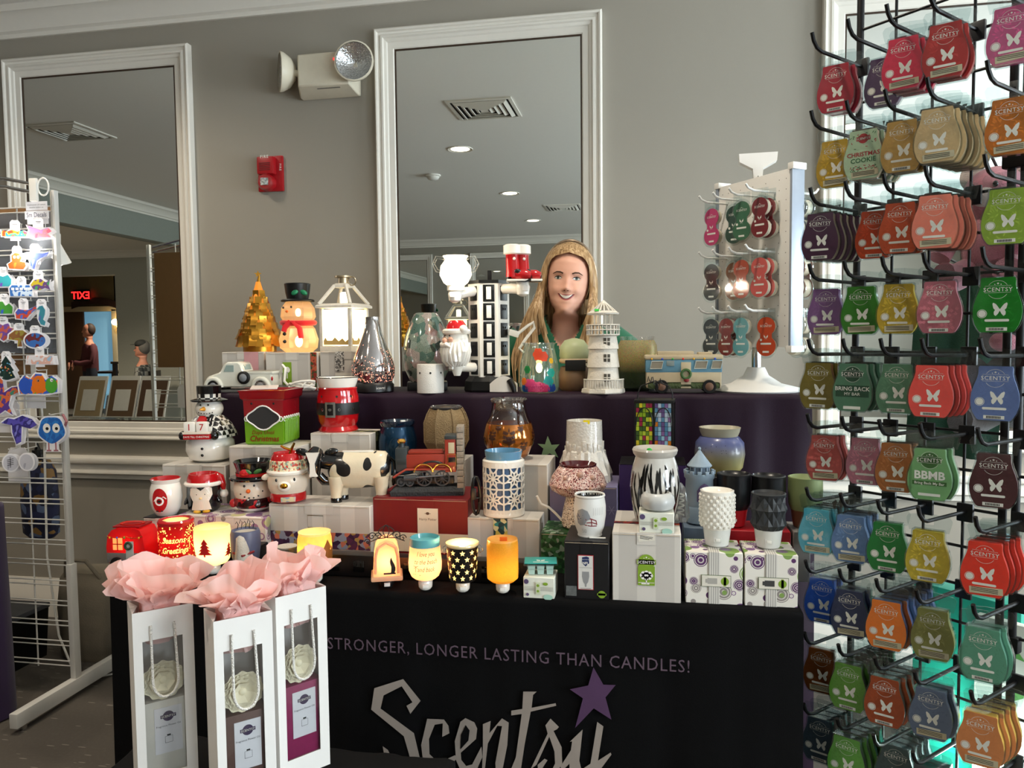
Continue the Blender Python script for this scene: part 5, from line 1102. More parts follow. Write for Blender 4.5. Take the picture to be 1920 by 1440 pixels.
# red belted warmer
t = item('belted_warmer', 'round red warmer with a black belt and silver buckle', 'wax warmer', 635, 808, -1.06, z_santa)
pr = [(36, 0), (37, 3), (32, 10), (36, 18), (39, 40), (38, 64), (35, 76), (36, 80), (34, 82)]
lathe_part(t, 'body', pr, RED, 44); part(t, 'belt', NB(t).lathe([(39.2, 32), (39.8, 42), (39.4, 54)], 44, cap=(0, 0)), mat('belt_black', '#111213', .4))
bk = around(39.6, eps=1.2)
part(t, 'buckle', NB(t).shapes(fine([rect(-24, 28, -20, 56), rect(-9, 28, -5, 56), rect(-24, 28, -5, 32), rect(-24, 52, -5, 56), rect(-18, 41, -12, 44)], 4), bk), CHROME, sharp=0)
for x in (-30, -15, 2, 30): part(t, 'eyelet', NB(t).shapes([ringshape(x, 42, 1.4, 2.6, 12)], around(39.6, eps=.9)), CHROME, sharp=0)
for x in (-34, -2, 26): part(t, 'vent_hole', NB(t).shapes([disc(x, 66, 2.2, 10)], around(pr, eps=.5)), INK, sharp=0)
part(t, 'wax_dish', NB(t).lathe([(32, 80), (36, 90), (39, 100), (37, 100), (33, 90), (26, 86), (.5, 85)], 44, cap=(0, 0)), PORC)
part(t, 'dish_rim', NB(t).tube([(38.4*math.cos(a), 38.4*math.sin(a), 100) for a in [i*PI/24 for i in range(48)]], .9, 6, True), GLOSSBLACK)
# ================================================================ raised table
def upper(name, label, px, pyb, Y, z=TU+.002, rz=0, cat='wax warmer', py=700, face=True): return item(name, label, cat, px, py, Y, z, rz, None, face)
# cream pickup truck
TRK = mat('cream_truck_glaze', '#d9d8cb', .15, coat=.6)
t = upper('truck_warmer', 'cream ceramic vintage pickup truck warmer', 455, 733, -.9, rz=.06, face=False)
body = [(-66, 10), (-66, 20), (-58, 30), (-40, 36), (-34, 38), (-27, 52), (-18, 57), (2, 57), (8, 52), (12, 38), (66, 38), (68, 10)]
part(t, 'body', NB(t).prism(body, -22, 22), TRK).modifiers.new('soft', 'BEVEL').width = .004
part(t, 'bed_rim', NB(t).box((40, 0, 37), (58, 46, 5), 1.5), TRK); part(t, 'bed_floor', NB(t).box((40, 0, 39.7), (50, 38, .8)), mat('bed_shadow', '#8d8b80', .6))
part(t, 'window', NB(t).prism([(-26, 39), (-20, 51), (-6, 51), (-6, 39)], -22.8, -22), mat('pale_glass', '#8fa09a', .15, coat=.5)); part(t, 'rear_window', NB(t).box((9.6, 0, 47), (2, 24, 10), .8, ry=-.3), mat('pale_glass', '#8fa09a'))
for x in (-46, 46):
    part(t, 'fender', NB(t).tube([(x+15*math.cos(a), -23, 10+16*math.sin(a)) for a in [PI*i/10 for i in range(11)]], 4.5, 10), TRK)
    for y in (-26, 18):
        wq = part(t, 'wheel', NB(t).lathe([(.5, 0), (8, 0), (11, 1), (12, 4), (11, 8), (.5, 8)], 24), BLACK, loc=Vector((x, y+8 if y < 0 else y+8, 12))*KS[t.name], rot=(PI/2, 0, 0))
        part(wq, 'hubcap', NB(t).lathe([(.5, 9.5), (5, 9), (7, 8)], 20), mat('hub_grey', '#7d8084', .3))
sw_ = part(t, 'spare_wheel', NB(t).lathe([(.5, 0), (9, 0), (12, 2), (12, 5), (9, 7), (.5, 6.5)], 24), BLACK, loc=Vector((14, -21, 28))*KS[t.name], rot=(PI/2, 0, 0)); part(sw_, 'hubcap', NB(t).lathe([(.5, 9), (6, 8), (8, 6.4)], 20), mat('hub_grey', '#7d8084'))
part(t, 'base', NB(t).box((0, 0, 3), (130, 40, 5), 1), mat('grey_base', '#6a6a68', .6)); part(t, 'tail_lamp', NB(t).ell((67, -21, 26), (2, 2.4, 4), 8, 6), RED)
part(t, 'white_cord', NB(t).tube([(64, 10, 20), (72, 8, 40), (78, 2, 50), (84, 0, 44), (82, -2, 20), (96, -4, 6)], 2.4, 8), WHITE)
t = upper('cord_bundle', 'bundle of white lamp cord beside the cream truck', 565, 733, -.895, cat='cord')
part(t, 'cord', NB(t).tube([(22*math.cos(i*.55)+3*math.sin(i*1.3), 8*math.sin(i*.55), 4+i*.32+3*math.sin(i*.9)) for i in range(48)], 2.6, 7), WHITE); part(t, 'tie', NB(t).tube([(9*math.sin(a), 12*math.cos(a), 10+10*math.sin(a*1)) for a in [i*PI/6 for i in range(12)]], 1.8, 6, True), WHITE)
# gold paper tree
GOLDT = mat('gold_leaf', '#b8842c', .32, .85, var=.15); 
t = upper('gold_tree', 'gold shingled metal tree lamp glowing from inside', 489, 658, -.73, z_u1)
part(t, 'trunk_base', NB(t).lathe([(30, 0), (30, 16), (28, 16), (27, 2)], 32), GOLDT)
b = NB(t)
part(t, 'inner_cone', NB(t).lathe([(36, 14), (4, 130)], 28, cap=(0, 0)), mat('glowing_cone', '#c87818', .5, var=0, emit=.55, ecol='#ff9a30'))
rn = random.Random(3); tiers = 8
lf = B(1).grid(lambda u, v: ((u-.5)*(1-.1*v), -.34*v*v-.06, -v), 2, 4).mesh('gold_shingle'); lf.materials.append(GOLDT)
for j in range(tiers):
    f_ = j/tiers; R_ = 33*(1-f_)+6; z = 30+96*f_; m_ = max(6, int(15*(1-f_)+4))
    for i in range(m_):
        a = 2*PI*(i+.5*(j % 2))/m_+rn.uniform(-.06, .06); s = (14+4*(1-f_))*KS[t.name]
        o = obj('shingle', lf, None, t); o.location = Vector((R_*math.sin(a), -R_*math.cos(a), z))*KS[t.name]; o.rotation_euler = (rn.uniform(-.15, .3), 0, a); o.scale = (s*.82, s, s*1.12)
part(t, 'star', NB(t).tube([(0, 0, 126), (2, 0, 140), (0, 0, 146)], [4, 2, 1], 8).prism([(x, 144+z) for x, z in star(0, 0, 7)[0][:10]], -1, 1), GOLDT)
glow(t, 8, .5)
# glowing faceted snowman
IR = glass('iridescent_glass', '#fff0e0', .3, .12, .45, '#f8e0c0', .7)
t = upper('glass_snowman', 'lit faceted glass snowman lamp with a red scarf and black hat', 562, 660, -.745, z_u2)
b = NB(t).lathe([(24, 0), (34, 8), (36, 24), (30, 44), (24, 52)], 12); part(t, 'lower_body', b, IR, sharp=8)
b = NB(t).lathe([(24, 52), (32, 66), (30, 82), (22, 94)], 10); part(t, 'head', b, IR, sharp=8)
part(t, 'hat_brim', NB(t).lathe([(30, 94), (31, 96), (29, 98), (20, 98)], 32), BLACK); part(t, 'hat_crown', NB(t).lathe([(19, 97), (22, 110), (24, 127), (22, 128)], 32), BLACK)
for sx in (-1, 1): part(t, 'holly_leaf', NB(t).ell((3+sx*8, -22, 110), (7, 1.5, 4.4), 10, 6, Matrix.Rotation(sx*.5, 3, 'Y')), mat('glitter_green', '#1d7a50', .3, .3))
SCF = mat('red_felt', '#c8141c', .9, sheen=.3)
part(t, 'scarf', NB(t).tube([(29*math.cos(a), 29*math.sin(a), 55+1.5*math.sin(a)) for a in [i*PI/14 for i in range(28)]], 5, 8, True), SCF)
part(t, 'scarf_end', NB(t).tube([(-8, -30, 56), (2, -36, 44), (4, -38, 26)], 6.5, 8, flat=.35), SCF); part(t, 'scarf_end', NB(t).tube([(-14, -28, 56), (-24, -30, 46), (-26, -31, 38)], 6, 8, flat=.35), SCF)
for x, z in ((-26, 82), (-12, 83)): part(t, 'eye', NB(t).ell((x, -23 if x < -20 else -28, z), (2, 2, 2.2), 8, 6), GLOSSBLACK)
part(t, 'nose', NB(t).ell((-20, -27, 75), (3, 5, 2.6), 10, 6), mat('carrot_orange', '#d8641c'))
for z in (34, 20): part(t, 'button', NB(t).ell((-25, -26, z), (3.4, 2.4, 3.4), 10, 6), GLOSSBLACK)
bulb(t, 20, 7); bulb(t, 74, 5); glow(t, 14, .9); glow(t, 70, .35)
# white lantern
LW = mat('distressed_white', '#d8d2c6', .6, var=.12, scale=60, bump=.3)
t = upper('lantern_lamp', 'white metal lantern lamp with brightly lit panels', 648, 657, -.745, z_u3, rz=-.55)
s2 = 30
part(t, 'base', NB(t).box((0, 0, 5), (66, 66, 10), 1), LW)
for x in (-1, 1):
    for y in (-1, 1): part(t, 'post', NB(t).box((x*s2, y*s2, 44), (6, 6, 70), .6), LW)
PANE = mat('lit_lantern_pane', '#fff2cc', .5, var=0, emit=4.5, ecol='#ffe9b0')
for a in range(4): part(t, 'pane', NB(t).box((0, -s2, 44), (55, 1, 66)), PANE, rot=(0, 0, a*PI/2))
for a in range(2): part(t, 'village_print', NB(t).shapes([poly([(-26, 12), (-26, 20), (-22, 26), (-18, 20), (-8, 20), (-2, 26), (6, 19), (14, 24), (20, 18), (26, 22), (26, 12)])], on_y(-s2-.8)), mat('tan_silhouette', '#c8a868', .6), rot=(0, 0, a*PI/2), sharp=0)
part(t, 'eave', NB(t).loft([sq(38, 80), sq(38, 84), sq(33, 88)]), LW)
for x in (-1, 1):
    for y in (-1, 1): part(t, 'roof_bar', NB(t).tube([(x*33, y*33, 87), (x*12, y*12, 122)], 3.4, 6), LW)
part(t, 'roof_collar', NB(t).loft([sq(14, 118), sq(13, 124), sq(10, 126)]), LW)
part(t, 'chimney', NB(t).lathe([(10, 124), (10, 136), (16, 137), (16, 140), (4, 141)], 24), mat('pale_brass', '#b8a88c', .3, .8))
part(t, 'ring_handle', NB(t).tube([(18+8*math.cos(a), 0, 130+8*math.sin(a)) for a in [i*PI/8 for i in range(16)]], 1.2, 6, True), mat('pale_brass', '#b8a88c'))
part(t, 'inner_candle', NB(t).lathe([(7, 84), (7, 108), (4, 110)], 16), PANE)
glow(t, 100, 1.2, (1, .78, .48))
# teardrop diffuser
t = upper('glass_diffuser', 'teardrop mercury-glass diffuser with sparkling dots on a black base', 700, 733, -.885)
part(t, 'base', NB(t).lathe([(36, 0), (38, 2), (38, 14), (35, 18)], 40), BLACK)
part(t, 'badge', NB(t).shapes([rect(-9, 5, 9, 13)], around(38, eps=.3, a0=.35)), mat('badge_grey', '#3c3c3e', .4), sharp=0); part(t, 'lettering', NB(t).shapes(text('SCENTSY', 4.2, 0, 7.4), around(38, eps=.6, a0=.35)), WINK, sharp=0)
pr = [(34, 18), (39, 30), (40, 46), (36, 64), (26, 88), (17, 112), (13, 132), (13, 140)]
MERC = mat('mercury_glass', '#b8b4b4', .08, .9, var=.1, coat=.4)
part(t, 'glass_body', NB(t).lathe(pr, 44, cap=(1, 0)), MERC)
rn = random.Random(8); sp_ = []
for i in range(420):
    z = 20+abs(rn.gauss(0, 26)); x = rn.uniform(-110, 110)
    if z < 118: sp_.append(disc(x, z, rn.uniform(.5, 1.1), 6))
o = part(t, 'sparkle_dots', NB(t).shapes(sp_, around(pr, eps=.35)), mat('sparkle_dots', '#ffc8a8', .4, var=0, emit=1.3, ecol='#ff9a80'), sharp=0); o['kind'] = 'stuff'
part(t, 'dark_dots', NB(t).shapes([disc(rn.uniform(-110, 110), 20+abs(rn.gauss(0, 16)), rn.uniform(.9, 2.2), 7) for _ in range(220)], around(pr, eps=.25)), mat('wine_dots', '#3c1016', .3), sharp=0)['kind'] = 'stuff'
# mosaic egg lamp
t = upper('mosaic_lamp', 'egg-shaped crackle mosaic glass lamp on a black foot', 801, 725, -.79)
part(t, 'foot', NB(t).box((0, 0, 8), (74, 50, 16), 2), BLACK)
MO2 = pattern('crackle_mosaic', ('#8a9a8c', '#a89a94', '#5c7a70', '#b8aca4', '#3c4a44', '#9aa89c', '#a88c88'), 48, .12); n, L, p = tree(MO2)
vo = node(n, 'TexVoronoi', feature='DISTANCE_TO_EDGE'); vo.inputs['Scale'].default_value = 260; tc = node(n, 'TexCoord'); L.new(tc.outputs['Object'], vo.inputs[0])
rp = ramp(n, [(0, (0, 0, 0)), (.06, (1, 1, 1))], 'LINEAR'); L.new(vo.outputs[0], rp.inputs[0]); mx = node(n, 'Mix', data_type='RGBA', blend_type='MULTIPLY'); mx.inputs[0].default_value = .75
L.new(p.inputs['Base Color'].links[0].from_socket, mx.inputs[6]); L.new(rp.outputs[0], mx.inputs[7]); L.new(mx.outputs[2], p.inputs['Base Color']); p.inputs['Coat Weight'].default_value = .6; p.inputs['Metallic'].default_value = .3
part(t, 'glass_body', NB(t).lathe([(30, 14), (42, 40), (45, 70), (40, 100), (30, 126), (22, 142), (18, 144), (.5, 143)], 44), MO2)
# small white cylinder
t = upper('white_cylinder_warmer', 'small plain white cylinder warmer with pin holes', 807, 735, -.915)
part(t, 'body', NB(t).lathe([(24, 0), (25, 1), (25, 52), (24, 54), (22, 54), (21, 48), (.5, 46)], 40), mat('ribbed_white', '#d2cfc8', .5, bump=.3, bscale=400))
for x in (-22, 0, 22): part(t, 'vent_hole', NB(t).shapes([disc(x, 38, 2, 10)], around(25, eps=.3)), INK, sharp=0)
# outlet tower
t = upper('outlet_tower', 'white and black vertical outlet tower holding plugged-in warmers', 918, 733, -.85, cat='power strip')
part(t, 'foot', NB(t).lathe([(46, 0), (48, 4), (46, 20), (38, 30)], 8, sx=1.0, sy=.7), BLACK, sharp=20)
hx = [(-40, 0), (-18, -26), (18, -26), (40, 0), (18, 26), (-18, 26)]
part(t, 'body', NB(t).loft([[(x*.95, y*.95, z) for x, y in hx] for z in (28, 200)]), WHITE, sharp=20)
part(t, 'cap', NB(t).loft([[(x, y, z) for x, y in hx] for z in (200, 206)]), BLACK)
part(t, 'carry_handle', NB(t).box((2, 8, 214), (8, 4, 24), 1), BLACK)
for j in range(5):
    z = 46+34*j
    f_ = part(t, 'switch_frame', NB(t).box((0, -25.2, z), (21, 2.4, 31), .5), GLOSSBLACK); part(f_, 'switch', NB(t).box((0, -27, z), (9, 2, 23), .5), WHITE)
    for sx in (-1, 1):
        a = sx*.868; so = part(t, 'socket', NB(t).box((sx*27.8, -12.8, z), (19, 2.2, 27), 1, rz=sx*.868), BLACK)
        for dx in (-3, 3): part(so, 'slot', NB(t).box((sx*28.6+dx*.64, -14+sx*dx*.76*1-.3, z+5), (1.4, 1.4, 4)), mat('slot_dark', '#000000'))
k = KS[t.name]; TWX, TWY, TWZ = t.location; TWR = t.rotation_euler.z
def tower_item(name, label, dx, dy, dz, rz=0):
    o = thing(name, label, 'wax warmer', (TWX+(dx*math.cos(TWR)-dy*math.sin(TWR))*k, TWY+(dx*math.sin(TWR)+dy*math.cos(TWR))*k, TWZ+dz*k), rz+TWR); KS[o.name] = k; return o
t = tower_item('handled_bulb_warmer', 'brightly lit white globe warmer with two clear glass handles on the outlet tower', -59, -39, 188)
GLB = mat('glowing_globe', '#fff4dc', .4, var=0, emit=4.2, ecol='#ffeecb')
part(t, 'globe', NB(t).lathe([(14, 6), (22, 12), (29, 26), (27, 42), (21, 50), (19, 54), (23, 60), (20, 60)], 32), GLB)
for sx in (-1, 1): part(t, 'glass_handle', NB(t).tube([(sx*20, 0, 56), (sx*34, 0, 58), (sx*40, 0, 46), (sx*34, 0, 34), (sx*27, 0, 32)], 3.4, 10), CLEAR)
part(t, 'collar', NB(t).lathe([(16, -2), (16, 8)], 24), WHITE)
h = part(t, 'plug_housing', NB(t).tube([(0, 0, 0), (-2, -2, -10), (-2, -2, -20), (-2, -2, -24)], [12, 13, 11, 5], 14), PORC); part(h, 'switch', NB(t).box((-6, -14, -10), (9, 4, 9), 1), WHITE)
part(t, 'plug_arm', NB(t).tube([(5, 4, -8), (18, 14, -4), (31, 25.5, -2)], 9.5, 14), PORC)
glow(t, 30, 1.2, (1, .86, .66), y=-40)
t = tower_item('boot_warmer', 'pair of red boots warmer with white cuffs and black soles on the outlet tower', 60, -40, 196)
part(t, 'shelf', NB(t).box((4, -8, 6), (64, 40, 4), 1.5), PORC)
for i, (x, y) in enumerate(((-16, -12), (2, -4))):
    bo = part(t, 'boot', NB(t).tube([(x, y, 12), (x, y, 22), (x-1, y, 46), (x-1, y, 54)], [13, 12.5, 12, 12], 18).tube([(x, y, 17), (x+12, y-6, 16), (x+24, y-10, 15), (x+32, y-12, 14)], [9, 9.5, 10, 6], 14), RED)
    part(bo, 'cuff', NB(t).lathe([(13, 52), (16, 54), (16, 68), (13, 70), (10, 66)], 20, c=(x-1, y)), PORC)
    part(bo, 'sole', NB(t).tube([(x-8, y, 9), (x+12, y-6, 9), (x+33, y-12, 9)], [8, 9, 9], 12, flat=.35), GLOSSBLACK)
    part(bo, 'button', NB(t).ell((x+2, y-12.4, 44), (2.6, 1.4, 2.8), 10, 6), PORC)
    part(bo, 'bow', NB(t).ell((x+8, y-13, 22), (6, 3, 4), 10, 6), GLOSSBLACK)
h = part(t, 'plug_housing', NB(t).tube([(0, 0, 4), (2, -2, -6), (2, -2, -18), (2, -2, -22)], [11, 13, 11, 5], 14), PORC); part(h, 'switch', NB(t).box((6, -14, -8), (10, 4, 10), 1), WHITE)
part(t, 'plug_arm', NB(t).tube([(-4, 4, -8), (-18, 15, -6), (-32, 26.5, -6)], 9.5, 14), PORC)
t = tower_item('bearded_head_warmer', 'white bearded head warmer in a red cap plugged low on the outlet tower', -59, -39, 46, rz=-.9)
part(t, 'head', NB(t).ell((0, 0, 48), (22, 22, 28), 24, 16), PORC)
for i in range(15):
    a = -1.9+3.8*i/14; wv_ = lambda q: 2.5*math.sin(q*2+i)
    part(t, 'beard_lock', NB(t).tube([(22*math.sin(a)+wv_(0), -22*math.cos(a), 46), (25*math.sin(a)+wv_(1), -26*math.cos(a), 30), (22*math.sin(a)+wv_(2), -24*math.cos(a), 14), (15*math.sin(a)+wv_(3), -17*math.cos(a), 4)], [5, 6, 5, 2], 8), PORC)
part(t, 'moustache', NB(t).tube([(-14, -24, 38), (-6, -28, 43), (0, -28, 42), (6, -28, 43), (14, -24, 38)], [2, 4.6, 4, 4.6, 2], 10), PORC)
part(t, 'nose', NB(t).ell((0, -26, 50), (5, 5, 5), 12, 8), mat('flesh_glaze', '#d8a48c', .2, coat=.4))
for sx in (-1, 1): part(t, 'cheek', NB(t).ell((sx*9, -20, 52), (6, 4, 5), 10, 8), mat('flesh_glaze', '#d8a48c')); part(t, 'eye', NB(t).ell((sx*7, -21, 59), (1.6, 1.2, 1.6), 8, 6), GLOSSBLACK)
part(t, 'cap_brim', NB(t).tube([(21*math.cos(a), 21*math.sin(a), 66) for a in [i*PI/12 for i in range(24)]], 5.5, 8, True), PORC)
part(t, 'cap', NB(t).lathe([(20, 66), (19, 76), (12, 86), (9, 84), (.5, 80)], 28, cap=(0, 0)), RED); part(t, 'pompom', NB(t).ell((24, -2, 70), (8, 8, 8), 12, 8), PORC)
h = part(t, 'plug_housing', NB(t).tube([(0, 0, 18), (0, 0, 2), (0, 0, -14)], [10, 12, 6], 14), PORC); part(h, 'switch', NB(t).box((0, -13, 2), (10, 4, 8), 1), WHITE)
part(t, 'plug_arm', NB(t).tube([(0, 6, 2), (0, 24, 1), (-1, 41, 0)], 9, 12), PORC)
t = tower_item('plug_adapter', 'white plug adapter with a looped cord on the outlet tower', 46, -8, 108)
part(t, 'plug_body', NB(t).box((0, -2, 0), (20, 12, 12), 2, ry=.3), PORC); part(t, 'looped_cord', NB(t).tube([(8, -4, 0), (26, -6, 14), (36, -6, 20), (38, -4, 10), (22, -4, -10), (10, -6, -28), (18, -6, -36)], 3, 8), PORC)
t = upper('paper_tag', 'torn white paper tag leaning on the outlet tower foot', 944, 728, -.906, cat='tag')
part(t, 'sheet', NB(t).grid(lambda u, v: (-26+52*u, -2-6*math.sin(PI*u), 30*v*(.5+.5*math.sin(PI*u))+2), 12, 4), mat('paper_white', '#d8d2c8', .6)); part(t, 'black_plug', NB(t).tube([(12, -6, 24), (18, -12, 12), (20, -12, 2)], [7, 6, 4], 10), BLACK)
# clear jar with coral colours, lit
t = upper('glass_jar_lamp', 'lit clear glass jar lamp with bright coral and teal decoration', 1011, 728, -.885)
pr = [(28, .4), (35, 3), (37, 14), (36, 50), (30, 78), (28, 86), (30, 92)]
part(t, 'glass_body', NB(t).lathe(pr, 40, cap=(1, 0)), glass('jar_glass', '#eef8f4', .25, .03, .08, '#bfe0d8'))
part(t, 'rim', NB(t).tube([(30*math.cos(a), 30*math.sin(a), 92) for a in [i*PI/16 for i in range(32)]], 1.6, 8, True), CLEAR)
rn = random.Random(6)
for i, (c, x, z, s) in enumerate((('#e0508c', -18, 14, 13), ('#f06a9a', -4, 10, 12), ('#d83c70', 8, 8, 12), ('#1d5aa0', -30, 8, 9), ('#2a4a9a', 26, 8, 9), ('#20a0a0', 18, 22, 10), ('#f08a30', -32, 22, 7), ('#2c8a50', -24, 44, 7), ('#28b0a8', 24, 38, 8), ('#e8c030', 26, 60, 5), ('#e0502c', -2, 72, 11), ('#e0502c', 10, 68, 9))):
    sh = [disc(x+s*.6*math.cos(q*1.05), z+s*.6*math.sin(q*1.05), s*.5, 9) for q in range(6)]+[disc(x, z, s*.6, 10)]
    part(t, 'coral_print', NB(t).shapes(fine(sh, 6), lambda x, z: around(pr, eps=.5)(x, max(z, 2.5))), translucent('print_'+c[1:], c, .4), sharp=0)
bulb(t, 46, 6); glow(t, 40, .5)
t = upper('novelty_pot', 'tan and brown rounded pot with a pale green lid behind the lighthouse', 1077, 725, -.80)
part(t, 'pot', NB(t).lathe([(24, 0), (29, 6), (30, 30), (26, 44), (22, 46)], 36), mat('tan_brown_ceramic', '#6d5540', .5)); part(t, 'black_tray', NB(t).box((2, -24, 48), (38, 14, 20), 2), BLACK)
part(t, 'lid', NB(t).lathe([(24, 54), (28, 64), (27, 82), (18, 94), (4, 98)], 36), mat('pale_green_ceramic', '#a8b088', .45)); part(t, 'fur_collar', NB(t).tube([(24*math.cos(a), 24*math.sin(a), 56) for a in [i*PI/12 for i in range(24)]], 5, 8, True), mat('cream_fur', '#b8a488', .9, var=.2, scale=200))
# lighthouse
t = upper('lighthouse_lamp', 'distressed white metal lighthouse lamp', 1131, 733, -.90, rz=.1)
part(t, 'base', NB(t).lathe([(40, 0), (41, 2), (40, 8), (38, 9)], 8, sy=.9), LW, sharp=20)
for i, (z0, z1, r0, r1) in enumerate(((8, 48, 31, 27.5), (48, 82, 29.5, 26), (82, 106, 28, 25))): part(t, 'tower_tier', NB(t).lathe([(r0, z0), (r0+1, z0+1), (r1, z1)], 32), LW)
part(t, 'gallery', NB(t).lathe([(27, 106), (31, 108), (31, 110)], 32), LW)
for q in range(26): a = q*2*PI/26; part(t, 'gallery_baluster', NB(t).box((30.4*math.cos(a), 30.4*math.sin(a), 118), (1.6, 1.6, 18), rz=a), LW)
for z in (118, 127): part(t, 'gallery_rail', NB(t).tube([(30.6*math.cos(a), 30.6*math.sin(a), z) for a in [i*PI/16 for i in range(32)]], 1.2, 6, True), LW)
part(t, 'gallery_floor', NB(t).lathe([(.5, 108), (30, 108), (30, 110), (.5, 110)], 32), LW)
for q in range(9): a = q*2*PI/9; part(t, 'lantern_post', NB(t).tube([(17*math.cos(a), 17*math.sin(a), 128), (17*math.cos(a), 17*math.sin(a), 148)], .9, 6), LW)
part(t, 'lantern_floor', NB(t).lathe([(.5, 126), (30, 126), (30, 128), (.5, 128)], 32), LW)
for q in range(16): a = q*PI/8; part(t, 'roof_rib', NB(t).tube([(29*math.cos(a), 29*math.sin(a), 147), (1, 0, 172)], 1.5, 5), LW)
part(t, 'roof_edge', NB(t).lathe([(29, 146), (30, 149), (22, 153)], 24, cap=(0, 0)), LW)
for z, r in ((96, 26), (66, 28), (30, 30)):
    wv_ = part(t, 'window', NB(t).box((4, -r-.4, z), (12, 2, 14), .4), mat('window_dark', '#4a453c', .4)); part(wv_, 'window_bars', NB(t).box((4, -r-1.6, z), (1.4, 1, 14)).box((4, -r-1.6, z), (12, 1, 1.4)), LW)
for q in range(20): a = -PI/2-1.3+2.6*q/19; part(t, 'porch_baluster', NB(t).box((38*math.cos(a), 34*math.sin(a), 18), (1.4, 1.4, 16), rz=a), LW)
part(t, 'porch_rail', NB(t).tube([(38*math.cos(a), 34*math.sin(a), 26) for a in [-PI/2-1.3+2.6*q/19 for q in range(20)]], 1.4, 6), LW)
part(t, 'green_dot_sticker', NB(t).box((-12, -20, 154), (11, 1, 6), rx=-.9), mat('green_sticker', '#2faa3c'))
# gold glitter jar
t = upper('glitter_jar', 'gold glitter jar fading to dark green', 1195, 730, -.79)
GT = mat('gold_glitter', '#a08a50', .25, .35, var=.8, scale=700, bump=1, bscale=1400); n, L, p = tree(GT)
rp = ramp(n, [(0, '#20301c'), (.35, '#3c4a26'), (.6, '#d0b872'), (1, '#e4d49c')], 'LINEAR'); L.new(axis(n, L, 2, 6.5), rp.inputs[0])
mx = node(n, 'Mix', data_type='RGBA', blend_type='MULTIPLY'); mx.inputs[0].default_value = .45; nz = node(n, 'TexVoronoi'); nz.inputs['Scale'].default_value = 650; tc = node(n, 'TexCoord'); L.new(tc.outputs['Object'], nz.inputs[0])
L.new(rp.outputs[0], mx.inputs[6]); L.new(nz.outputs['Color'], mx.inputs[7]); L.new(mx.outputs[2], p.inputs['Base Color'])
lathe_part(t, 'body', [(30, 0), (36, 6), (38, 50), (36, 84), (31, 94)], GT, 40); part(t, 'rim', NB(t).lathe([(31, 93), (32, 100), (31, 101), (29, 94), (.5, 90)], 40, cap=(0, 0)), CLEAR)
# camper bus
BUSB = mat('bus_blue', '#5f8ba0', .5, var=.1); BUSC = mat('bus_cream', '#b8a88a', .55, var=.1); 
t = upper('camper_bus_warmer', 'ceramic camper bus warmer with a wreath on the door', 1280, 735, -.885, rz=.04, face=False)
part(t, 'lower_body', NB(t).box((0, 0, 26), (136, 46, 32), 3), BUSC); part(t, 'upper_body', NB(t).box((0, 0, 51), (138, 47, 24), 2), BUSB)
part(t, 'roof', NB(t).box((0, 0, 67), (142, 50, 9), 4), BUSC); part(t, 'roof_box', NB(t).box((-14, 0, 74), (66, 34, 8), 2), BUSC); part(t, 'air_unit', NB(t).box((40, 0, 73), (26, 24, 6), 2), BUSC)
for x, wd in ((-50, 22), (30, 22), (58, 18)):
    wq = part(t, 'window', NB(t).prism([(x-wd/2, 46), (x-wd/2+3, 60), (x+wd/2+2, 60), (x+wd/2-1, 46)], -25, -23), mat('bus_window', '#8a8272', .4)); part(wq, 'window_trim', NB(t).tube([(x-wd/2, -25, 46), (x-wd/2+3, -25, 60), (x+wd/2+2, -25, 60), (x+wd/2-1, -25, 46)], .9, 5, True), mat('window_trim', '#b8bcb4', .5))
part(t, 'door', NB(t).box((4, -24, 34), (18, 2, 48), .6), BUSC); part(t, 'hatch', NB(t).box((-24, -24, 56), (14, 2, 10), .6), mat('hatch_grey', '#7d8a88', .5))
part(t, 'wreath', NB(t).tube([(4+8*math.cos(a), -26, 36+8*math.sin(a)) for a in [i*PI/8 for i in range(16)]], 2.6, 7, True), mat('wreath_green2', '#3c5a30', .8, var=.3, scale=300)); part(t, 'bow', NB(t).ell((5, -27, 25), (5, 1.5, 4), 8, 6), mat('dull_red', '#7d1c20'))
part(t, 'bushes', NB(t).box((0, -23, 15), (130, 4, 12), 4), mat('moss_paint', '#3f4c2a', .8, var=.4, scale=80, bump=1, bscale=120))
for i in range(7): part(t, 'roof_light', NB(t).ell((-58+19*i, -25, 64), (1.8, 1.4, 2), 8, 6), mat('fairy%d' % (i % 5), '#d8a020'))
for x in (-40, 46):
    for y in (-27, 17):
        wq = part(t, 'wheel', NB(t).lathe([(.5, 0), (9, 0), (12, 1), (13, 4), (12, 9), (.5, 9)], 22), BLACK, loc=Vector((x, y+9, 13))*KS[t.name], rot=(PI/2, 0, 0)); part(wq, 'hubcap', NB(t).lathe([(.5, 10.4), (5, 10), (7.5, 9)], 18), mat('rust_hub', '#6a4c3a', .6))
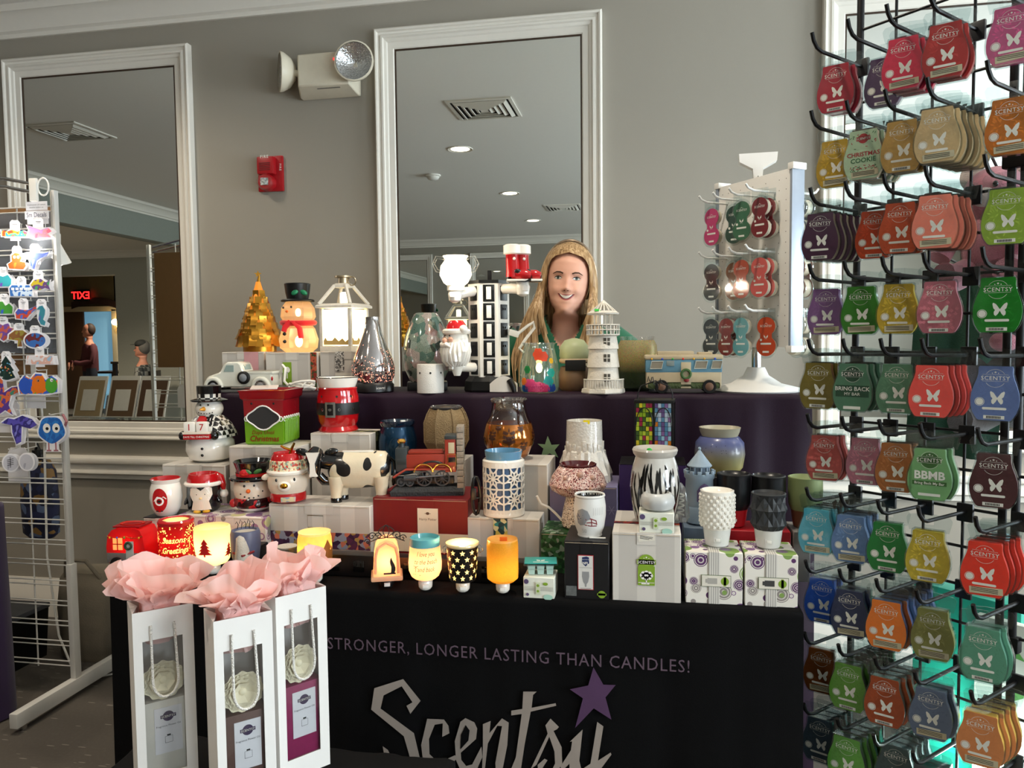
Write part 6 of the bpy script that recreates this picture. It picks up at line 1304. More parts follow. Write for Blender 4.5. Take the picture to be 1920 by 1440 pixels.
# ================================================================ counter spinner with wax pods
SPW = mat('spinner_white', '#d9d8d4', .4, var=.03)
SC = Vector((.295, -.805, TU+.002)); E_ = Vector((.583, -.814, 0)).normalized(); N_ = Vector((-E_.y*-1, 0, 0)); N_ = Vector((E_.y, -E_.x, 0))   # N_ points to the viewer's left
SRZ = math.atan2(E_.y, E_.x)
t = thing('spinner_rack', 'white pegboard counter spinner hung with wax pods', 'display rack', SC, SRZ)
part(t, 'base', B().lathe([(.12, 0), (.123, .004), (.118, .010), (.07, .022), (.035, .045), (.024, .068)], 44), SPW)
part(t, 'pole', B().lathe([(.0125, .06), (.0125, .62)], 20), CHROME)
W_, z0, z1 = .285, .125, .60
part(t, 'pegboard', B().box((0, 0, (z0+z1)/2), (W_, .034, z1-z0), .002), SPW)
for y in (-.0172, .0172):
    b = B()
    for i in range(11):
        for j in range(16):
            if abs(i-5) in (0, 2, 4, 5): b.shapes([disc(-.125+.025*i, z0+.03+.028*j, .0014, 6)], on_y(y*1.02))
    part(t, 'peg_holes', b, mat('peg_hole', '#3a3836', .8), sharp=0)['kind'] = 'stuff'
for x in (-1, 1): part(t, 'edge_channel', B().box((x*(W_/2+.004), 0, (z0+z1)/2), (.008, .044, z1-z0), .001), mat('channel_grey', '#8f98a4', .35, .3)); part(t, 'end_cap', B().box((x*(W_/2+.003), 0, z1+.004), (.02, .048, .018), .002), SPW); part(t, 'end_cap', B().box((x*(W_/2+.003), 0, z0-.004), (.02, .048, .018), .002), SPW)
part(t, 'sign_holder', B().loft([[(-.012, -.012, .60), (.012, -.012, .60), (.012, .012, .60), (-.012, .012, .60)], [(-.014, -.014, .625), (.014, -.014, .625), (.014, .014, .625), (-.014, .014, .625)], [(-.05, -.016, .645), (.05, -.016, .645), (.05, .016, .645), (-.05, .016, .645)], [(-.052, -.016, .668), (.052, -.016, .668), (.052, .016, .668), (-.052, .016, .668)]]), SPW, rot=(0, 0, .9))
PX = (-.105, -.045, .02, .085); PZr = (.545, .385, .225)
peg = B().tube([(0, 0, 0), (0, -.075, 0), (0, -.095, .006), (0, -.104, .016)], .0032, 8).mesh('peg'); peg.materials.append(SPW)
for z in PZr:
    for x in PX: obj('peg', peg, None, t, (x, -.017, z))
    for x in (.105,):
        o = obj('peg', peg, None, t, (x, .017, z)); o.rotation_euler.z = PI
# a pod: figure-eight card over two ribbed cups in a clear blister
def eight(s=1.0, n=26):
    up_ = [(s*.0265*math.sin(a), s*(.030+.0265*math.cos(a))) for a in [-2.45+4.9*i/n for i in range(n+1)]]
    lo = [(s*.0285*math.sin(a), s*(-.026-.0285*math.cos(a))) for a in [2.5-5.0*i/n for i in range(n+1)]]
    return up_+lo
ribcup = lambda cz, r: B().lathe([(r*.95, 0), (r*.86, .018), (r*.6, .02)], 36, wob=lambda a, z: 1+.03*(1 if int(a/(2*PI)*36) % 2 else -1))
def pod_mesh():
    m = {}
    m['card'] = B().prism([(x, z-.068) for x, z in eight(.96)], -.0008, .0004).mesh('card')
    b = B()
    for cz, r in ((-.038, .024), (-.094, .026)):
        q = B().lathe([(r*.97, .001), (r*.9, .019), (r*.7, .021)], 30, wob=lambda a, z: 1+.035*math.sin(a*15))
        for v in q.bm.verts: v.co = Vector((v.co.x, v.co.z, v.co.y+cz))
        me = q.mesh('tmp'); b.bm.from_mesh(me)
    m['cup'] = b.mesh('cup', 60)
    b = B().prism([(x, z-.068) for x, z in eight(1.08)], -.0016, .0014).box((-.016, 0, -.007), (.020, .0012, .034)).box((.016, 0, -.007), (.020, .0012, .034)).box((0, 0, .0080), (.0125, .0012, .0040)).box((0, 0, -.0130), (.0125, .0012, .022))
    m['blister'] = b.mesh('blister'); m['blister'].materials.append(CLEARP)
    pr_ = text('SCENTSY', .0082, 0, -.041, bold=.01)+[star(0, -.031, .0018)]+[disc(sx*.0035, -.0325, .0009, 6) for sx in (-1, 1)]
    pr_ += [poly([(sx*.0008, -.068), (sx*.006, -.062), (sx*.0055, -.069), (sx*.0008, -.071), (sx*.004, -.074), (sx*.0008, -.073)]) for sx in (-1, 1)]+[rect(-.015, -.089, .015, -.084), disc(-.014, -.076, .0035, 12), rect(-.009, -.111, .009, -.106)]
    m['print'] = B().shapes(pr_, on_y(-.0013)).mesh('print', 0, False); m['print'].materials.append(WINK)
    return m
PM = pod_mesh(); CUPM = mat('cream_ribbed_cup', '#cfc4ae', .35)
PM['cup'].materials.append(CUPM)
def pod(pos, rz, col, label, group):
    t = thing('wax_pod', label, 'wax pods', pos, rz, group)
    k = 'podcard_'+col
    if k not in PM: PM[k] = PM['card'].copy(); PM[k].materials.append(mat('pod_'+col.strip('#'), col, .45))
    c = obj('card', PM[k], None, t); obj('print', PM['print'], None, c); obj('cup', PM['cup'], None, t); obj('blister', PM['blister'], None, t)
    return t
RN = ('top', 'middle', 'bottom')
CN = {'#c83c74': 'pink', '#2f4a3e': 'dark green', '#3a6a4c': 'green', '#7a1420': 'dark red', '#3a3c3e': 'charcoal', '#7a4a2c': 'brown', '#b84a30': 'rust', '#d85c58': 'coral', '#3c444c': 'slate', '#8a2c30': 'maroon', '#5ea8b0': 'aqua', '#cc4820': 'orange'}
PODS = [['#c83c74', '#2f4a3e', '#3a6a4c', '#7a1420'], ['#3a3c3e', '#7a4a2c', '#b84a30', '#d85c58'], ['#3c444c', '#8a2c30', '#5ea8b0', '#cc4820']]
rn = random.Random(21)
for j in range(3):
    for i in range(4):
        nn = 2 if (i == 3 and j < 2) or (i, j) == (1, 2) else 1
        for q in range(nn):
            y = -.017-.028-q*.026-(.03 if nn == 1 and i < 3 else 0)*(i % 2 == 0)
            loc = SC+E_*PX[i]+N_*(-y)+Vector((0, 0, PZr[j]-.003))
            c = PODS[j][i]
            lb = '%s figure-eight wax pods at the front of a peg in the spinner\'s %s row' % (CN[c], RN[j]) if q == nn-1 else '%s figure-eight wax pods behind their twin in the spinner\'s %s row' % (CN[c], RN[j])
            pod(loc, SRZ+rn.uniform(-.12, .12)+.25, c, lb, 'wax pods on the counter spinner')
    for q, c in enumerate((('#2c3450', '#2c3450'), ('#8a4a38', '#8a4a38'), ('#c8c4bc', '#c8c4bc'))[j]):
        loc = SC+E_*.105+N_*(-.017-.03-q*.03)+Vector((0, 0, PZr[j]-.003))
        pod(loc, SRZ+PI+rn.uniform(-.1, .1), c, '%s-backed wax pods on the far face of the spinner, %s row' % (('navy', 'copper', 'white')[j], RN[j]), 'wax pods on the far face of the spinner')
# ================================================================ black grid rack with wax bars
GB = mat('black_wire', '#080809', .5, .0, var=.1, spec=.3)
P1 = Vector((.4395, -1.2928, 0)); G = Vector((math.sqrt(.5), -math.sqrt(.5), 0)); GN = Vector((-math.sqrt(.5), -math.sqrt(.5), 0)); GRZ = -PI/4
t = thing('grid_rack', 'tall black wire grid rack hung with wax melt bars', 'display rack', P1, GRZ); RACK = t
ZK = [1.549+(2-k)*.1524 for k in range(11)]
zt, zb_ = 2.16, .06
for x in (0, .3, .322, .63): part(t, 'post', B().tube([(x, 0, zb_), (x, 0, zt)], .0075, 10), GB)
for pnl in (0, .322):
    for i in range(1, 4): part(t, 'upright_wire', B().tube([(pnl+.0762*i, .003, zb_), (pnl+.0762*i, .003, zt)], .0030, 8), GB)
    z = ZK[10]-.3
    hw = B().tube([(0, 0, 0), (.302, 0, 0)], .0030, 8).mesh('cross_wire'); hw.materials.append(GB)
    for i in range(30):
        zz = ZK[10]-.32+.0762*i
        if zz < zt: obj('cross_wire', hw, None, t, (pnl, 0, zz+.002-((ZK[10]-.32-ZK[0]) % .0762)))
part(t, 'joiner', B().box((.311, 0, 1.6), (.05, .02, .03), .003), GB); part(t, 'joiner', B().box((.311, 0, .7), (.05, .02, .03), .003), GB)
for x in (.0, .6): part(t, 'foot', B().box((x, .11, .03), (.03, .4, .06), .004), GB)
hk = B().tube([(0, .004, .0), (0, -.02, -.002), (0, -.150, .0), (0, -.166, .005), (0, -.177, .016), (0, -.183, .031)], .0038, 8).mesh('hook'); hk.materials.append(GB)
br = B().box((0, -.004, -.004), (.03, .008, .036), .002).mesh('hook_bracket'); br.materials.append(mat('bracket_grey', '#16181b', .4, .2))
HT = [.010, .086, .162, .238, .335, .41]
PIT_B = .0232; PHI = math.atan2(PIT_B, .076)      # bars turn towards the room and overlap like shingles, one bar's thickness apart
for k in range(10):
    for i, tx in enumerate(HT[:5]):
        o = obj('hook', hk, None, t, (tx, -.004, ZK[k])); obj('hook_bracket', br, None, o)
# ---- the wax bar
HWID = [(0, .66), (.03, .70), (.14, .70), (.24, .76), (.36, .87), (.5, .97), (.62, 1.0), (.74, .98), (.86, .89), (.94, .78), (.985, .70), (1, .62)]
def bar_outline(w2, h, ztop, grow=0):
    r_ = [(w2*f+grow, ztop-h*tt-(grow if tt > .5 else -grow)*(1 if tt in (0, 1) else 0)) for tt, f in HWID]
    return r_+[(-x, z) for x, z in r_[::-1]]
ZT = -.018
BW2, BH = .0362, .094
LAB = bar_outline(BW2, BH, ZT)
wax_me = B().prism(bar_outline(BW2-.001, BH-.002, ZT-.001), -.0090, .0085).mesh('wax')
lab_me = B().prism(LAB, -.0102, -.0094).mesh('label')
ol = bar_outline(BW2, BH, ZT, .0024)
shell = B().prism(ol, -.0112, -.0102).prism(bar_outline(BW2, BH, ZT, .0014), .0088, .0104)
# tab with rounded top
tabp = [(-.036, ZT-.002), (-.038, ZT+.010), (-.040, ZT+.020), (-.036, ZT+.027), (-.026, ZT+.028), (-.012, ZT+.031), (.012, ZT+.031), (.026, ZT+.028), (.036, ZT+.027), (.040, ZT+.020), (.038, ZT+.010), (.036, ZT-.002)]
# the tab has a hang hole that rests on the hook
hx0, hz0, hz1 = .008, -.0075, .0022
for sgn in (-1, 1): shell.prism([(sgn*x, z) for x, z in ((hx0, ZT-.002), (hx0, ZT+.0305), (.026, ZT+.028), (.034, ZT+.027), (.038, ZT+.020), (.036, ZT+.010), (.033, ZT-.002))], -.0010, .0002)
shell.prism([(-hx0, hz1), (-hx0, ZT+.0305), (hx0, ZT+.0305), (hx0, hz1)], -.0010, .0002)
shell.prism([(-hx0, ZT-.002), (-hx0, hz0), (hx0, hz0), (hx0, ZT-.002)], -.0010, .0002)
# thin side walls
a_ = [(x, -.0108, z) for x, z in ol]; b_ = [(x, .0100, z) for x, z in bar_outline(BW2, BH, ZT, .0014)]
shell.loft([a_, b_], (0, 0))
shell_me = shell.mesh('clear_shell', 30); shell_me.materials.append(CLEARP)
def bf(cx, cz, s):
    L_ = [(0, .02), (-.30, .48), (-.52, .62), (-.58, .50), (-.50, .12), (-.36, -.04), (-.46, -.22), (-.44, -.46), (-.30, -.58), (-.12, -.36), (0, -.10)]
    return [poly([(cx+s*x, cz+s*z) for x, z in L_]), poly([(cx-s*x, cz+s*z) for x, z in L_])]
def logo(z=ZT-.021, s=1.0):
    sh = text('SCENTSY', .0098*s, 0, z-.003*s, space=1.08, bold=.006)
    sh += [star(0, z+.0105*s, .0022*s), disc(-.0045*s, z+.009*s, .0009*s, 6), disc(.0045*s, z+.009*s, .0009*s, 6)]
    arc = [(.0155*s*math.cos(a), z+.0155*s*math.sin(a)) for a in [PI*(.17+.66*i/10) for i in range(11)]]
    sh += [strip(arc, .0005*s), strip([(x, 2*z-zz) for x, zz in arc], .0005*s)]
    sh += [strip([(-.019*s, z-.005*s), (.019*s, z-.005*s), (.019*s, z+.0065*s), (-.019*s, z+.0065*s), (-.019*s, z-.005*s)], .0004*s)]
    return sh
YP = -.0104
std = logo()+bf(.004, ZT-.055, .019)+[poly([(x*.018+.0, ZT-.0735+z*.0022) for x, z in [(math.copysign(1, math.cos(a))*.88+.12*math.cos(a), math.sin(a)) for a in [i*PI/8 for i in range(16)]]]), ringshape(-.022, ZT-.062, .0066, .0074, 18), disc(-.022, ZT-.062, .0058, 16)]
print_me = B().shapes(std, on_y(YP)).mesh('print', 0, False); print_me.materials.append(WINK)
bar_code = B().shapes([rect(-.0155, ZT-.0915, .0155, ZT-.0855)], on_y(YP)).mesh('barcode_panel', 0, False); bar_code.materials.append(WINK)
bc2 = B().shapes([rect(-.011+.0022*i, ZT-.0905, -.011+.0022*i+.0013, ZT-.0865) for i in range(10)], on_y(YP-.0003)).mesh('barcode', 0, False); bc2.materials.append(INK)
note = B().box((.003, YP-.0002, ZT-.084), (.050, .0004, .0115), ry=-.06).mesh('address_sticker'); note.materials.append(mat('address_paper', '#cfc3a4', .6))
nlines = B().shapes([strip([(-.019, ZT-.0815+.0028*j*-1+.0012), (.021, ZT-.0805+.0028*j*-1)], .0011) for j in range(3)], on_y(YP-.0006)).mesh('sticker_lines', 0, False); nlines.materials.append(mat('dark_ink', '#2c2622', .6))
PATT = {}
def pat_mesh(kind):
    if kind in PATT: return PATT[kind]
    rn = random.Random(kind); sh = []
    half = lambda z: .0345*interp([(f, tt) for tt, f in HWID], min(max((ZT-z)/.094, 0), 1))
    for _ in range(60):
        z = ZT-rn.uniform(.006, .088); x = rn.uniform(-1, 1)*(half(z)-.003)
        if kind == 'rings': sh.append(ringshape(x, z, .0016, .0024, 10))
        elif kind == 'stars': sh.append(star(x, z, .0022))
        elif kind == 'sprinkle': a = rn.uniform(0, PI); sh.append(strip([(x-.0024*math.cos(a), z-.0024*math.sin(a)), (x+.0024*math.cos(a), z+.0024*math.sin(a))], .0012))
        elif kind == 'leaf': a = rn.uniform(0, PI); sh.append(poly([(x-.004*math.cos(a), z-.004*math.sin(a)), (x-.0013*math.sin(a), z+.0013*math.cos(a)), (x+.004*math.cos(a), z+.004*math.sin(a)), (x+.0013*math.sin(a), z-.0013*math.cos(a))]))
        elif kind == 'petal': sh += [disc(x+.0018*math.cos(q*PI/2), z+.0018*math.sin(q*PI/2), .0012, 7) for q in range(4)]
    me = B().shapes(sh, on_y(-.01028)).mesh('pattern_print', 0, False); PATT[kind] = me; return me
def shade(h, f):
    c = [int(h.lstrip('#')[i:i+2], 16) for i in (0, 2, 4)]; g = min(f, 245/max(max(c), 1)) if f > 1 else f; return '#%02x%02x%02x' % tuple(max(0, min(255, int(v*g+(255-v*g)*max(0, f-1)*.22))) for v in c)
WXM = {}; special = {}
def colored(me, col, kind):
    k = kind+col
    if k not in WXM:
        m = me.copy(); m.materials.append(mat(kind+'_'+col.strip('#'), col, .4 if kind == 'label' else .45, var=.10, scale=120)); WXM[k] = m
    return WXM[k]
def bar(pos, rz, col, label, group, full=True, patt='leaf', note_=False, wax=None, kind=None, ry=0, rx=0):
    t = thing('wax_bar', label, 'wax melt', pos, 0, group, rot=(rx, ry, rz))
    obj('clear_shell', shell_me, None, t); obj('wax', colored(wax_me, wax or shade(col, .85), 'wax'), None, t)
    l = obj('label', colored(lab_me, shade(col, 1.24), 'label'), None, t)
    if full:
        if patt:
            k = patt+col
            if k not in WXM:
                m = pat_mesh(patt).copy(); m.materials.append(mat('pattern_'+col.strip('#'), shade(col, 1.14), .5, var=0)); WXM[k] = m
            obj('pattern_print', WXM[k], None, l)
        if kind: kind(l)
        else: obj('print', print_me, None, l)
        if note_: o = obj('address_sticker', note, None, l); obj('sticker_lines', nlines, None, l)
        elif not kind: obj('barcode_panel', bar_code, None, l); obj('barcode', bc2, None, l)
    return t
def k_bring(l):
    part(l, 'seal_print', B().shapes([disc(0, ZT-.021, .0145, 22), rect(-.0185, ZT-.0265, .0185, ZT-.0155)], on_y(YP)), mat('bottle_green', '#1c4a34', .5), sharp=0)
    part(l, 'band_print', B().shapes([rect(-.031, ZT-.066, .031, ZT-.043)], on_y(YP)), mat('bottle_green', '#1c4a34'), sharp=0)
    part(l, 'lettering', B().shapes(logo()+text('BRING BACK', .0112, 0, ZT-.0535, bold=.012)+text('MY BAR', .0085, 0, ZT-.063), on_y(YP-.0004)), WINK, sharp=0)
    part(l, 'barcode_panel', B().shapes([rect(-.016, ZT-.0905, .016, ZT-.0845)], on_y(YP)), WINK, sharp=0)
def k_bbmb(l):
    part(l, 'seal_print', B().shapes([disc(0, ZT-.021, .0145, 22), rect(-.0185, ZT-.0265, .0185, ZT-.0155), rect(-.028, ZT-.067, .028, ZT-.0595)], on_y(YP)), mat('leaf_green', '#3f6a34', .5), sharp=0)
    part(l, 'lettering', B().shapes(logo()+text('BBMB', .0205, 0, ZT-.0555, bold=.03)+text('Bring Back My Bar', .0066, 0, ZT-.0655, bold=.01), on_y(YP-.0004)), WINK, sharp=0)
    part(l, 'barcode_panel', B().shapes([rect(-.018, ZT-.087, .018, ZT-.082)], on_y(YP)), WINK, sharp=0)
def k_cookie(l):
    cr, cg = mat('cookie_red', '#b02a2c', .5), mat('cookie_green', '#2c6a3c', .5)
    part(l, 'seal_print', B().shapes([disc(0, ZT-.016, .0095, 20), rect(-.013, ZT-.02, .013, ZT-.012)], on_y(YP)), cr, sharp=0)
    part(l, 'lettering', B().shapes(text('SCENTSY', .0062, 0, ZT-.0182), on_y(YP-.0004)), WINK, sharp=0)
    part(l, 'lettering', B().shapes(text('CHRISTMAS', .0115, 0, ZT-.05, bold=.02), on_y(YP)), cr, sharp=0)
    part(l, 'lettering', B().shapes(text('COOKIE', .0125, 0, ZT-.062, bold=.02), on_y(YP)), cg, sharp=0)
    for c_, s_ in ((cr, 3), (cg, 5)):
        rn = random.Random(s_); sh = []
        for _ in range(26):
            z = ZT-rn.choice([rn.uniform(.006, .036), rn.uniform(.068, .078)]); x = rn.uniform(-.024, .024); a = rn.uniform(0, PI)
            sh.append(strip([(x-.002*math.cos(a), z-.002*math.sin(a)), (x+.002*math.cos(a), z+.002*math.sin(a))], .0012))
        part(l, 'sprinkle_print', B().shapes(sh, on_y(YP)), c_, sharp=0)
# rows top to bottom, hooks from the outer post inwards: colour name, colour, count, distance of the front bar from the grid, pattern, note, wax
ROWS = [
 [('crimson', '#a8172c', 2, .100, 'petal', 0), ('plum', '#4d2c52', 1, .060, 'leaf', 0), ('raspberry', '#c4173c', 3, .130, 'petal', 1), ('scarlet', '#c02a28', 2, .125, 'leaf', 1), ('hot pink', '#d8508c', 1, .10, 'leaf', 1)],
 [('yellow', '#e8b822', 1, .105, 'leaf', 1), ('mint green', '#b4c4a8', 4, .125, None, 1, '#c8a888', k_cookie), ('golden tan', '#c0924a', 2, .115, 'leaf', 0), ('beige', '#c8a678', 6, .155, 'leaf', 1), ('orange', '#dc7c1c', 1, .11, 'leaf', 1)],
 [('dark plum ringed', '#4c2440', 5, .158, 'rings', 0, '#a08c70'), ('orange-red', '#dc4818', 1, .075, 'leaf', 0), ('burnt orange', '#c44c28', 2, .120, 'leaf', 0), ('salmon', '#ea7e68', 4, .15, 'petal', 1, '#b85a3c'), ('lime', '#9cb43c', 1, .1, 'leaf', 0)],
 [('lilac', '#86588c', 1, .115, 'leaf', 1), ('grass green', '#35801f', 1, .115, None, 1), ('lemon', '#e4c03a', 1, .12, 'leaf', 1), ('rose pink', '#d87c8c', 1, .115, 'petal', 0), ('bright green', '#17801f', 1, .12, 'leaf', 0)],
 [('olive gold', '#7d6a20', 2, .150, 'leaf', 0, '#9a5a28'), ('striped bottle green', '#4a745a', 3, .155, None, 0, '#5c6a50', k_bring), ('sage green', '#5e8a6c', 1, .115, 'leaf', 0), ('coral red', '#e84a42', 4, .158, 'petal', 0), ('slate blue', '#5e70a4', 1, .13, 'leaf', 0)],
 [('coral pink', '#e46a64', 2, .125, 'petal', 1), ('pale rose', '#d8889c', 1, .11, 'leaf', 0), ('tan orange', '#c87c44', 2, .13, 'leaf', 0), ('striped leaf green', '#648f5c', 2, .155, None, 0, '#7a9a70', k_bbmb), ('maroon', '#4e2428', 1, .13, 'leaf', 0)],
 [('aqua', '#4ea8bc', 4, .160, 'leaf', 1, '#4a8a90'), ('powder blue', '#6f8cba', 3, .15, 'leaf', 1), ('emerald', '#1f8038', 1, .135, 'sprinkle', 0), ('butter yellow', '#dcc03c', 1, .14, 'leaf', 0), ('fire red', '#e42e1a', 4, .155, 'petal', 1)],
 [('royal blue', '#305cbc', 2, .155, 'stars', 0), ('navy starred', '#30385c', 2, .145, 'stars', 1), ('tangerine', '#ea741c', 6, .16, 'petal', 1, '#3c4a7a'), ('khaki', '#94904c', 1, .13, 'leaf', 1), ('sea green', '#528c72', 2, .15, 'sprinkle', 0)],
 [('brown', '#7d4014', 1, .12, None, 1), ('leaf green', '#5c9030', 6, .165, 'leaf', 0, '#4a5a38'), ('rust', '#aa4416', 4, .14, 'leaf', 0, '#4a5a50'), ('grey-blue', '#4e5a74', 2, .12, 'stars', 1), ('apricot', '#cc7a44', 4, .15, 'sprinkle', 1, '#c89a38')],
 [('dark slate', '#2c3844', 3, .15, 'leaf', 0), ('moss green', '#4c842c', 4, .15, 'leaf', 0, '#3c4c40'), ('teal-grey', '#34484a', 5, .10, 'leaf', 0, '#34484a'), ('charcoal', '#30343c', 2, .12, 'leaf', 0), ('copper', '#b86a34', 2, .15, 'leaf', 1)]]
ORD = ('top', 'second', 'third', 'fourth', 'fifth', 'sixth', 'seventh', 'eighth', 'ninth', 'tenth')
HN = ('outer post', 'second hook', 'third hook', 'fourth hook', 'inner post')
rn = random.Random(77)
for k, row in enumerate(ROWS):
    rowroll = rn.uniform(-.014, .014)
    for i, spec in enumerate(row):
        nm, col, cnt, s0, patt, nt = spec[:6]; wax = spec[6] if len(spec) > 6 else None; kd = spec[7] if len(spec) > 7 else None
        for q in range(cnt):
            m_ = min(int(round((s0-.030)/PIT_B)), 4 if (k >= 7 and i == 0) else 5)-q
            if m_ < 0: break
            s = .030+PIT_B*m_
            pos = P1+G*HT[i]+GN*s+Vector((0, 0, ZK[k]))
            c = col
            if nm == 'tangerine' and q > 1: c = '#3c5a8a'
            if nm == 'leaf green' and q > 1: c = '#4a5f3a'
            cn = {'#3c5a8a': 'denim blue', '#4a5f3a': 'forest green'}.get(c, nm)
            if q == 0: lb = '%s wax bar hung frontmost on the rack\'s %s row, %s' % (cn, ORD[k], ('hook at outer post', 'second hook', 'middle hook', 'fourth hook', 'hook at inner post')[i])
            else: lb = '%s wax bar %s from the front, rack\'s %s row, %s' % (cn, ('', 'second', 'third', 'fourth', 'fifth', 'sixth')[q], ORD[k], ('outer hook', 'second hook', 'middle hook', 'fourth hook', 'inner hook')[i])
            bar(pos, GRZ+PHI+rn.uniform(-.005, .005), c, lb, '%s bars in the %s row' % (cn, ORD[k]), q == 0, patt, nt and q == 0, wax, kd if q == 0 else None, rowroll+rn.uniform(-.004, .004), 0)
# ---- things behind the rack
PLB = mat('plush_brown', '#4a2c1c', .95, var=.25, scale=150, bump=.8, bscale=500, sheen=.4); PLP = mat('plush_pink', '#b87a88', .95, var=.15, scale=150, bump=.6, bscale=500, sheen=.4); PLG = mat('plush_grey', '#77767c', .95, var=.15, scale=150, bump=.6, bscale=500, sheen=.4); PLW = mat('plush_white', '#b8b0ac', .95, var=.1, scale=150, bump=.6, bscale=500)
def plush(label, tx, s, z, m, m2, sc=1.0, name='plush_toy'):
    t = thing(name, label, 'plush toy', P1+G*tx-GN*s+Vector((0, 0, z)), GRZ)
    part(t, 'body', B(sc).ell((0, 0, .06), (.06, .05, .07), 20, 14), m); part(t, 'head', B(sc).ell((0, -.01, .155), (.055, .05, .05), 20, 14), m)
    for sx in (-1, 1):
        part(t, 'ear', B(sc).ell((sx*.045, 0, .195), (.024, .012, .026), 14, 10), m2); part(t, 'arm', B(sc).tube([(sx*.045, -.01, .10), (sx*.075, -.03, .07), (sx*.08, -.05, .04)], [.02, .022, .02], 12), m)
        part(t, 'leg', B(sc).tube([(sx*.03, -.01, .02), (sx*.05, -.05, .0), (sx*.055, -.085, .005)], [.026, .026, .024], 12), m); part(t, 'eye', B(sc).ell((sx*.02, -.057, .165), (.005, .004, .006), 8, 6), GLOSSBLACK)
    part(t, 'muzzle', B(sc).ell((0, -.052, .145), (.024, .018, .018), 14, 10), m2)
    part(t, 'hanging_strap', B().tube([(0, 0, .2*sc), (0, -s*.5, .26*sc), (0, -s+.006, .27*sc)], .003, 6), BLACK)
    return t
plush('pink plush animal clipped behind the rack near the third row', .205, .17, 1.40, PLP, PLW, 1.1)
plush('grey plush animal clipped behind the rack near the fourth row', .25, .17, 1.10, PLG, PLP, 1.15)
plush('pale pink plush animal behind the rack beside the inner post', .43, .17, 1.36, mat('plush_pale_pink', '#a88a94', .95, var=.15, bump=.6, bscale=500), PLW, 1.0)
t = thing('plush_mitten', 'brown plush toy paw hanging over the top of the rack', 'plush toy', P1+G*.285+GN*.054+Vector((0, 0, 1.985)), GRZ)
part(t, 'paw', B().ell((0, 0, .05), (.05, .035, .055), 20, 14), PLB); part(t, 'thumb', B().ell((-.035, -.015, .02), (.02, .018, .03), 14, 10), PLB); part(t, 'strap', B().tube([(0, 0, .095), (-.012, .02, .15), (-.012, .048, .186), (-.012, .064, .178), (-.012, .068, .15)], .006, 8), BLACK)
GC = mat('dark_green_cloth', '#123c2c', .8, var=.15, bump=.3, bscale=300)
t = thing('green_garment', 'dark green cloth draped behind the rack', 'cloth', P1+G*.06-GN*.27+Vector((0, 0, 1.0)), GRZ)
part(t, 'drape', B().grid(lambda u, v: (-.09+.2*u, .015*math.sin(u*14)+.03*v, .42*v*(.75+.25*math.sin(u*3.1))), 24, 12), GC); part(t, 'hanger', B().tube([(-.06, .03, .40), (.02, .03, .44), (.1, .03, .40)], .003, 6).tube([(.02, .03, .44), (.02, -.12, .47), (.02, -.262, .475)], .003, 6), BLACK)
# lit accessories low behind the rack: teal carton, white lit card and a clip lamp
t = thing('teal_carton', 'teal carton standing behind the lower rows of the rack', 'box', P1+G*.165-GN*.16+Vector((0, 0, .0)), GRZ)
part(t, 'body', B().box((0, .03, .36), (.22, .06, .72), .003), mat('teal_carton', '#1f9a84', .5)); part(t, 'lemon_print', B().shapes([disc(.09, .62, .03, 18, .022), disc(.06, .55, .02, 14)], on_y(-.0006)), mat('lemon_print', '#c8c030', .5), sharp=0)
t = thing('leaf_card', 'white card with lemon leaves behind the lower rows of the rack', 'box', P1+G*.265-GN*.12+Vector((0, 0, 0)), GRZ)
part(t, 'board', B().box((0, 0, .35), (.11, .02, .70), .002), mat('leaf_card_white', '#dfe6dc', .5))
for i, (x, z, a) in enumerate(((-.02, .66, .5), (.02, .64, -.5), (0, .6, .2), (.03, .56, 1.0))): part(t, 'leaf_print', B().shapes(move([poly([(-.022, 0), (0, .009), (.022, 0), (0, -.009)])], x, z, 1, a), on_y(-.0105)), mat('leaf_green_print', '#4c8a3c', .5), sharp=0)
part(t, 'lemon_print', B().shapes([disc(.005, .48, .03, 18, .024)], on_y(-.0106)), mat('lemon_print', '#c8c030'), sharp=0)
LPp = P1+G*.25-GN*.055+Vector((0, 0, .30))
t = thing('display_lamp', 'small bright lamp low behind the rack', 'lamp', (LPp.x, LPp.y, 0), GRZ)
part(t, 'stand', B().lathe([(.05, 0), (.05, .01), (.008, .015), (.008, .27)], 20), BLACK); part(t, 'shade', B().lathe([(.012, .27), (.03, .30), (.034, .34)], 20, cap=(1, 0)), WHITE)
part(t, 'bulb', B().ell((0, 0, .33), (.022, .022, .026), 14, 10), mat('cool_bulb', '#f4fff8', .4, var=0, emit=30, ecol='#e8fff4'))
light('display_lamp_light', 'POINT', LPp+Vector((0, 0, .09)), (0, 0, 0), 7, (.85, 1, .95), shadow_soft_size=.03)
# ================================================================ sticker rack on the left
WW = mat('white_wire', '#d6d4ce', .4, .1, var=.03)
SX0, SX1, SY = -2.70, -2.06, -.70
t = thing('sticker_rack', 'tall white wire rack hung with sticker cards', 'display rack', (SX1, SY, 0))
wdt = SX1-SX0; ztop = 1.82
for x in (0, -wdt):
    part(t, 'upright', B().box((x, 0, (ztop+.06)/2), (.012, .02, ztop-.06), .002), WW)
    part(t, 'stile_wire', B().tube([(x-.016, 0, .1), (x-.016, 0, ztop)], .0028, 8), WW)
    part(t, 'lower_sleeve', B().box((x, 0, .28), (.022, .03, .42), .003), WW)
    part(t, 'foot', B().box((x, .03 if x == 0 else .14, .045), (.03, .62 if x == 0 else .4, .05), .003), WW)
    for y in (-.24 if x == 0 else -.03, .3): part(t, 'foot_glide', B().lathe([(.012, .0), (.012, .02)], 12, c=(x, y)), CHROME)
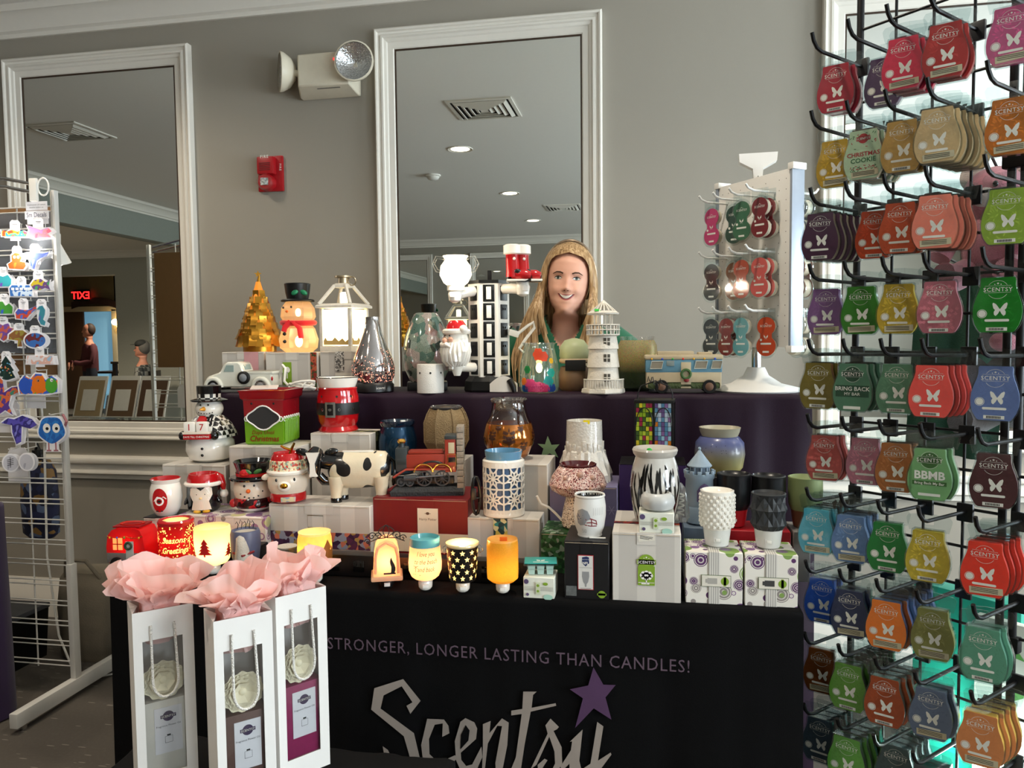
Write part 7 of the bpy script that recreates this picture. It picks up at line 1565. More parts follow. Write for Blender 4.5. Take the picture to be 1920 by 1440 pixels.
for x in (-.16, -.32, -.48): part(t, 'upright_wire', B().tube([(x, .004, .1), (x, .004, ztop)], .0028, 8), WW)
hw = B().tube([(0, 0, 0), (-wdt, 0, 0)], .0026, 8).mesh('cross_wire'); hw.materials.append(WW)
z = .11
while z < ztop+.002:
    obj('cross_wire', hw, None, t, (0, 0, z)); obj('cross_wire', hw, None, t, (0, 0, min(z+.017, ztop))); z += .0745
for zz, yy in ((ztop, -.02), (ztop-.028, -.02)): part(t, 'top_rod', B().tube([(-.0755, -.027, zz+.022), (-.14, -.06, zz+.035), (-.3, -.1, zz+.045), (-.5, -.07, zz+.03), (-.632, -.012, zz-.012)], .006, 8), CHROME)
t2 = tag(obj('backing_sheet', B().box((0, 0, 0), (.55, .002, .5)), glass('frosted_sheet', '#d8dce0', .2, .2, .35, '#9aa0a8'), loc=(SX1-.30, SY+.012, 1.50)), 'frosted plastic sheet behind the upper stickers', 'plastic sheet')
# price sign clipped to the top
t = thing('price_sign', 'white Sm Decals price sign clipped to the sticker rack', 'sign', (SX1-.055, SY-.022, ztop-.02))
CARD = mat('sign_card', '#e4e2e4', .5, var=0)
part(t, 'clip', B().box((-.005, -.004, .02), (.03, .012, .08), .004), WHITE); part(t, 'clip_ring', B().tube([(.03+.022*math.cos(a), 0, .03+.03*math.sin(a)) for a in [i*PI/8 for i in range(16)]], .003, 6, True), WHITE)
part(t, 'upper_card', B().box((0, 0, -.035), (.085, .002, .03)), CARD); part(t, 'main_card', B().box((0, -.001, -.066), (.095, .002, .028)), CARD); part(t, 'price_card', B().box((0, -.001, -.092), (.034, .002, .03)), CARD); part(t, 'under_card', B().box((.002, .0005, -.088), (.085, .001, .02)), CARD)
BI = mat('blue_ink', '#2a3f9a', .5, var=0)
part(t, 'lettering', B().shapes(text('Sm Decals', .0235, 0, -.0735, sx=.82), on_y(-.0024)), mat('violet_ink', '#3c3a5a', .5, var=0), sharp=0); part(t, 'lettering', B().shapes(text('$3', .027, 0, -.102), on_y(-.0024)), BI, sharp=0)
part(t, 'lettering', B().shapes(text('Weatherproof - UV resistant', .0062, 0, -.033), on_y(-.0013)), INK, sharp=0); part(t, 'lettering', B().shapes(text('Good for outdoor use', .0062, 0, -.042), on_y(-.0013)), INK, sharp=0)
# stickers: a white die-cut backing, a coloured print and (upper ones) a header card
STW = mat('sticker_white', '#ece9ea', .4, var=0)
def grow(pts, d):
    cx = sum(p[0] for p in pts)/len(pts); cz = sum(p[1] for p in pts)/len(pts); out = []
    for x, z in pts:
        l = math.hypot(x-cx, z-cz) or 1; out.append((x+(x-cx)/l*d, z+(z-cz)/l*d))
    return out
def blob(rx, rz, fn=lambda a: 1, n=28): return [(rx*math.cos(a)*fn(a), rz*math.sin(a)*fn(a)) for a in [2*PI*i/n for i in range(n)]]
SH = {
 'fishrow': ([(-20, -5), (20, -5), (21, 1), (12, 5), (4, 3), (-4, 6), (-12, 3), (-20, 6)], ['#d84a30', '#e8a030', '#3a8ac0', '#58a050', '#c04a60']),
 'axolotl': ([(-18, -6), (-14, 4), (-18, 12), (-8, 8), (4, 4), (16, 8), (22, 2), (14, -2), (20, -8), (6, -8), (-6, -10)], ['#c890c8', '#e8909a', '#e06a80']),
 'duck': ([(-13, -12), (-15, -4), (-8, 0), (-9, 9), (-3, 14), (4, 13), (8, 6), (5, 0), (13, -2), (14, -8), (10, -13)], ['#e04a20', '#f06a28']),
 'turtle': ([(-22, 4), (-12, 8), (0, 9), (12, 8), (22, 10), (18, 3), (8, 0), (2, -4), (-2, -18), (-8, -16), (-8, -2), (-16, 0)], ['#4a5cae', '#7a86c8']),
 'eggs': ([(-12, -8), (-14, 4), (-6, 10), (0, 8), (8, 11), (13, 4), (12, -8)], ['#3aa0a8', '#6a50b0']),
 'bus': ([(-18, -9), (-19, 4), (-15, 9), (14, 9), (18, 4), (18, -9)], ['#3a70b8', '#c8d8e8', '#3a70b8']),
 'fish': ([(-12, 0), (-6, 8), (4, 10), (12, 4), (18, 8), (16, -2), (18, -8), (10, -5), (2, -9), (-8, -7)], ['#c8b030', '#6a4a80', '#48a060']),
 'parrots': ([(-12, -9), (-14, 2), (-10, 11), (-2, 11), (2, 4), (8, 8), (13, 2), (12, -9)], ['#4a9a3a', '#3a60b8']),
 'bird': ([(-12, -8), (-13, 2), (-8, 8), (0, 6), (8, 6), (24, 14), (22, 8), (10, -2), (4, -9)], ['#4a5ab0', '#d0503a', '#5a70c8']),
 'seahorse': ([(-2, -16), (4, -18), (6, -12), (2, -8), (5, 0), (6, 8), (2, 15), (-3, 14), (-7, 9), (-2, 8), (-4, 0), (-5, -8)], ['#3a8a9a', '#5a6ab0']),
 'octopus': (blob(17, 13, lambda a: 1+.18*math.sin(a*7)), ['#c05a50', '#7a50a0', '#d88a50']),
 'oak': ([(-3, -14), (-2, -4), (-16, -2), (-15, 6), (-6, 13), (6, 13), (15, 6), (16, -2), (3, -4), (4, -14)], ['#8a5a30', '#9a8a3a', '#b86a3a']),
 'badge': (blob(16, 12), ['#6a2a30', '#3a6ab0', '#3a6ab0']),
 'xmas': ([(-2, -20), (-14, -16), (-9, -6), (-12, -4), (-6, 6), (-8, 8), (0, 20), (8, 8), (6, 6), (12, -4), (9, -6), (14, -16), (2, -20)], ['#17302c', '#17302c', '#204038']),
 'bigfish': ([(-22, -6), (-20, 8), (22, 8), (24, -6)], ['#e8e0e0', '#e0b0a0', '#a0c0d8']),
 'three': ([(-30, -14), (-32, 4), (-22, 16), (-12, 10), (-4, 19), (6, 18), (12, 8), (22, 15), (31, 8), (30, -12), (10, -15)], ['#3a60c0', '#e87820', '#58a838']),
 'koi': ([(-8, -34), (-10, 0), (-4, 30), (2, 24), (4, 4), (16, 12), (30, 14), (32, 6), (14, -2), (10, -18), (16, -34), (4, -26)], ['#5a3a8a', '#d86a40', '#4a8a70']),
 'turtle2': ([(-30, 2), (-18, 10), (-8, 8), (6, 14), (22, 8), (30, -2), (18, -8), (4, -4), (2, -30), (-6, -34), (-12, -14), (-12, -2)], ['#5a50b0', '#38307a', '#7a78c8']),
 'monster': (blob(22, 22, lambda a: 1+.05*math.sin(a*23)), ['#1f5fae', '#2a78c4', '#1f5fae']),
 'round': (blob(11, 13), ['#c8c6cc', '#a8a6b0'])}
def sm_mat(cols):
    k = 'sticker_'+''.join(c.strip('#') for c in cols)
    if k in MATS: return MATS[k]
    m = mat(k, cols[0], .35, var=0, coat=.3); n, L, p = tree(m)
    tc = node(n, 'TexCoord'); nz = node(n, 'TexNoise'); nz.inputs['Scale'].default_value = 45; nz.inputs['Detail'].default_value = 1; L.new(tc.outputs['Object'], nz.inputs[0])
    st = [(0, cols[0])]+[(.36+.28*i/max(1, len(cols)-1), c) for i, c in enumerate(cols[1:], 1)]
    r = ramp(n, st); L.new(nz.outputs[0], r.inputs[0]); L.new(r.outputs[0], p.inputs['Base Color']); return m
def decal_sticker(kind, px, py, label, header=True, extra=None, dy=-.05, rows=2, s=1.12):
    Yp = SY+dy; p = PY(px, py, Yp); k = KK(p)*s; pts, cols = SH[kind]; tp = max(z for _, z in pts)
    t = thing('sticker', label, 'sticker', p, facing(p.x, p.y)*.35+random.uniform(-.12, .12), 'stickers on the white wire rack')
    part(t, 'backing', B(k).prism(grow(pts, 2.6), .0, .8), STW)
    part(t, 'print', B(k).prism(pts, -.5, .0), sm_mat(cols))
    if header: part(t, 'header_card', B(k).prism([(x, z+tp*.4) for x, z in [(-8, -14), (-8, 16), (-5, 20), (5, 20), (8, 16), (8, -14)]], .9, 1.4), STW); part(t, 'header_print', B(k).shapes([rect(-4, tp*.4+13, 4, tp*.4+13.8), rect(-3, tp*.4+11, 3, tp*.4+11.6)], on_y(.85)), INK, sharp=0)
    part(t, 'spare_backing', B(k).prism([(x+2.5, z-.8) for x, z in grow(pts, 2.4)], 6, 6.6), STW)
    part(t, 'peg_hook', B(k).tube([(0, 2+(-dy)/k*.95, tp*.4+17), (0, 0, tp*.4+17), (0, -5, tp*.4+19)], .9, 6), WW)
    # the peg hook is carried by a clip on the nearest wire of the rack
    zw = min([.11+.0745*i+d for i in range(24) for d in (0, .017)], key=lambda q: abs(q-(p.z+(tp*.4+17)*k)))
    e_ = Vector((0, 2+(-dy)/k*.95, tp*.4+17))*k; w0 = t.matrix_basis @ e_; zw = min(zw, ztop)
    part(t, 'peg_clip', B().tube([e_, t.matrix_basis.inverted() @ Vector((w0.x, SY-.0040, w0.z)), t.matrix_basis.inverted() @ Vector((w0.x, SY-.0040, zw))], .0016, 6), WW)
    if extra: extra(t, k)
    return t
def eyes(t, k, xs, z, r=4.6):
    for x in xs:
        e = part(t, 'eye_print', B(k).shapes([disc(x, z, r, 16, r*1.25)], on_y(-.8)), WINK, sharp=0); part(e, 'pupil_print', B(k).shapes([disc(x+.8, z-.8, r*.42, 12)], on_y(-1.0)), INK, sharp=0)
decal_sticker('fishrow', 28, 438, 'row of small rainbow fish sticker')
decal_sticker('axolotl', 72, 436, 'pink and lilac feathery creature sticker')
decal_sticker('duck', 32, 490, 'orange rubber duck sticker', extra=lambda t, k: eyes(t, k, (-3.5, 2.5), 7, 2))
decal_sticker('turtle', 66, 484, 'blue swimming turtle sticker, smaller one near the top')
decal_sticker('eggs', 6, 528, 'teal and violet paired eggs sticker')
decal_sticker('bus', 40, 545, 'blue camper van sticker', extra=lambda t, k: part(t, 'window_print', B(k).shapes([rect(-16+7*i, 1, -11+7*i, 5) for i in range(5)], on_y(-.8)), WINK, sharp=0))
decal_sticker('fish', 72, 534, 'yellow and purple tropical fish sticker')
decal_sticker('parrots', 8, 578, 'green and blue parrot pair sticker')
decal_sticker('bird', 44, 588, 'blue and red perching bird sticker')
decal_sticker('seahorse', 78, 590, 'teal curled seahorse sticker on a tall white card')
decal_sticker('octopus', 6, 622, 'orange and violet octopus sticker')
decal_sticker('oak', 36, 634, 'autumn oak tree sticker')
decal_sticker('badge', 66, 638, 'round blue mountain badge sticker')
decal_sticker('xmas', 12, 690, 'dark decorated fir tree sticker with coloured lights', extra=lambda t, k: [part(t, 'light_print', B(k).shapes([disc(random.uniform(-8, 8), random.uniform(-15, 8), 1.2, 7)], on_y(-.8)), mat('fairy_print%d' % (i % 3), ('#e8c860', '#d05a50', '#68b0d8')[i % 3], .5), sharp=0) for i in range(14)])
decal_sticker('bigfish', 74, 676, 'pale panel of tiny coloured birds sticker')
decal_sticker('three', 72, 722, 'trio of blue, orange and green egg-shaped creatures sticker', header=False, dy=-.06, extra=lambda t, k: (part(t, 'middle_print', B(k).shapes([disc(1, 1, 11, 20, 15)], on_y(-.8)), mat('egg_orange', '#e07018', .4), sharp=0), part(t, 'side_print', B(k).shapes([disc(21, -1, 10, 20, 13)], on_y(-.7)), mat('egg_green', '#4c9a30', .4), sharp=0), part(t, 'side_print', B(k).shapes([disc(-21, -1, 10, 20, 14)], on_y(-.7)), mat('egg_blue', '#2c54b4', .4), sharp=0), eyes(t, k, (0, 22), 8, 2.4)))
decal_sticker('koi', 4, 740, 'violet and orange koi sticker', header=False, dy=-.06)
decal_sticker('turtle2', 36, 795, 'large violet-blue swimming turtle sticker', header=False, dy=-.06)
decal_sticker('monster', 97, 806, 'blue fluffy wide-eyed creature sticker', header=False, dy=-.07, extra=lambda t, k: (eyes(t, k, (-8, 8), 3, 6.5), part(t, 'leg_print', B(k).prism([(-10, -20), (-11, -34), (-16, -37), (16, -37), (11, -34), (10, -20)], .1, .7), STW), part(t, 'arm_print', B(k).tube([(18, 4, -.0), (26, 0, 14), (20, 0, 26)], 2.2, 6), mat('arm_pink', '#a86a70', .5)), [part(t, 'shin_print', B(k).shapes([rect(x-1.2, -34, x+1.2, -19), rect(x-4, -36, x+4, -33.5)], on_y(-.4)), mat('arm_pink', '#a86a70'), sharp=0) for x in (-6, 6)]))
decal_sticker('round', 20, 868, 'round white tree tag hanging low on the wire rack', header=False, dy=-.06, extra=lambda t, k: part(t, 'tree_print', B(k).shapes([strip([(-5, -4+3*i), (5, -2+3*i)], .9) for i in range(4)]+[strip([(0, -8), (0, 10)], .9)], on_y(-.8)), INK, sharp=0))
decal_sticker('round', 50, 866, 'round lilac tag in front of a stack of white tags', header=False, dy=-.06)
# clip lamp behind the rack
p = PY(108, 478, SY+.07)
t = thing('clip_lamp', 'small white lamp with a lit bulb clipped behind the sticker rack', 'lamp', p, 0)
part(t, 'shade', B().lathe([(.012, .045), (.016, .04), (.026, .01), (.040, -.03)], 24, cap=(1, 0)), WHITE, rot=(.3, .1, 0)); part(t, 'neck', B().lathe([(.012, .04), (.013, .075), (.008, .08)], 16), WHITE)
part(t, 'bulb', B().ell((0, -.004, -.024), (.026, .026, .016), 16, 10), mat('white_bulb', '#fff8ec', .4, var=0, emit=30, ecol='#fff4e0'))
part(t, 'clip_arm', B().tube([(0, 0, .07), (-.03, -.03, .09), (-.06, -.06, .08)], .006, 8), WHITE)
light('clip_lamp_light', 'POINT', p+Vector((-.02, -.16, -.0)), (0, 0, 0), 2.2, (1, .95, .88), shadow_soft_size=.03)
# things on the floor behind the rack
t = thing('patterned_bag', 'navy patterned bag hanging behind the wire rack', 'bag', (PY(76, 960, -.56).x, -.56, .54))
part(t, 'body', B().lathe([(.05, 0), (.075, .02), (.08, .14), (.072, .26), (.05, .3)], 28, sy=.5), pattern('navy_goggle_print', ('#1c2038', '#2a2f50', '#5a6a8a', '#1c2038', '#8a6a3a', '#20263f'), 40)); part(t, 'handle', B().tube([(-.03, 0, .29), (0, 0, .36), (.03, 0, .29)], .006, 8), BLACK); part(t, 'hook_cap', B().lathe([(.02, .3), (.02, .34)], 14), BLACK)
t = thing('tote_bag', 'beige canvas tote bag on the carpet behind the wire rack', 'bag', (-2.252, -.36, 0))
part(t, 'body', B().lathe([(.135, 0), (.152, .02), (.160, .2), (.145, .33), (.12, .36)], 32, sy=.57, wob=lambda a, z: 1+.04*math.sin(a*5+z*20)), mat('beige_canvas', '#7d7464', .85, bump=.3)); part(t, 'strap', B().tube([(-.08, -.06, .34), (-.05, -.09, .42), (.04, -.09, .42), (.08, -.06, .34)], .008, 8), mat('beige_canvas', '#7d7464'))
t = thing('storage_bin', 'black plastic storage bin on the carpet under the violet cloth table', 'bin', (-2.556, -.52, 0))
part(t, 'body', B().loft([[(-.1, -.12, 0), (.1, -.12, 0), (.1, .12, 0), (-.1, .12, 0)], [(-.11, -.13, .2), (.11, -.13, .2), (.11, .13, .2), (-.11, .13, .2)]]), BLACK); part(t, 'lid', B().box((0, 0, .21), (.23, .27, .02), .005), mat('grey_lid', '#4a4c50', .5))
t = tag(obj('tape_piece', B().grid(lambda u, v: (.05*u, .004*math.sin(u*8), .09*v+.01*u), 6, 4), mat('blue_tape', '#0f5ac8', .4), loc=(PY(163, 1165, -.03).x, -.03, .10)), 'bright blue scrap of plastic at the baseboard', 'scrap')
tag(obj('white_cable', B().tube([(-2.19, -.6625, 1.20), (-2.185, -.660, .9), (-2.20, -.655, .5), (-2.17, -.65, .2), (-2.14, -.62, .05), (-2.12, -.585, .007), (-2.06, -.54, .006), (-1.95, -.45, .006), (-1.8, -.38, .006)], .004, 8), WHITE), 'thin white cable from the wire rack to the floor', 'cable')
# print rack on the neighbouring table, seen in the mirror
t = thing('print_rack', 'clear acrylic rack of matted prints seen in the mirror', 'display rack', (-3.1, -1.0, .744))
part(t, 'back_panel', B().box((0, -.1, .13), (.66, .004, .2), rx=.35), CLEARP); part(t, 'front_lip', B().box((0, .12, .05), (.66, .004, .1)), CLEARP); part(t, 'floor', B().box((0, 0, .006), (.66, .26, .006)), CLEARP); part(t, 'shelf', B().box((0, .06, .095), (.66, .06, .004)), CLEARP)
KR = mat('kraft_backing', '#6d543c', .7); MATB = mat('white_mat', '#dedad2', .6)
for i, (x, nn) in enumerate(((-.22, 4), (0.0, 6), (.2, 5))):
    for q in range(nn):
        pr_ = thing('matted_print', ('cream', 'brown', 'dark brown')[i]+' backed matted print in the acrylic rack, seen in the mirror', 'print', (-3.1+x-.012*q, -1.0+.075-.018*q, .85-.0), 0, 'matted prints in the acrylic rack', rot=(.3, 0, 0))
        part(pr_, 'mat_board', B().box((0, 0, .12), (.19, .003, .25)), MATB); part(pr_, 'backing', B().box((0, .0022, .112), (.17, .0012, .22)), (mat('cream_backing', '#a08a68', .7), KR, mat('dark_kraft', '#5a4230', .7))[i])
        part(pr_, 'info_slip', B().box((.0, .0036, .10), (.1, .001, .13)), MATB)
# boxes and tags hung on the back of the wire rack, seen in the mirror
t = tag(obj('kraft_board', B().box((0, 0, 0), (.56, .006, .62), .001), mat('kraft_board', '#86633f', .75), loc=(SX1-.31, SY+.03, 1.46)), 'brown kraft board behind the wire rack, seen in the mirror', 'board')
for i, (x, z) in enumerate(((-.44, .93), (-.25, .96), (-.42, .75), (-.22, .78), (-.14, 1.05))):
    q = thing('hang_tag', 'white hang tag on the back of the wire rack, seen in the mirror', 'tag', (SX1+x, SY+.02, z), 0, 'white tags on the back of the wire rack'); part(q, 'card', B().prism([(-.045, 0), (-.045, .10), (-.03, .125), (.03, .125), (.045, .10), (.045, 0)], .0, .003), STW); part(q, 'tab', B().box((0, .003, .14), (.02, .003, .05)), WHITE)
# ================================================================ white gift bags with pink tissue
BAGM = mat('white_bag_paper', '#d8d5d0', .55, var=.02); TIS = translucent('pink_tissue', '#fbd6d0', .5, .6); ZS = .5005
ROPE = mat('white_rope', '#d8d4cc', .6, bump=1, bscale=400)
SPOTS = [(PY(x_, y_, Y_).x, Y_) for x_, y_, Y_ in ((300, 1148, -1.885), (446, 1158, -1.91), (548, 1125, -1.80))]
def gift_bag(label, px, pyt, Y, rz, wd, dp, h, contents, seed, tlabel):
    p = PY(px, pyt, Y); rn = random.Random(seed); OTHERS = [o for o in SPOTS if abs(o[0]-p.x) > 1e-4]
    t = thing('gift_bag', label, 'gift bag', (p.x, Y, ZS), facing(p.x, Y)+rz); w2, d2 = wd/2, dp/2
    wx0, wx1, wz0, wz1 = -w2*.70, w2*.62, .035, h*.84
    # front with a window opening, back and sides
    fr = B().box((-(w2+abs(wx0))/2, -d2, h/2), (w2-abs(wx0), .0012, h)).box(((w2+wx1)/2, -d2, h/2), (w2-wx1, .0012, h)).box(((wx0+wx1)/2, -d2, wz0/2), (wx1-wx0, .0012, wz0)).box(((wx0+wx1)/2, -d2, (wz1+h)/2), (wx1-wx0, .0012, h-wz1))
    part(t, 'front_panel', fr, BAGM)
    part(t, 'back_panel', B().box((0, d2, h/2), (wd, .0012, h)), BAGM); part(t, 'bottom_panel', B().box((0, 0, .0008), (wd, dp, .0014)), BAGM)
    for sx in (-1, 1): part(t, 'side_panel', B().loft([[(sx*w2, -d2, z), (sx*w2, d2, z), (sx*(w2-i*.001-.0008), 0+d2, z), (sx*(w2-i-.0008), 0, z), (sx*(w2-.0008), -d2, z)] for z, i in ((.0, .0), (.05, .002), (h, .012))]), BAGM)
    part(t, 'window_film', B().grid(lambda u, v: (wx0-.003+(wx1-wx0+.006)*u, -d2+.0015-.002*math.sin(PI*u)*math.sin(PI*v), wz0-.003+(wz1-wz0+.006)*v), 8, 14), glass('window_film', '#f2f4f4', .30, .06))
    for sy in (-1,):
        part(t, 'rope_handle', B().tube([(-w2*.42, -d2-.003, h*.92)]+[(-w2*.42*math.cos(PI*i/10), -d2-.006, h*.62-h*.09*math.sin(PI*i/10)) for i in range(11)]+[(w2*.34, -d2-.003, h*.92)], .0022, 8), ROPE)
    # contents
    flw, box_c, box_m = contents
    f = thing('fragrance_flower', flw+' paper flower inside '+tlabel, 'flower', t.matrix_basis @ Vector((-.002, -d2+.022, h*.60)), facing(p.x, Y)+rz)
    FM = mat('cream_petals', '#e6dcc0', .8, var=.08)
    pet = B(1).grid(lambda u, v: ((u-.5)*.016*(.5+math.sin(PI*min(v, .8))), -.003-.008*v*v, .016*v), 3, 4).mesh('petal'); pet.materials.append(FM)
    for j, (cnt, tilt, sc) in enumerate(((12, 1.25, 1.35), (11, .95, 1.15), (9, .6, .95), (6, .25, .7))):
        for i in range(cnt):
            o = obj('petal', pet, None, f); a = 2*PI*i/cnt+j*.4
            o.rotation_euler = (0, a, 0); o.scale = (sc*1.45, 1, sc*1.45); o.location = (0, -.002*j, 0)
    part(f, 'heart', B().ell((0, -.008, 0), (.007, .006, .007), 12, 8), FM)
    bx = thing('fragrance_box', box_c+' fragrance box inside '+tlabel, 'box', t.matrix_basis @ Vector((0, -d2+.004, .02)), facing(p.x, Y)+rz)
    part(bx, 'body', B().box((0, .025, h*.22), (wd*.80, .045, h*.44-.004), .001), box_m)
    lb_ = part(bx, 'label_panel', B().box((.003, .0018, h*.27), (wd*.46, .0008, h*.25)), mat('label_paper', '#d8d6da', .5))
    part(lb_, 'seal_print', B().shapes([disc(.003, h*.345, .009, 20), rect(-.0095, h*.345-.003, .0155, h*.345+.003)], on_y(.0012)), mat('seal_purple', '#3c2c4c', .5), sharp=0)
    part(lb_, 'lettering', B().shapes(text('SCENTSY', .0055, .003, h*.345-.002), on_y(.0009)), WINK, sharp=0)
    part(lb_, 'lettering', B().shapes(text('Fragrance Flower Oil', .0046, .003, h*.29), on_y(.0012)), INK, sharp=0)
    part(lb_, 'bottle_print', B().shapes([strip([(-.003, h*.2), (.009, h*.2), (.009, h*.235), (-.003, h*.235), (-.003, h*.2)], .0006), rect(0, h*.237, .006, h*.245)], on_y(.0012)), INK, sharp=0)
    # tissue
    q = thing('tissue_paper', 'crumpled pink tissue paper rising from '+tlabel, 'tissue paper', t.matrix_basis @ Vector((0, 0, h*.8)), facing(p.x, Y)+rz)
    MW = t.matrix_basis @ Matrix.Translation((0, 0, h*.8)); MI = MW.inverted(); rim = h*.2
    for i in range(15):
        a = 2*PI*i/15+rn.uniform(-.2, .2); hh = rn.uniform(.045, .095); out = rn.uniform(.02, .05); s0, s1 = rn.uniform(0, 6), rn.uniform(0, 6); wv_ = rn.uniform(.026, .04); base = rn.uniform(.2, .75)
        def fn(u, v, a=a, hh=hh, out=out, s0=s0, s1=s1, wv_=wv_, base=base):
            r_ = base*w2*.75+out*v**1.6; sp = (u-.5)*wv_*(.55+1.5*v)*2
            z = (rim-.012)*min(v*2.2, 1)+hh*max(0, v-.42)/.58*(1-.35*(2*u-1)**2*v)+.008*math.sin(9*u+s1)*v
            rad = r_+.008*math.sin(6*u*PI+s0)*v+.005*math.sin(11*v+s1+4*u)
            x = rad*math.cos(a)-sp*math.sin(a); y = rad*math.sin(a)*.8+sp*math.cos(a)*.8
            lx, ly = w2-.0165, d2-.006; q_ = max(abs(x)/lx, abs(y)/ly, 1); cx, cy = x/q_, y/q_
            e = max(0, min(1, (z-rim-.008)/.022)); x, y = cx+(x-cx)*e, cy+(y-cy)*e
            if z < rim+.008: x, y = cx, cy
            w = MW @ Vector((x, y, z))
            for o in OTHERS:                      # softly flattened where it meets the next bag's tissue
                d = Vector((o[0]-MW.translation.x, o[1]-MW.translation.y, 0)); half = d.length/2; d.normalize()
                t_ = (w-MW.translation).dot(d); lim = half-.022
                if t_ > lim: w -= d*(t_-(lim+.020*(1-math.exp(-(t_-lim)/.02))))
            return MI @ w
        part(q, 'tissue_sheet', B().grid(fn, 14, 30), TIS, sharp=0)
        for pl in q.children[-1].data.polygons: pl.use_smooth = True
FLR = mat('brown_box_print', '#5a4038', .5, var=.15, scale=90); MAG = mat('magenta_box_print', '#8a1c50', .5, var=.15, scale=90); WBX = mat('white_box_print', '#cfcac0', .5)
gift_bag('white window gift bag with a white fragrance box and rose-shaped flower', 300, 1148, -1.885, .12, .096, .075, .325, ('rose-shaped', 'white', WBX), 3, 'the gift bag with the white box')
gift_bag('white window gift bag with a brown fragrance box', 446, 1158, -1.91, .22, .094, .075, .33, ('full cream', 'brown', FLR), 5, 'the gift bag with the brown box')
gift_bag('white window gift bag with a magenta fragrance box, leaning behind the others', 548, 1125, -1.80, .42, .096, .075, .335, ('shaggy cream', 'magenta', MAG), 9, 'the gift bag with the magenta box')
# ================================================================ people
SKIN = mat('fair_skin', '#e2ab93', .5, var=.05, scale=30, sss=.15)
def head_fn(smile=1.0, male=False):
    Zs = [(-.30, .165, .09, .10), (-.20, .165, .088, .095), (-.155, .15, .082, .09), (-.125, .115, .072, .082), (-.10, .080, .056, .07), (-.075, .055, .044, .062), (-.05, .046, .038, .06), (-.03, .045, .040, .062), (-.016, .046, .056, .066), (-.008, .042, .078, .068), (.0, .037, .090, .07), (.008, .040, .094, .07), (.02, .050, .095, .072), (.04, .0605, .093, .074), (.06, .0665, .091, .077), (.08, .070, .089, .081), (.11, .072, .088, .085), (.14, .073, .088, .087), (.165, .070, .084, .086), (.19, .059, .070, .076), (.21, .041, .046, .052), (.222, .022, .024, .027), (.226, .004, .005, .005)]
    def prof(z):
        for a, b in zip(Zs, Zs[1:]):
            if a[0] <= z <= b[0]:
                f = (z-a[0])/(b[0]-a[0]); f = f*f*(3-2*f)*.4+f*.6; return [a[i]+(b[i]-a[i])*f for i in (1, 2, 3)]
        return Zs[-1][1:]
    g = lambda x, z, x0, z0, sx, sz: math.exp(-((x-x0)/sx)**2-((z-z0)/sz)**2)
    def bumpf(x, z):
        d = .0205*g(x, z, 0, .078, .0085, .0095)+.013*g(x, z, 0, .096, .0065, .02)
        for s in (-1, 1):
            d += .007*g(x, z, s*.011, .0735, .0055, .006)-.0085*g(x, z, s*.031, .112, .014, .009)+.0028*g(x, z, s*.03, .129, .018, .006)+.0085*smile*g(x, z, s*.038, .073, .016, .015)-.003*smile*g(x, z, s*.027, .052, .006, .014)
        return d+.003*g(x, z, 0, .006, .014, .01)+.003*g(x, z, 0, .056, .018, .008)+.003*g(x, z, 0, .035, .018, .006)
    def front(x, z, e=.0):
        a, f, b = prof(z); q = max(0, 1-(x/a)**2); return (x, -(f*q**.46)-bumpf(x, z)-e, z)
    return Zs, prof, bumpf, front
def body_mesh(b, zmin, smile=1.0, n=72):
    Zs, prof, bumpf, front = head_fn(smile); zs = []
    z = zmin
    while z < .2255: zs.append(z); z += .004 if z > -.02 else .012
    zs.append(.226); rings = []
    for z in zs:
        a, f, bk = prof(z); ring = []
        for i in range(n):
            t = 2*PI*i/n; x = a*math.cos(t); s = math.sin(t)
            if s < 0: y = -(f*abs(s)**.92)-bumpf(x, z)*min(1, abs(s)*1.6)
            else: y = bk*s
            ring.append((x, y, z))
        rings.append(ring)
    b.loft(rings); return front
def finger_hand(b, base, sx, s=1.0):
    x, y, z = base
    b.tube([(x, y, z), (x, y-.004, z-.03), (x, y-.006, z-.075)], [.022*s, .032*s, .036*s], 12, flat=.45)
    for i, (o, l) in enumerate(((-.026, .062), (-.009, .072), (.009, .068), (.025, .054))):
        b.tube([(x+o*s, y-.006, z-.068), (x+o*s*1.05, y-.010, z-.068-l*.5), (x+o*s*1.02, y-.020, z-.068-l)], [.0088, .0082, .006], 8)
    b.tube([(x-sx*.02, y-.008, z-.025), (x-sx*.040, y-.018, z-.05), (x-sx*.042, y-.024, z-.078)], [.010, .0095, .007], 8)
# ---- the smiling stallholder
cz = PY(1060, 585, -.448); WX, WY_, CZ = cz.x, -.448, cz.z
P = thing('person', 'smiling woman with long blond hair, headband and green top behind the table', 'person', (WX, WY_, 0), facing(WX, WY_)-.05)
TILT = Matrix.Translation((0, 0, CZ-.03)) @ Matrix.Rotation(.085, 4, 'Y') @ Matrix.Rotation(.03, 4, 'X') @ Matrix.Translation((0, 0, .03))
def tilt(v):
    w_ = max(0, min(1, (v.z+.10)/.10)); q = TILT @ v; r_ = v+Vector((0, .045, CZ)); return r_.lerp(q, w_)
b = B(); front = body_mesh(b, -.30, 1.0)
b.apply(tilt); bd = part(P, 'body', b, SKIN, sharp=0)
for pl in bd.data.polygons: pl.use_smooth = True
def fmap(e): return lambda x, z: tilt(Vector(front(x, z, e)))
def fpart(name, sh, m, e, parent=None): return part(parent or bd, name, B().shapes(fine(sh, .006), fmap(e)), m, sharp=0)
LIP = mat('rose_lip', '#b0504e', .35); TEETH = mat('teeth_white', '#f0e8dc', .25, coat=.5); MOUTH = mat('mouth_dark', '#4a1818', .6)
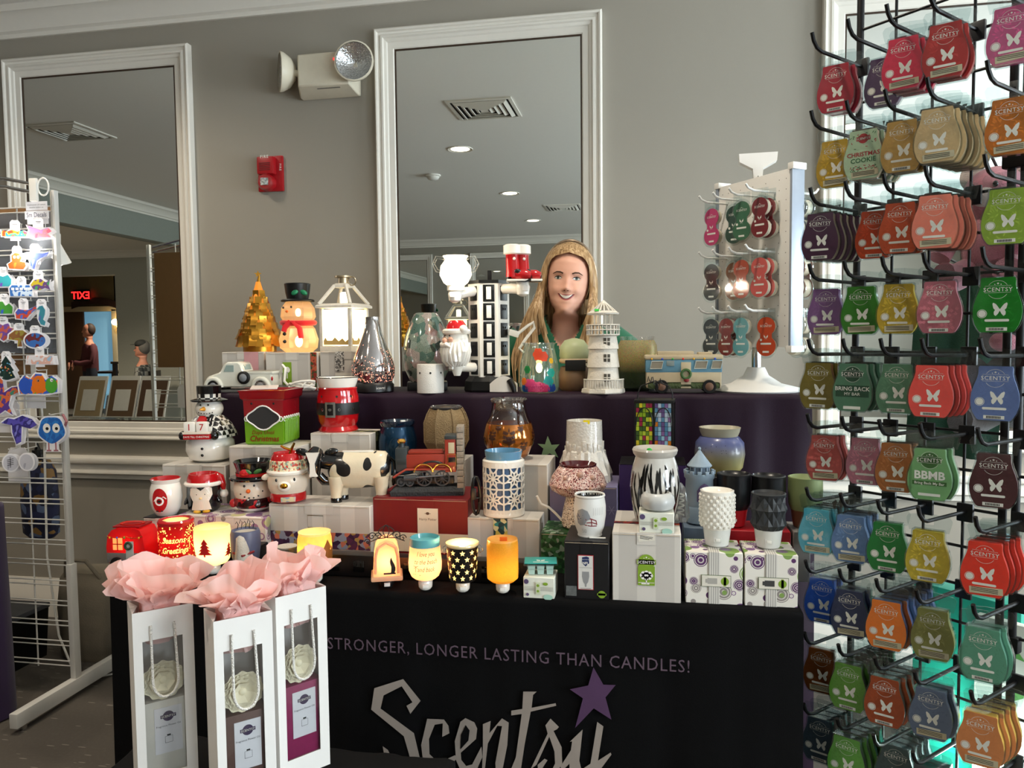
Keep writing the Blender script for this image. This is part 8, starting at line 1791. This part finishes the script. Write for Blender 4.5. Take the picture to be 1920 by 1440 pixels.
BROW = mat('brow_brown', '#4a3222', .8); LASH = mat('lash_dark', '#1c1512', .7); IRIS = mat('iris_grey_green', '#4c5a54', .2, coat=.6); EYEW = mat('eye_white', '#d8d0c8', .25, coat=.5)
def crescent(w, ztop, zbot, drop, n=14): return poly([(-w+2*w*i/n, ztop(-1+2*i/n)) for i in range(n+1)]+[(w-2*w*i/n, zbot(1-2*i/n)) for i in range(n+1)])
M0 = .053
lo = lambda u: M0+.007*u*u-.0098*(1-u*u)-.0006
hi = lambda u: M0+.007*u*u+.0008*(1-u*u)+.0006
fpart('lips', [crescent(.0285, lambda u: hi(u)+.0030*(1-u*u)**.6, lambda u: lo(u)-.0042*(1-u*u)**.6, 0)], LIP, .0010)
mo = fpart('mouth_opening', [crescent(.0255, hi, lo, 0)], MOUTH, .0018)
fpart('teeth', [crescent(.0222, lambda u: hi(u)-.0004, lambda u: lo(u)+.0018-.001*u*u, 0)], TEETH, .0026)
fpart('tooth_gaps', [strip([(x, hi(x/.0205)-.0005), (x*.98, lo(x/.0205)+.0022)], .0005) for x in (-.012, -.0075, -.0028, .0028, .0075, .012)], mat('tooth_gap', '#b8a898', .5), .0031)
for sx in (-1, 1):
    ex = sx*.031; ez = .1115
    al = [(ex-.0125, ez-.0005), (ex-.007, ez+.0042), (ex, ez+.0056), (ex+.007, ez+.0042), (ex+.0125, ez), (ex+.006, ez-.0036), (ex, ez-.0042), (ex-.006, ez-.0034)]
    e = fpart('eye', [poly(al)], EYEW, .0016); fpart('iris', [disc(ex-.001, ez+.0008, .0048, 16)], IRIS, .0021, e); fpart('pupil', [disc(ex-.001, ez+.001, .0022, 12)], INK, .0025, e)
    fpart('lashes', [strip([(ex-.0135, ez), (ex-.007, ez+.0047), (ex, ez+.0062), (ex+.007, ez+.0047), (ex+.0135, ez+.001)], [.0012, .0024, .0026, .0024, .0012]), strip([(ex-.011, ez-.002), (ex, ez-.0046), (ex+.011, ez-.002)], .0007)], LASH, .0024)
    fpart('eyebrow', [strip([(ex-sx*.016, ez+.0155), (ex-sx*.006, ez+.0195), (ex+sx*.006, ez+.020), (ex+sx*.019, ez+.0135)], [.0044, .0052, .0042, .0016])], BROW, .0012)
    fpart('nostril', [disc(sx*.0058, .0705, .0026, 10, .0016)], mat('nostril_shade', '#6a3a30', .8), .0006)
    part(bd, 'ear', B().ell((sx*.074, .008, .092), (.008, .016, .03), 12, 10).apply(tilt), SKIN); part(bd, 'earring', B().ell((sx*.078, -.004, .062), (.004, .004, .004), 8, 6).apply(tilt), mat('crystal', '#e8e8f0', .05, .5))
for sx in (-1, 1):
    hb_ = B(); finger_hand(hb_, (sx*.27, -.04, CZ-.60), sx, .9); part(bd, 'hand', hb_, SKIN)
# hair
HAIR = mat('blond_hair', '#8a6a44', .42, var=.45, scale=60, spec=.4); n, L, p = tree(HAIR)
tc = node(n, 'TexCoord'); mp = node(n, 'Mapping'); mp.inputs['Scale'].default_value = (150, 150, 10); L.new(tc.outputs['Object'], mp.inputs[0]); nz = node(n, 'TexNoise'); nz.inputs['Scale'].default_value = 1; L.new(mp.outputs[0], nz.inputs[0])
rp = ramp(n, [(.25, '#6a4e30'), (.5, '#ad8a60'), (.75, '#dcc096')], 'LINEAR'); L.new(nz.outputs[0], rp.inputs[0]); L.new(rp.outputs[0], p.inputs['Base Color'])
rn = random.Random(12); b = B()
Zs, prof, bumpf, front0 = head_fn(1.0)
# scalp cap, open over the face
rings = []
for j in range(16):
    z = .235-.0125*j if j else .241
    a, f, bk = prof(min(z-.012, .2255)); a += .012; f += .010; bk += .016; a = max(a, .008); f = max(f, .008); bk = max(bk, .008)
    ring = []
    for i in range(37):
        op = max(0, (.192-z)/.05); am = min(1.0, .60*min(op, 1.6)**.25) if op > 0 else 0     # opening half-angle at the front
        t_ = -PI/2+am*1.65+(2*PI-2*am*1.65)*i/36
        x = a*math.cos(t_); y = (f if math.sin(t_) < 0 else bk)*math.sin(t_); ring.append((x, y, z))
    rings.append(ring)
b.loft(rings, (0, 0), closed=False)
for side in (-1, 1):
    for i in range(58):
        u = i/57; wob = rn.uniform(-1, 1); st = -.075+.13*u
        reach = (.145 if side < 0 else .085)*rn.random()**.7-.02
        ln = rn.uniform(-.27, -.17)-(.02 if side < 0 else 0)
        ph = rn.uniform(0, 6)
        pts = [(side*.015+side*.012*u, -.015+.08*u, .234-.02*abs(u-.4)), (side*(.060+.006*wob), max(st, -.03)*.8, .205), (side*(.082+.004*wob), st*.9, .135), (side*(.088+.006*wob), st, .07), (side*(.088+reach*.25), st-.008, .0), (side*(.075+reach*.6)+.014*math.sin(ph), st-.03, -.08), (side*(.055+reach*.95)+.018*math.sin(ph+1.6), st-.05, -.16), (side*(.05+reach)+.012*math.sin(ph+2.2), st-.055, ln)]
        if u < .3: pts = [pts[0], (side*.063, -.032, .200), (side*(.083+.003*wob), -.034+.008*wob, .14), (side*(.089+.003*wob), -.030, .07)]+pts[4:]
        P_ = []
        for q in range(len(pts)-1):
            for s_ in range(3): P_.append(Vector(pts[q]).lerp(Vector(pts[q+1]), s_/3))
        P_.append(Vector(pts[-1]))
        for _ in range(2): P_ = [P_[0]]+[(P_[k-1]+P_[k]*2+P_[k+1])/4 for k in range(1, len(P_)-1)]+[P_[-1]]
        rr = rn.uniform(.006, .012); m_ = len(P_)
        b.tube(P_, [rr*(.6+.5*math.sin(PI*min(1, (k+2)/m_)))*(1 if k < m_-3 else .5) for k in range(m_)], 6, flat=.6)
for i in range(46):
    x0 = -.085+.17*i/45; ph = rn.uniform(0, 6); yb = .03+.03*rn.random(); e_ = rn.uniform(-.26, -.16)
    P_ = [(x0*.7, .06, .20), (x0*.95, .088, .14), (x0, .085, .06), (x0*1.05, .07, -.01), (x0*1.15+.006*math.sin(ph), yb, -.08), (x0*1.3+.012*math.sin(ph+1), yb-.02, -.15), (x0*1.35+.012*math.sin(ph+2), yb-.03, e_)]
    Q_ = []
    for k in range(len(P_)-1):
        for s_ in range(3): Q_.append(Vector(P_[k]).lerp(Vector(P_[k+1]), s_/3))
    b.tube(Q_, [rn.uniform(.008, .011)]*len(Q_), 6, flat=.6)
b.apply(tilt); hr = part(P, 'hair', b, HAIR, sharp=60); hr['kind'] = 'stuff'
hb = [(.0935*math.cos(a), .004-.03*math.sin(a), .112+.131*math.sin(a)) for a in [PI*(.02+.96*i/24) for i in range(25)]]
part(P, 'headband', B().tube(hb, .0042, 8, flat=.8).apply(tilt), mat('beaded_headband', '#8a7a68', .3, .5, var=.6, scale=600))
# blouse, trousers, shoes
GRN_T = mat('emerald_knit', '#0f5a3c', .75, var=.12, scale=20, bump=.2, bscale=500, sheen=.2)
b = B(); rings = []; N_r = 180
for z, a, f, bk in ((-.70, .19, .13, .13), (-.55, .165, .12, .12), (-.42, .168, .135, .118), (-.32, .175, .13, .115), (-.24, .185, .115, .11), (-.19, .185, .10, .10), (-.155, .165, .092, .096), (-.13, .135, .084, .092), (-.112, .108, .072, .082), (-.096, .086, .064, .076), (-.082, .068, .054, .07)):
    rings.append([(a*math.cos(2*PI*i/N_r), (f if math.sin(2*PI*i/N_r) < 0 else bk)*math.sin(2*PI*i/N_r), z) for i in range(N_r)])
fr_ = []
for r0, r1 in zip(rings, rings[1:]):
    m_ = max(1, int(abs(r1[0][2]-r0[0][2])/.004))
    for q in range(m_): fr_.append([tuple(a+(c-a)*q/m_ for a, c in zip(u, v)) for u, v in zip(r0, r1)])
rings = fr_+[rings[-1]]
V = [[b.bm.verts.new(q) for q in r_] for r_ in rings]
for j in range(len(V)-1):
    for i in range(N_r):
        k_ = (i+1) % N_r; xm = (rings[j][i][0]+rings[j][k_][0])/2; zm = (rings[j][i][2]+rings[j+1][i][2])/2; ym = rings[j][i][1]
        if ym < 0 and zm > -.235 and abs(xm) < (zm+.235)*.52: continue
        b.bm.faces.new((V[j][i], V[j][k_], V[j+1][k_], V[j+1][i]))
for sx in (-1, 1): b.tube([(sx*.155, .0, -.165), (sx*.20, .0, -.20), (sx*.235, .0, -.30), (sx*.255, -.01, -.44), (sx*.268, -.03, -.60)], [.052, .056, .05, .044, .036], 18)
b.apply(lambda v: v+Vector((0, .045, CZ+.075))); part(P, 'blouse', b, GRN_T, sharp=70)
b = B()
for sx in (-1, 1): b.tube([(sx*.07, 0, CZ-.62), (sx*.095, 0, CZ-.75), (sx*.095, -.005, .5), (sx*.095, .01, .25), (sx*.095, .01, .06)], [.10, .09, .065, .055, .05], 16)
part(P, 'trousers', b, mat('black_trousers', '#121214', .8))
for sx in (-1, 1): part(P, 'shoe', B().tube([(sx*.095, .075, .035), (sx*.095, .01, .04), (sx*.1, -.075, .03), (sx*.1, -.115, .022)], [.034, .042, .04, .02], 14, flat=.75), BLACK)
# ---- two people seen only in the left mirror
def far_person(label, loc, rz, seated, shirt, trou, hairm, cap=None, zhead=1.05):
    t = thing('person', label, 'person', loc, rz); b = B(); body_mesh(b, -.30, .3, 40); b.apply(lambda v: v+Vector((0, 0, zhead)))
    sh = zhead-.18; hip = zhead-.62
    bd_ = part(t, 'body', b, mat('far_skin', '#a8705a', .6))
    for sx in (-1, 1):
        hb_ = B(); finger_hand(hb_, (sx*.12, -.30, hip+.16), sx); part(bd_, 'hand', hb_, mat('far_skin', '#a8705a'))
    part(t, 'hair', B().ell((0, .026, zhead+.125), (.088, .092, .115), 18, 12), hairm)
    s = B().loft([[(a*math.cos(2*PI*i/24), d*math.sin(2*PI*i/24)+.01, z) for i in range(24)] for z, a, d in ((hip, .17, .13), (hip+.2, .175, .13), (sh-.1, .2, .125), (sh, .19, .11), (sh+.05, .12, .085))])
    for sx in (-1, 1): s.tube([(sx*.17, 0, sh), (sx*.23, .0, sh-.12), (sx*.25, -.04, sh-.27), (sx*.17, -.2, sh-.30), (sx*.12, -.28, sh-.28)], [.06, .06, .052, .045, .04], 14)
    part(t, 'shirt', s, shirt)
    l = B()
    for sx in (-1, 1):
        if seated: l.tube([(sx*.09, .0, hip+.02), (sx*.1, -.2, hip+.02), (sx*.11, -.42, hip), (sx*.11, -.45, hip-.2), (sx*.11, -.43, .06)], [.10, .085, .07, .06, .05], 14)
        else: l.tube([(sx*.08, 0, hip+.05), (sx*.09, 0, hip-.2), (sx*.09, .0, .45), (sx*.09, .01, .06)], [.10, .09, .065, .05], 14)
    part(t, 'trousers', l, trou)
    for sx in (-1, 1): part(t, 'shoe', B().tube([(sx*.1, (-.40 if seated else .05), .035), (sx*.1, (-.5 if seated else -.08), .035), (sx*.1, (-.6 if seated else -.16), .025)], [.035, .042, .022], 12), BLACK)
    for sx in (-1, 1): part(t, 'eye', B().ell((sx*.031, -.083, zhead+.112), (.009, .005, .004), 8, 6), INK)
    if cap:
        part(t, 'cap', B().ell((0, .0, zhead+.175), (.088, .098, .068), 20, 12), cap); part(t, 'cap_bill', B().loft([[(x, -.08-.075*math.sqrt(max(0, 1-(x/.075)**2)), zhead+.165) for x in [-.074+.0148*i for i in range(11)]]+[(.074, -.05, zhead+.17), (-.074, -.05, zhead+.17)], [(x, -.08-.075*math.sqrt(max(0, 1-(x/.075)**2)), zhead+.172) for x in [-.074+.0148*i for i in range(11)]]+[(.074, -.05, zhead+.178), (-.074, -.05, zhead+.178)]]), cap)
    return t
PLAID = mat('grey_plaid', '#3c3c3a', .8, var=0); n, L, p = tree(PLAID); tc = node(n, 'TexCoord'); ck = node(n, 'TexChecker'); ck.inputs['Scale'].default_value = 16; ck.inputs[1].default_value = (*C('#6a6862'), 1); ck.inputs[2].default_value = (*C('#262624'), 1); L.new(tc.outputs['Object'], ck.inputs[0]); L.new(ck.outputs[0], p.inputs['Base Color'])
DEN = mat('dark_denim', '#1c2230', .8)
mp_ = PY(268, 690, 7.0); far_person('seated man in dark cap and grey plaid shirt, seen in the mirror', (mp_.x, -7.0, 0), -PI/2-.4, True, PLAID, DEN, mat('grey_hair', '#55504a', .8), mat('dark_cap', '#22221f', .8), 1.10)
t = thing('wooden_chair', 'dark wooden chair under the seated man, seen in the mirror', 'chair', (mp_.x, -7.0, 0), -PI/2-.4)
part(t, 'seat', B().box((0, -.06, .388), (.44, .44, .04), .008), WOODD); part(t, 'backrest', B().box((0, .19, .68), (.42, .03, .4), .008), WOODD)
for sx in (-1, 1):
    for sy in (-.25, .17): part(t, 'leg', B().box((sx*.19, sy, .19), (.035, .035, .38)), WOODD)
wp_ = PY(168, 660, 9.0); far_person('woman in a maroon cardigan standing by the far doorway, seen in the mirror', (wp_.x, -9.0, 0), PI+.6, False, mat('maroon_cardigan', '#4a1c24', .85), DEN, mat('brown_hair', '#2c1c14', .7), None, 1.42)
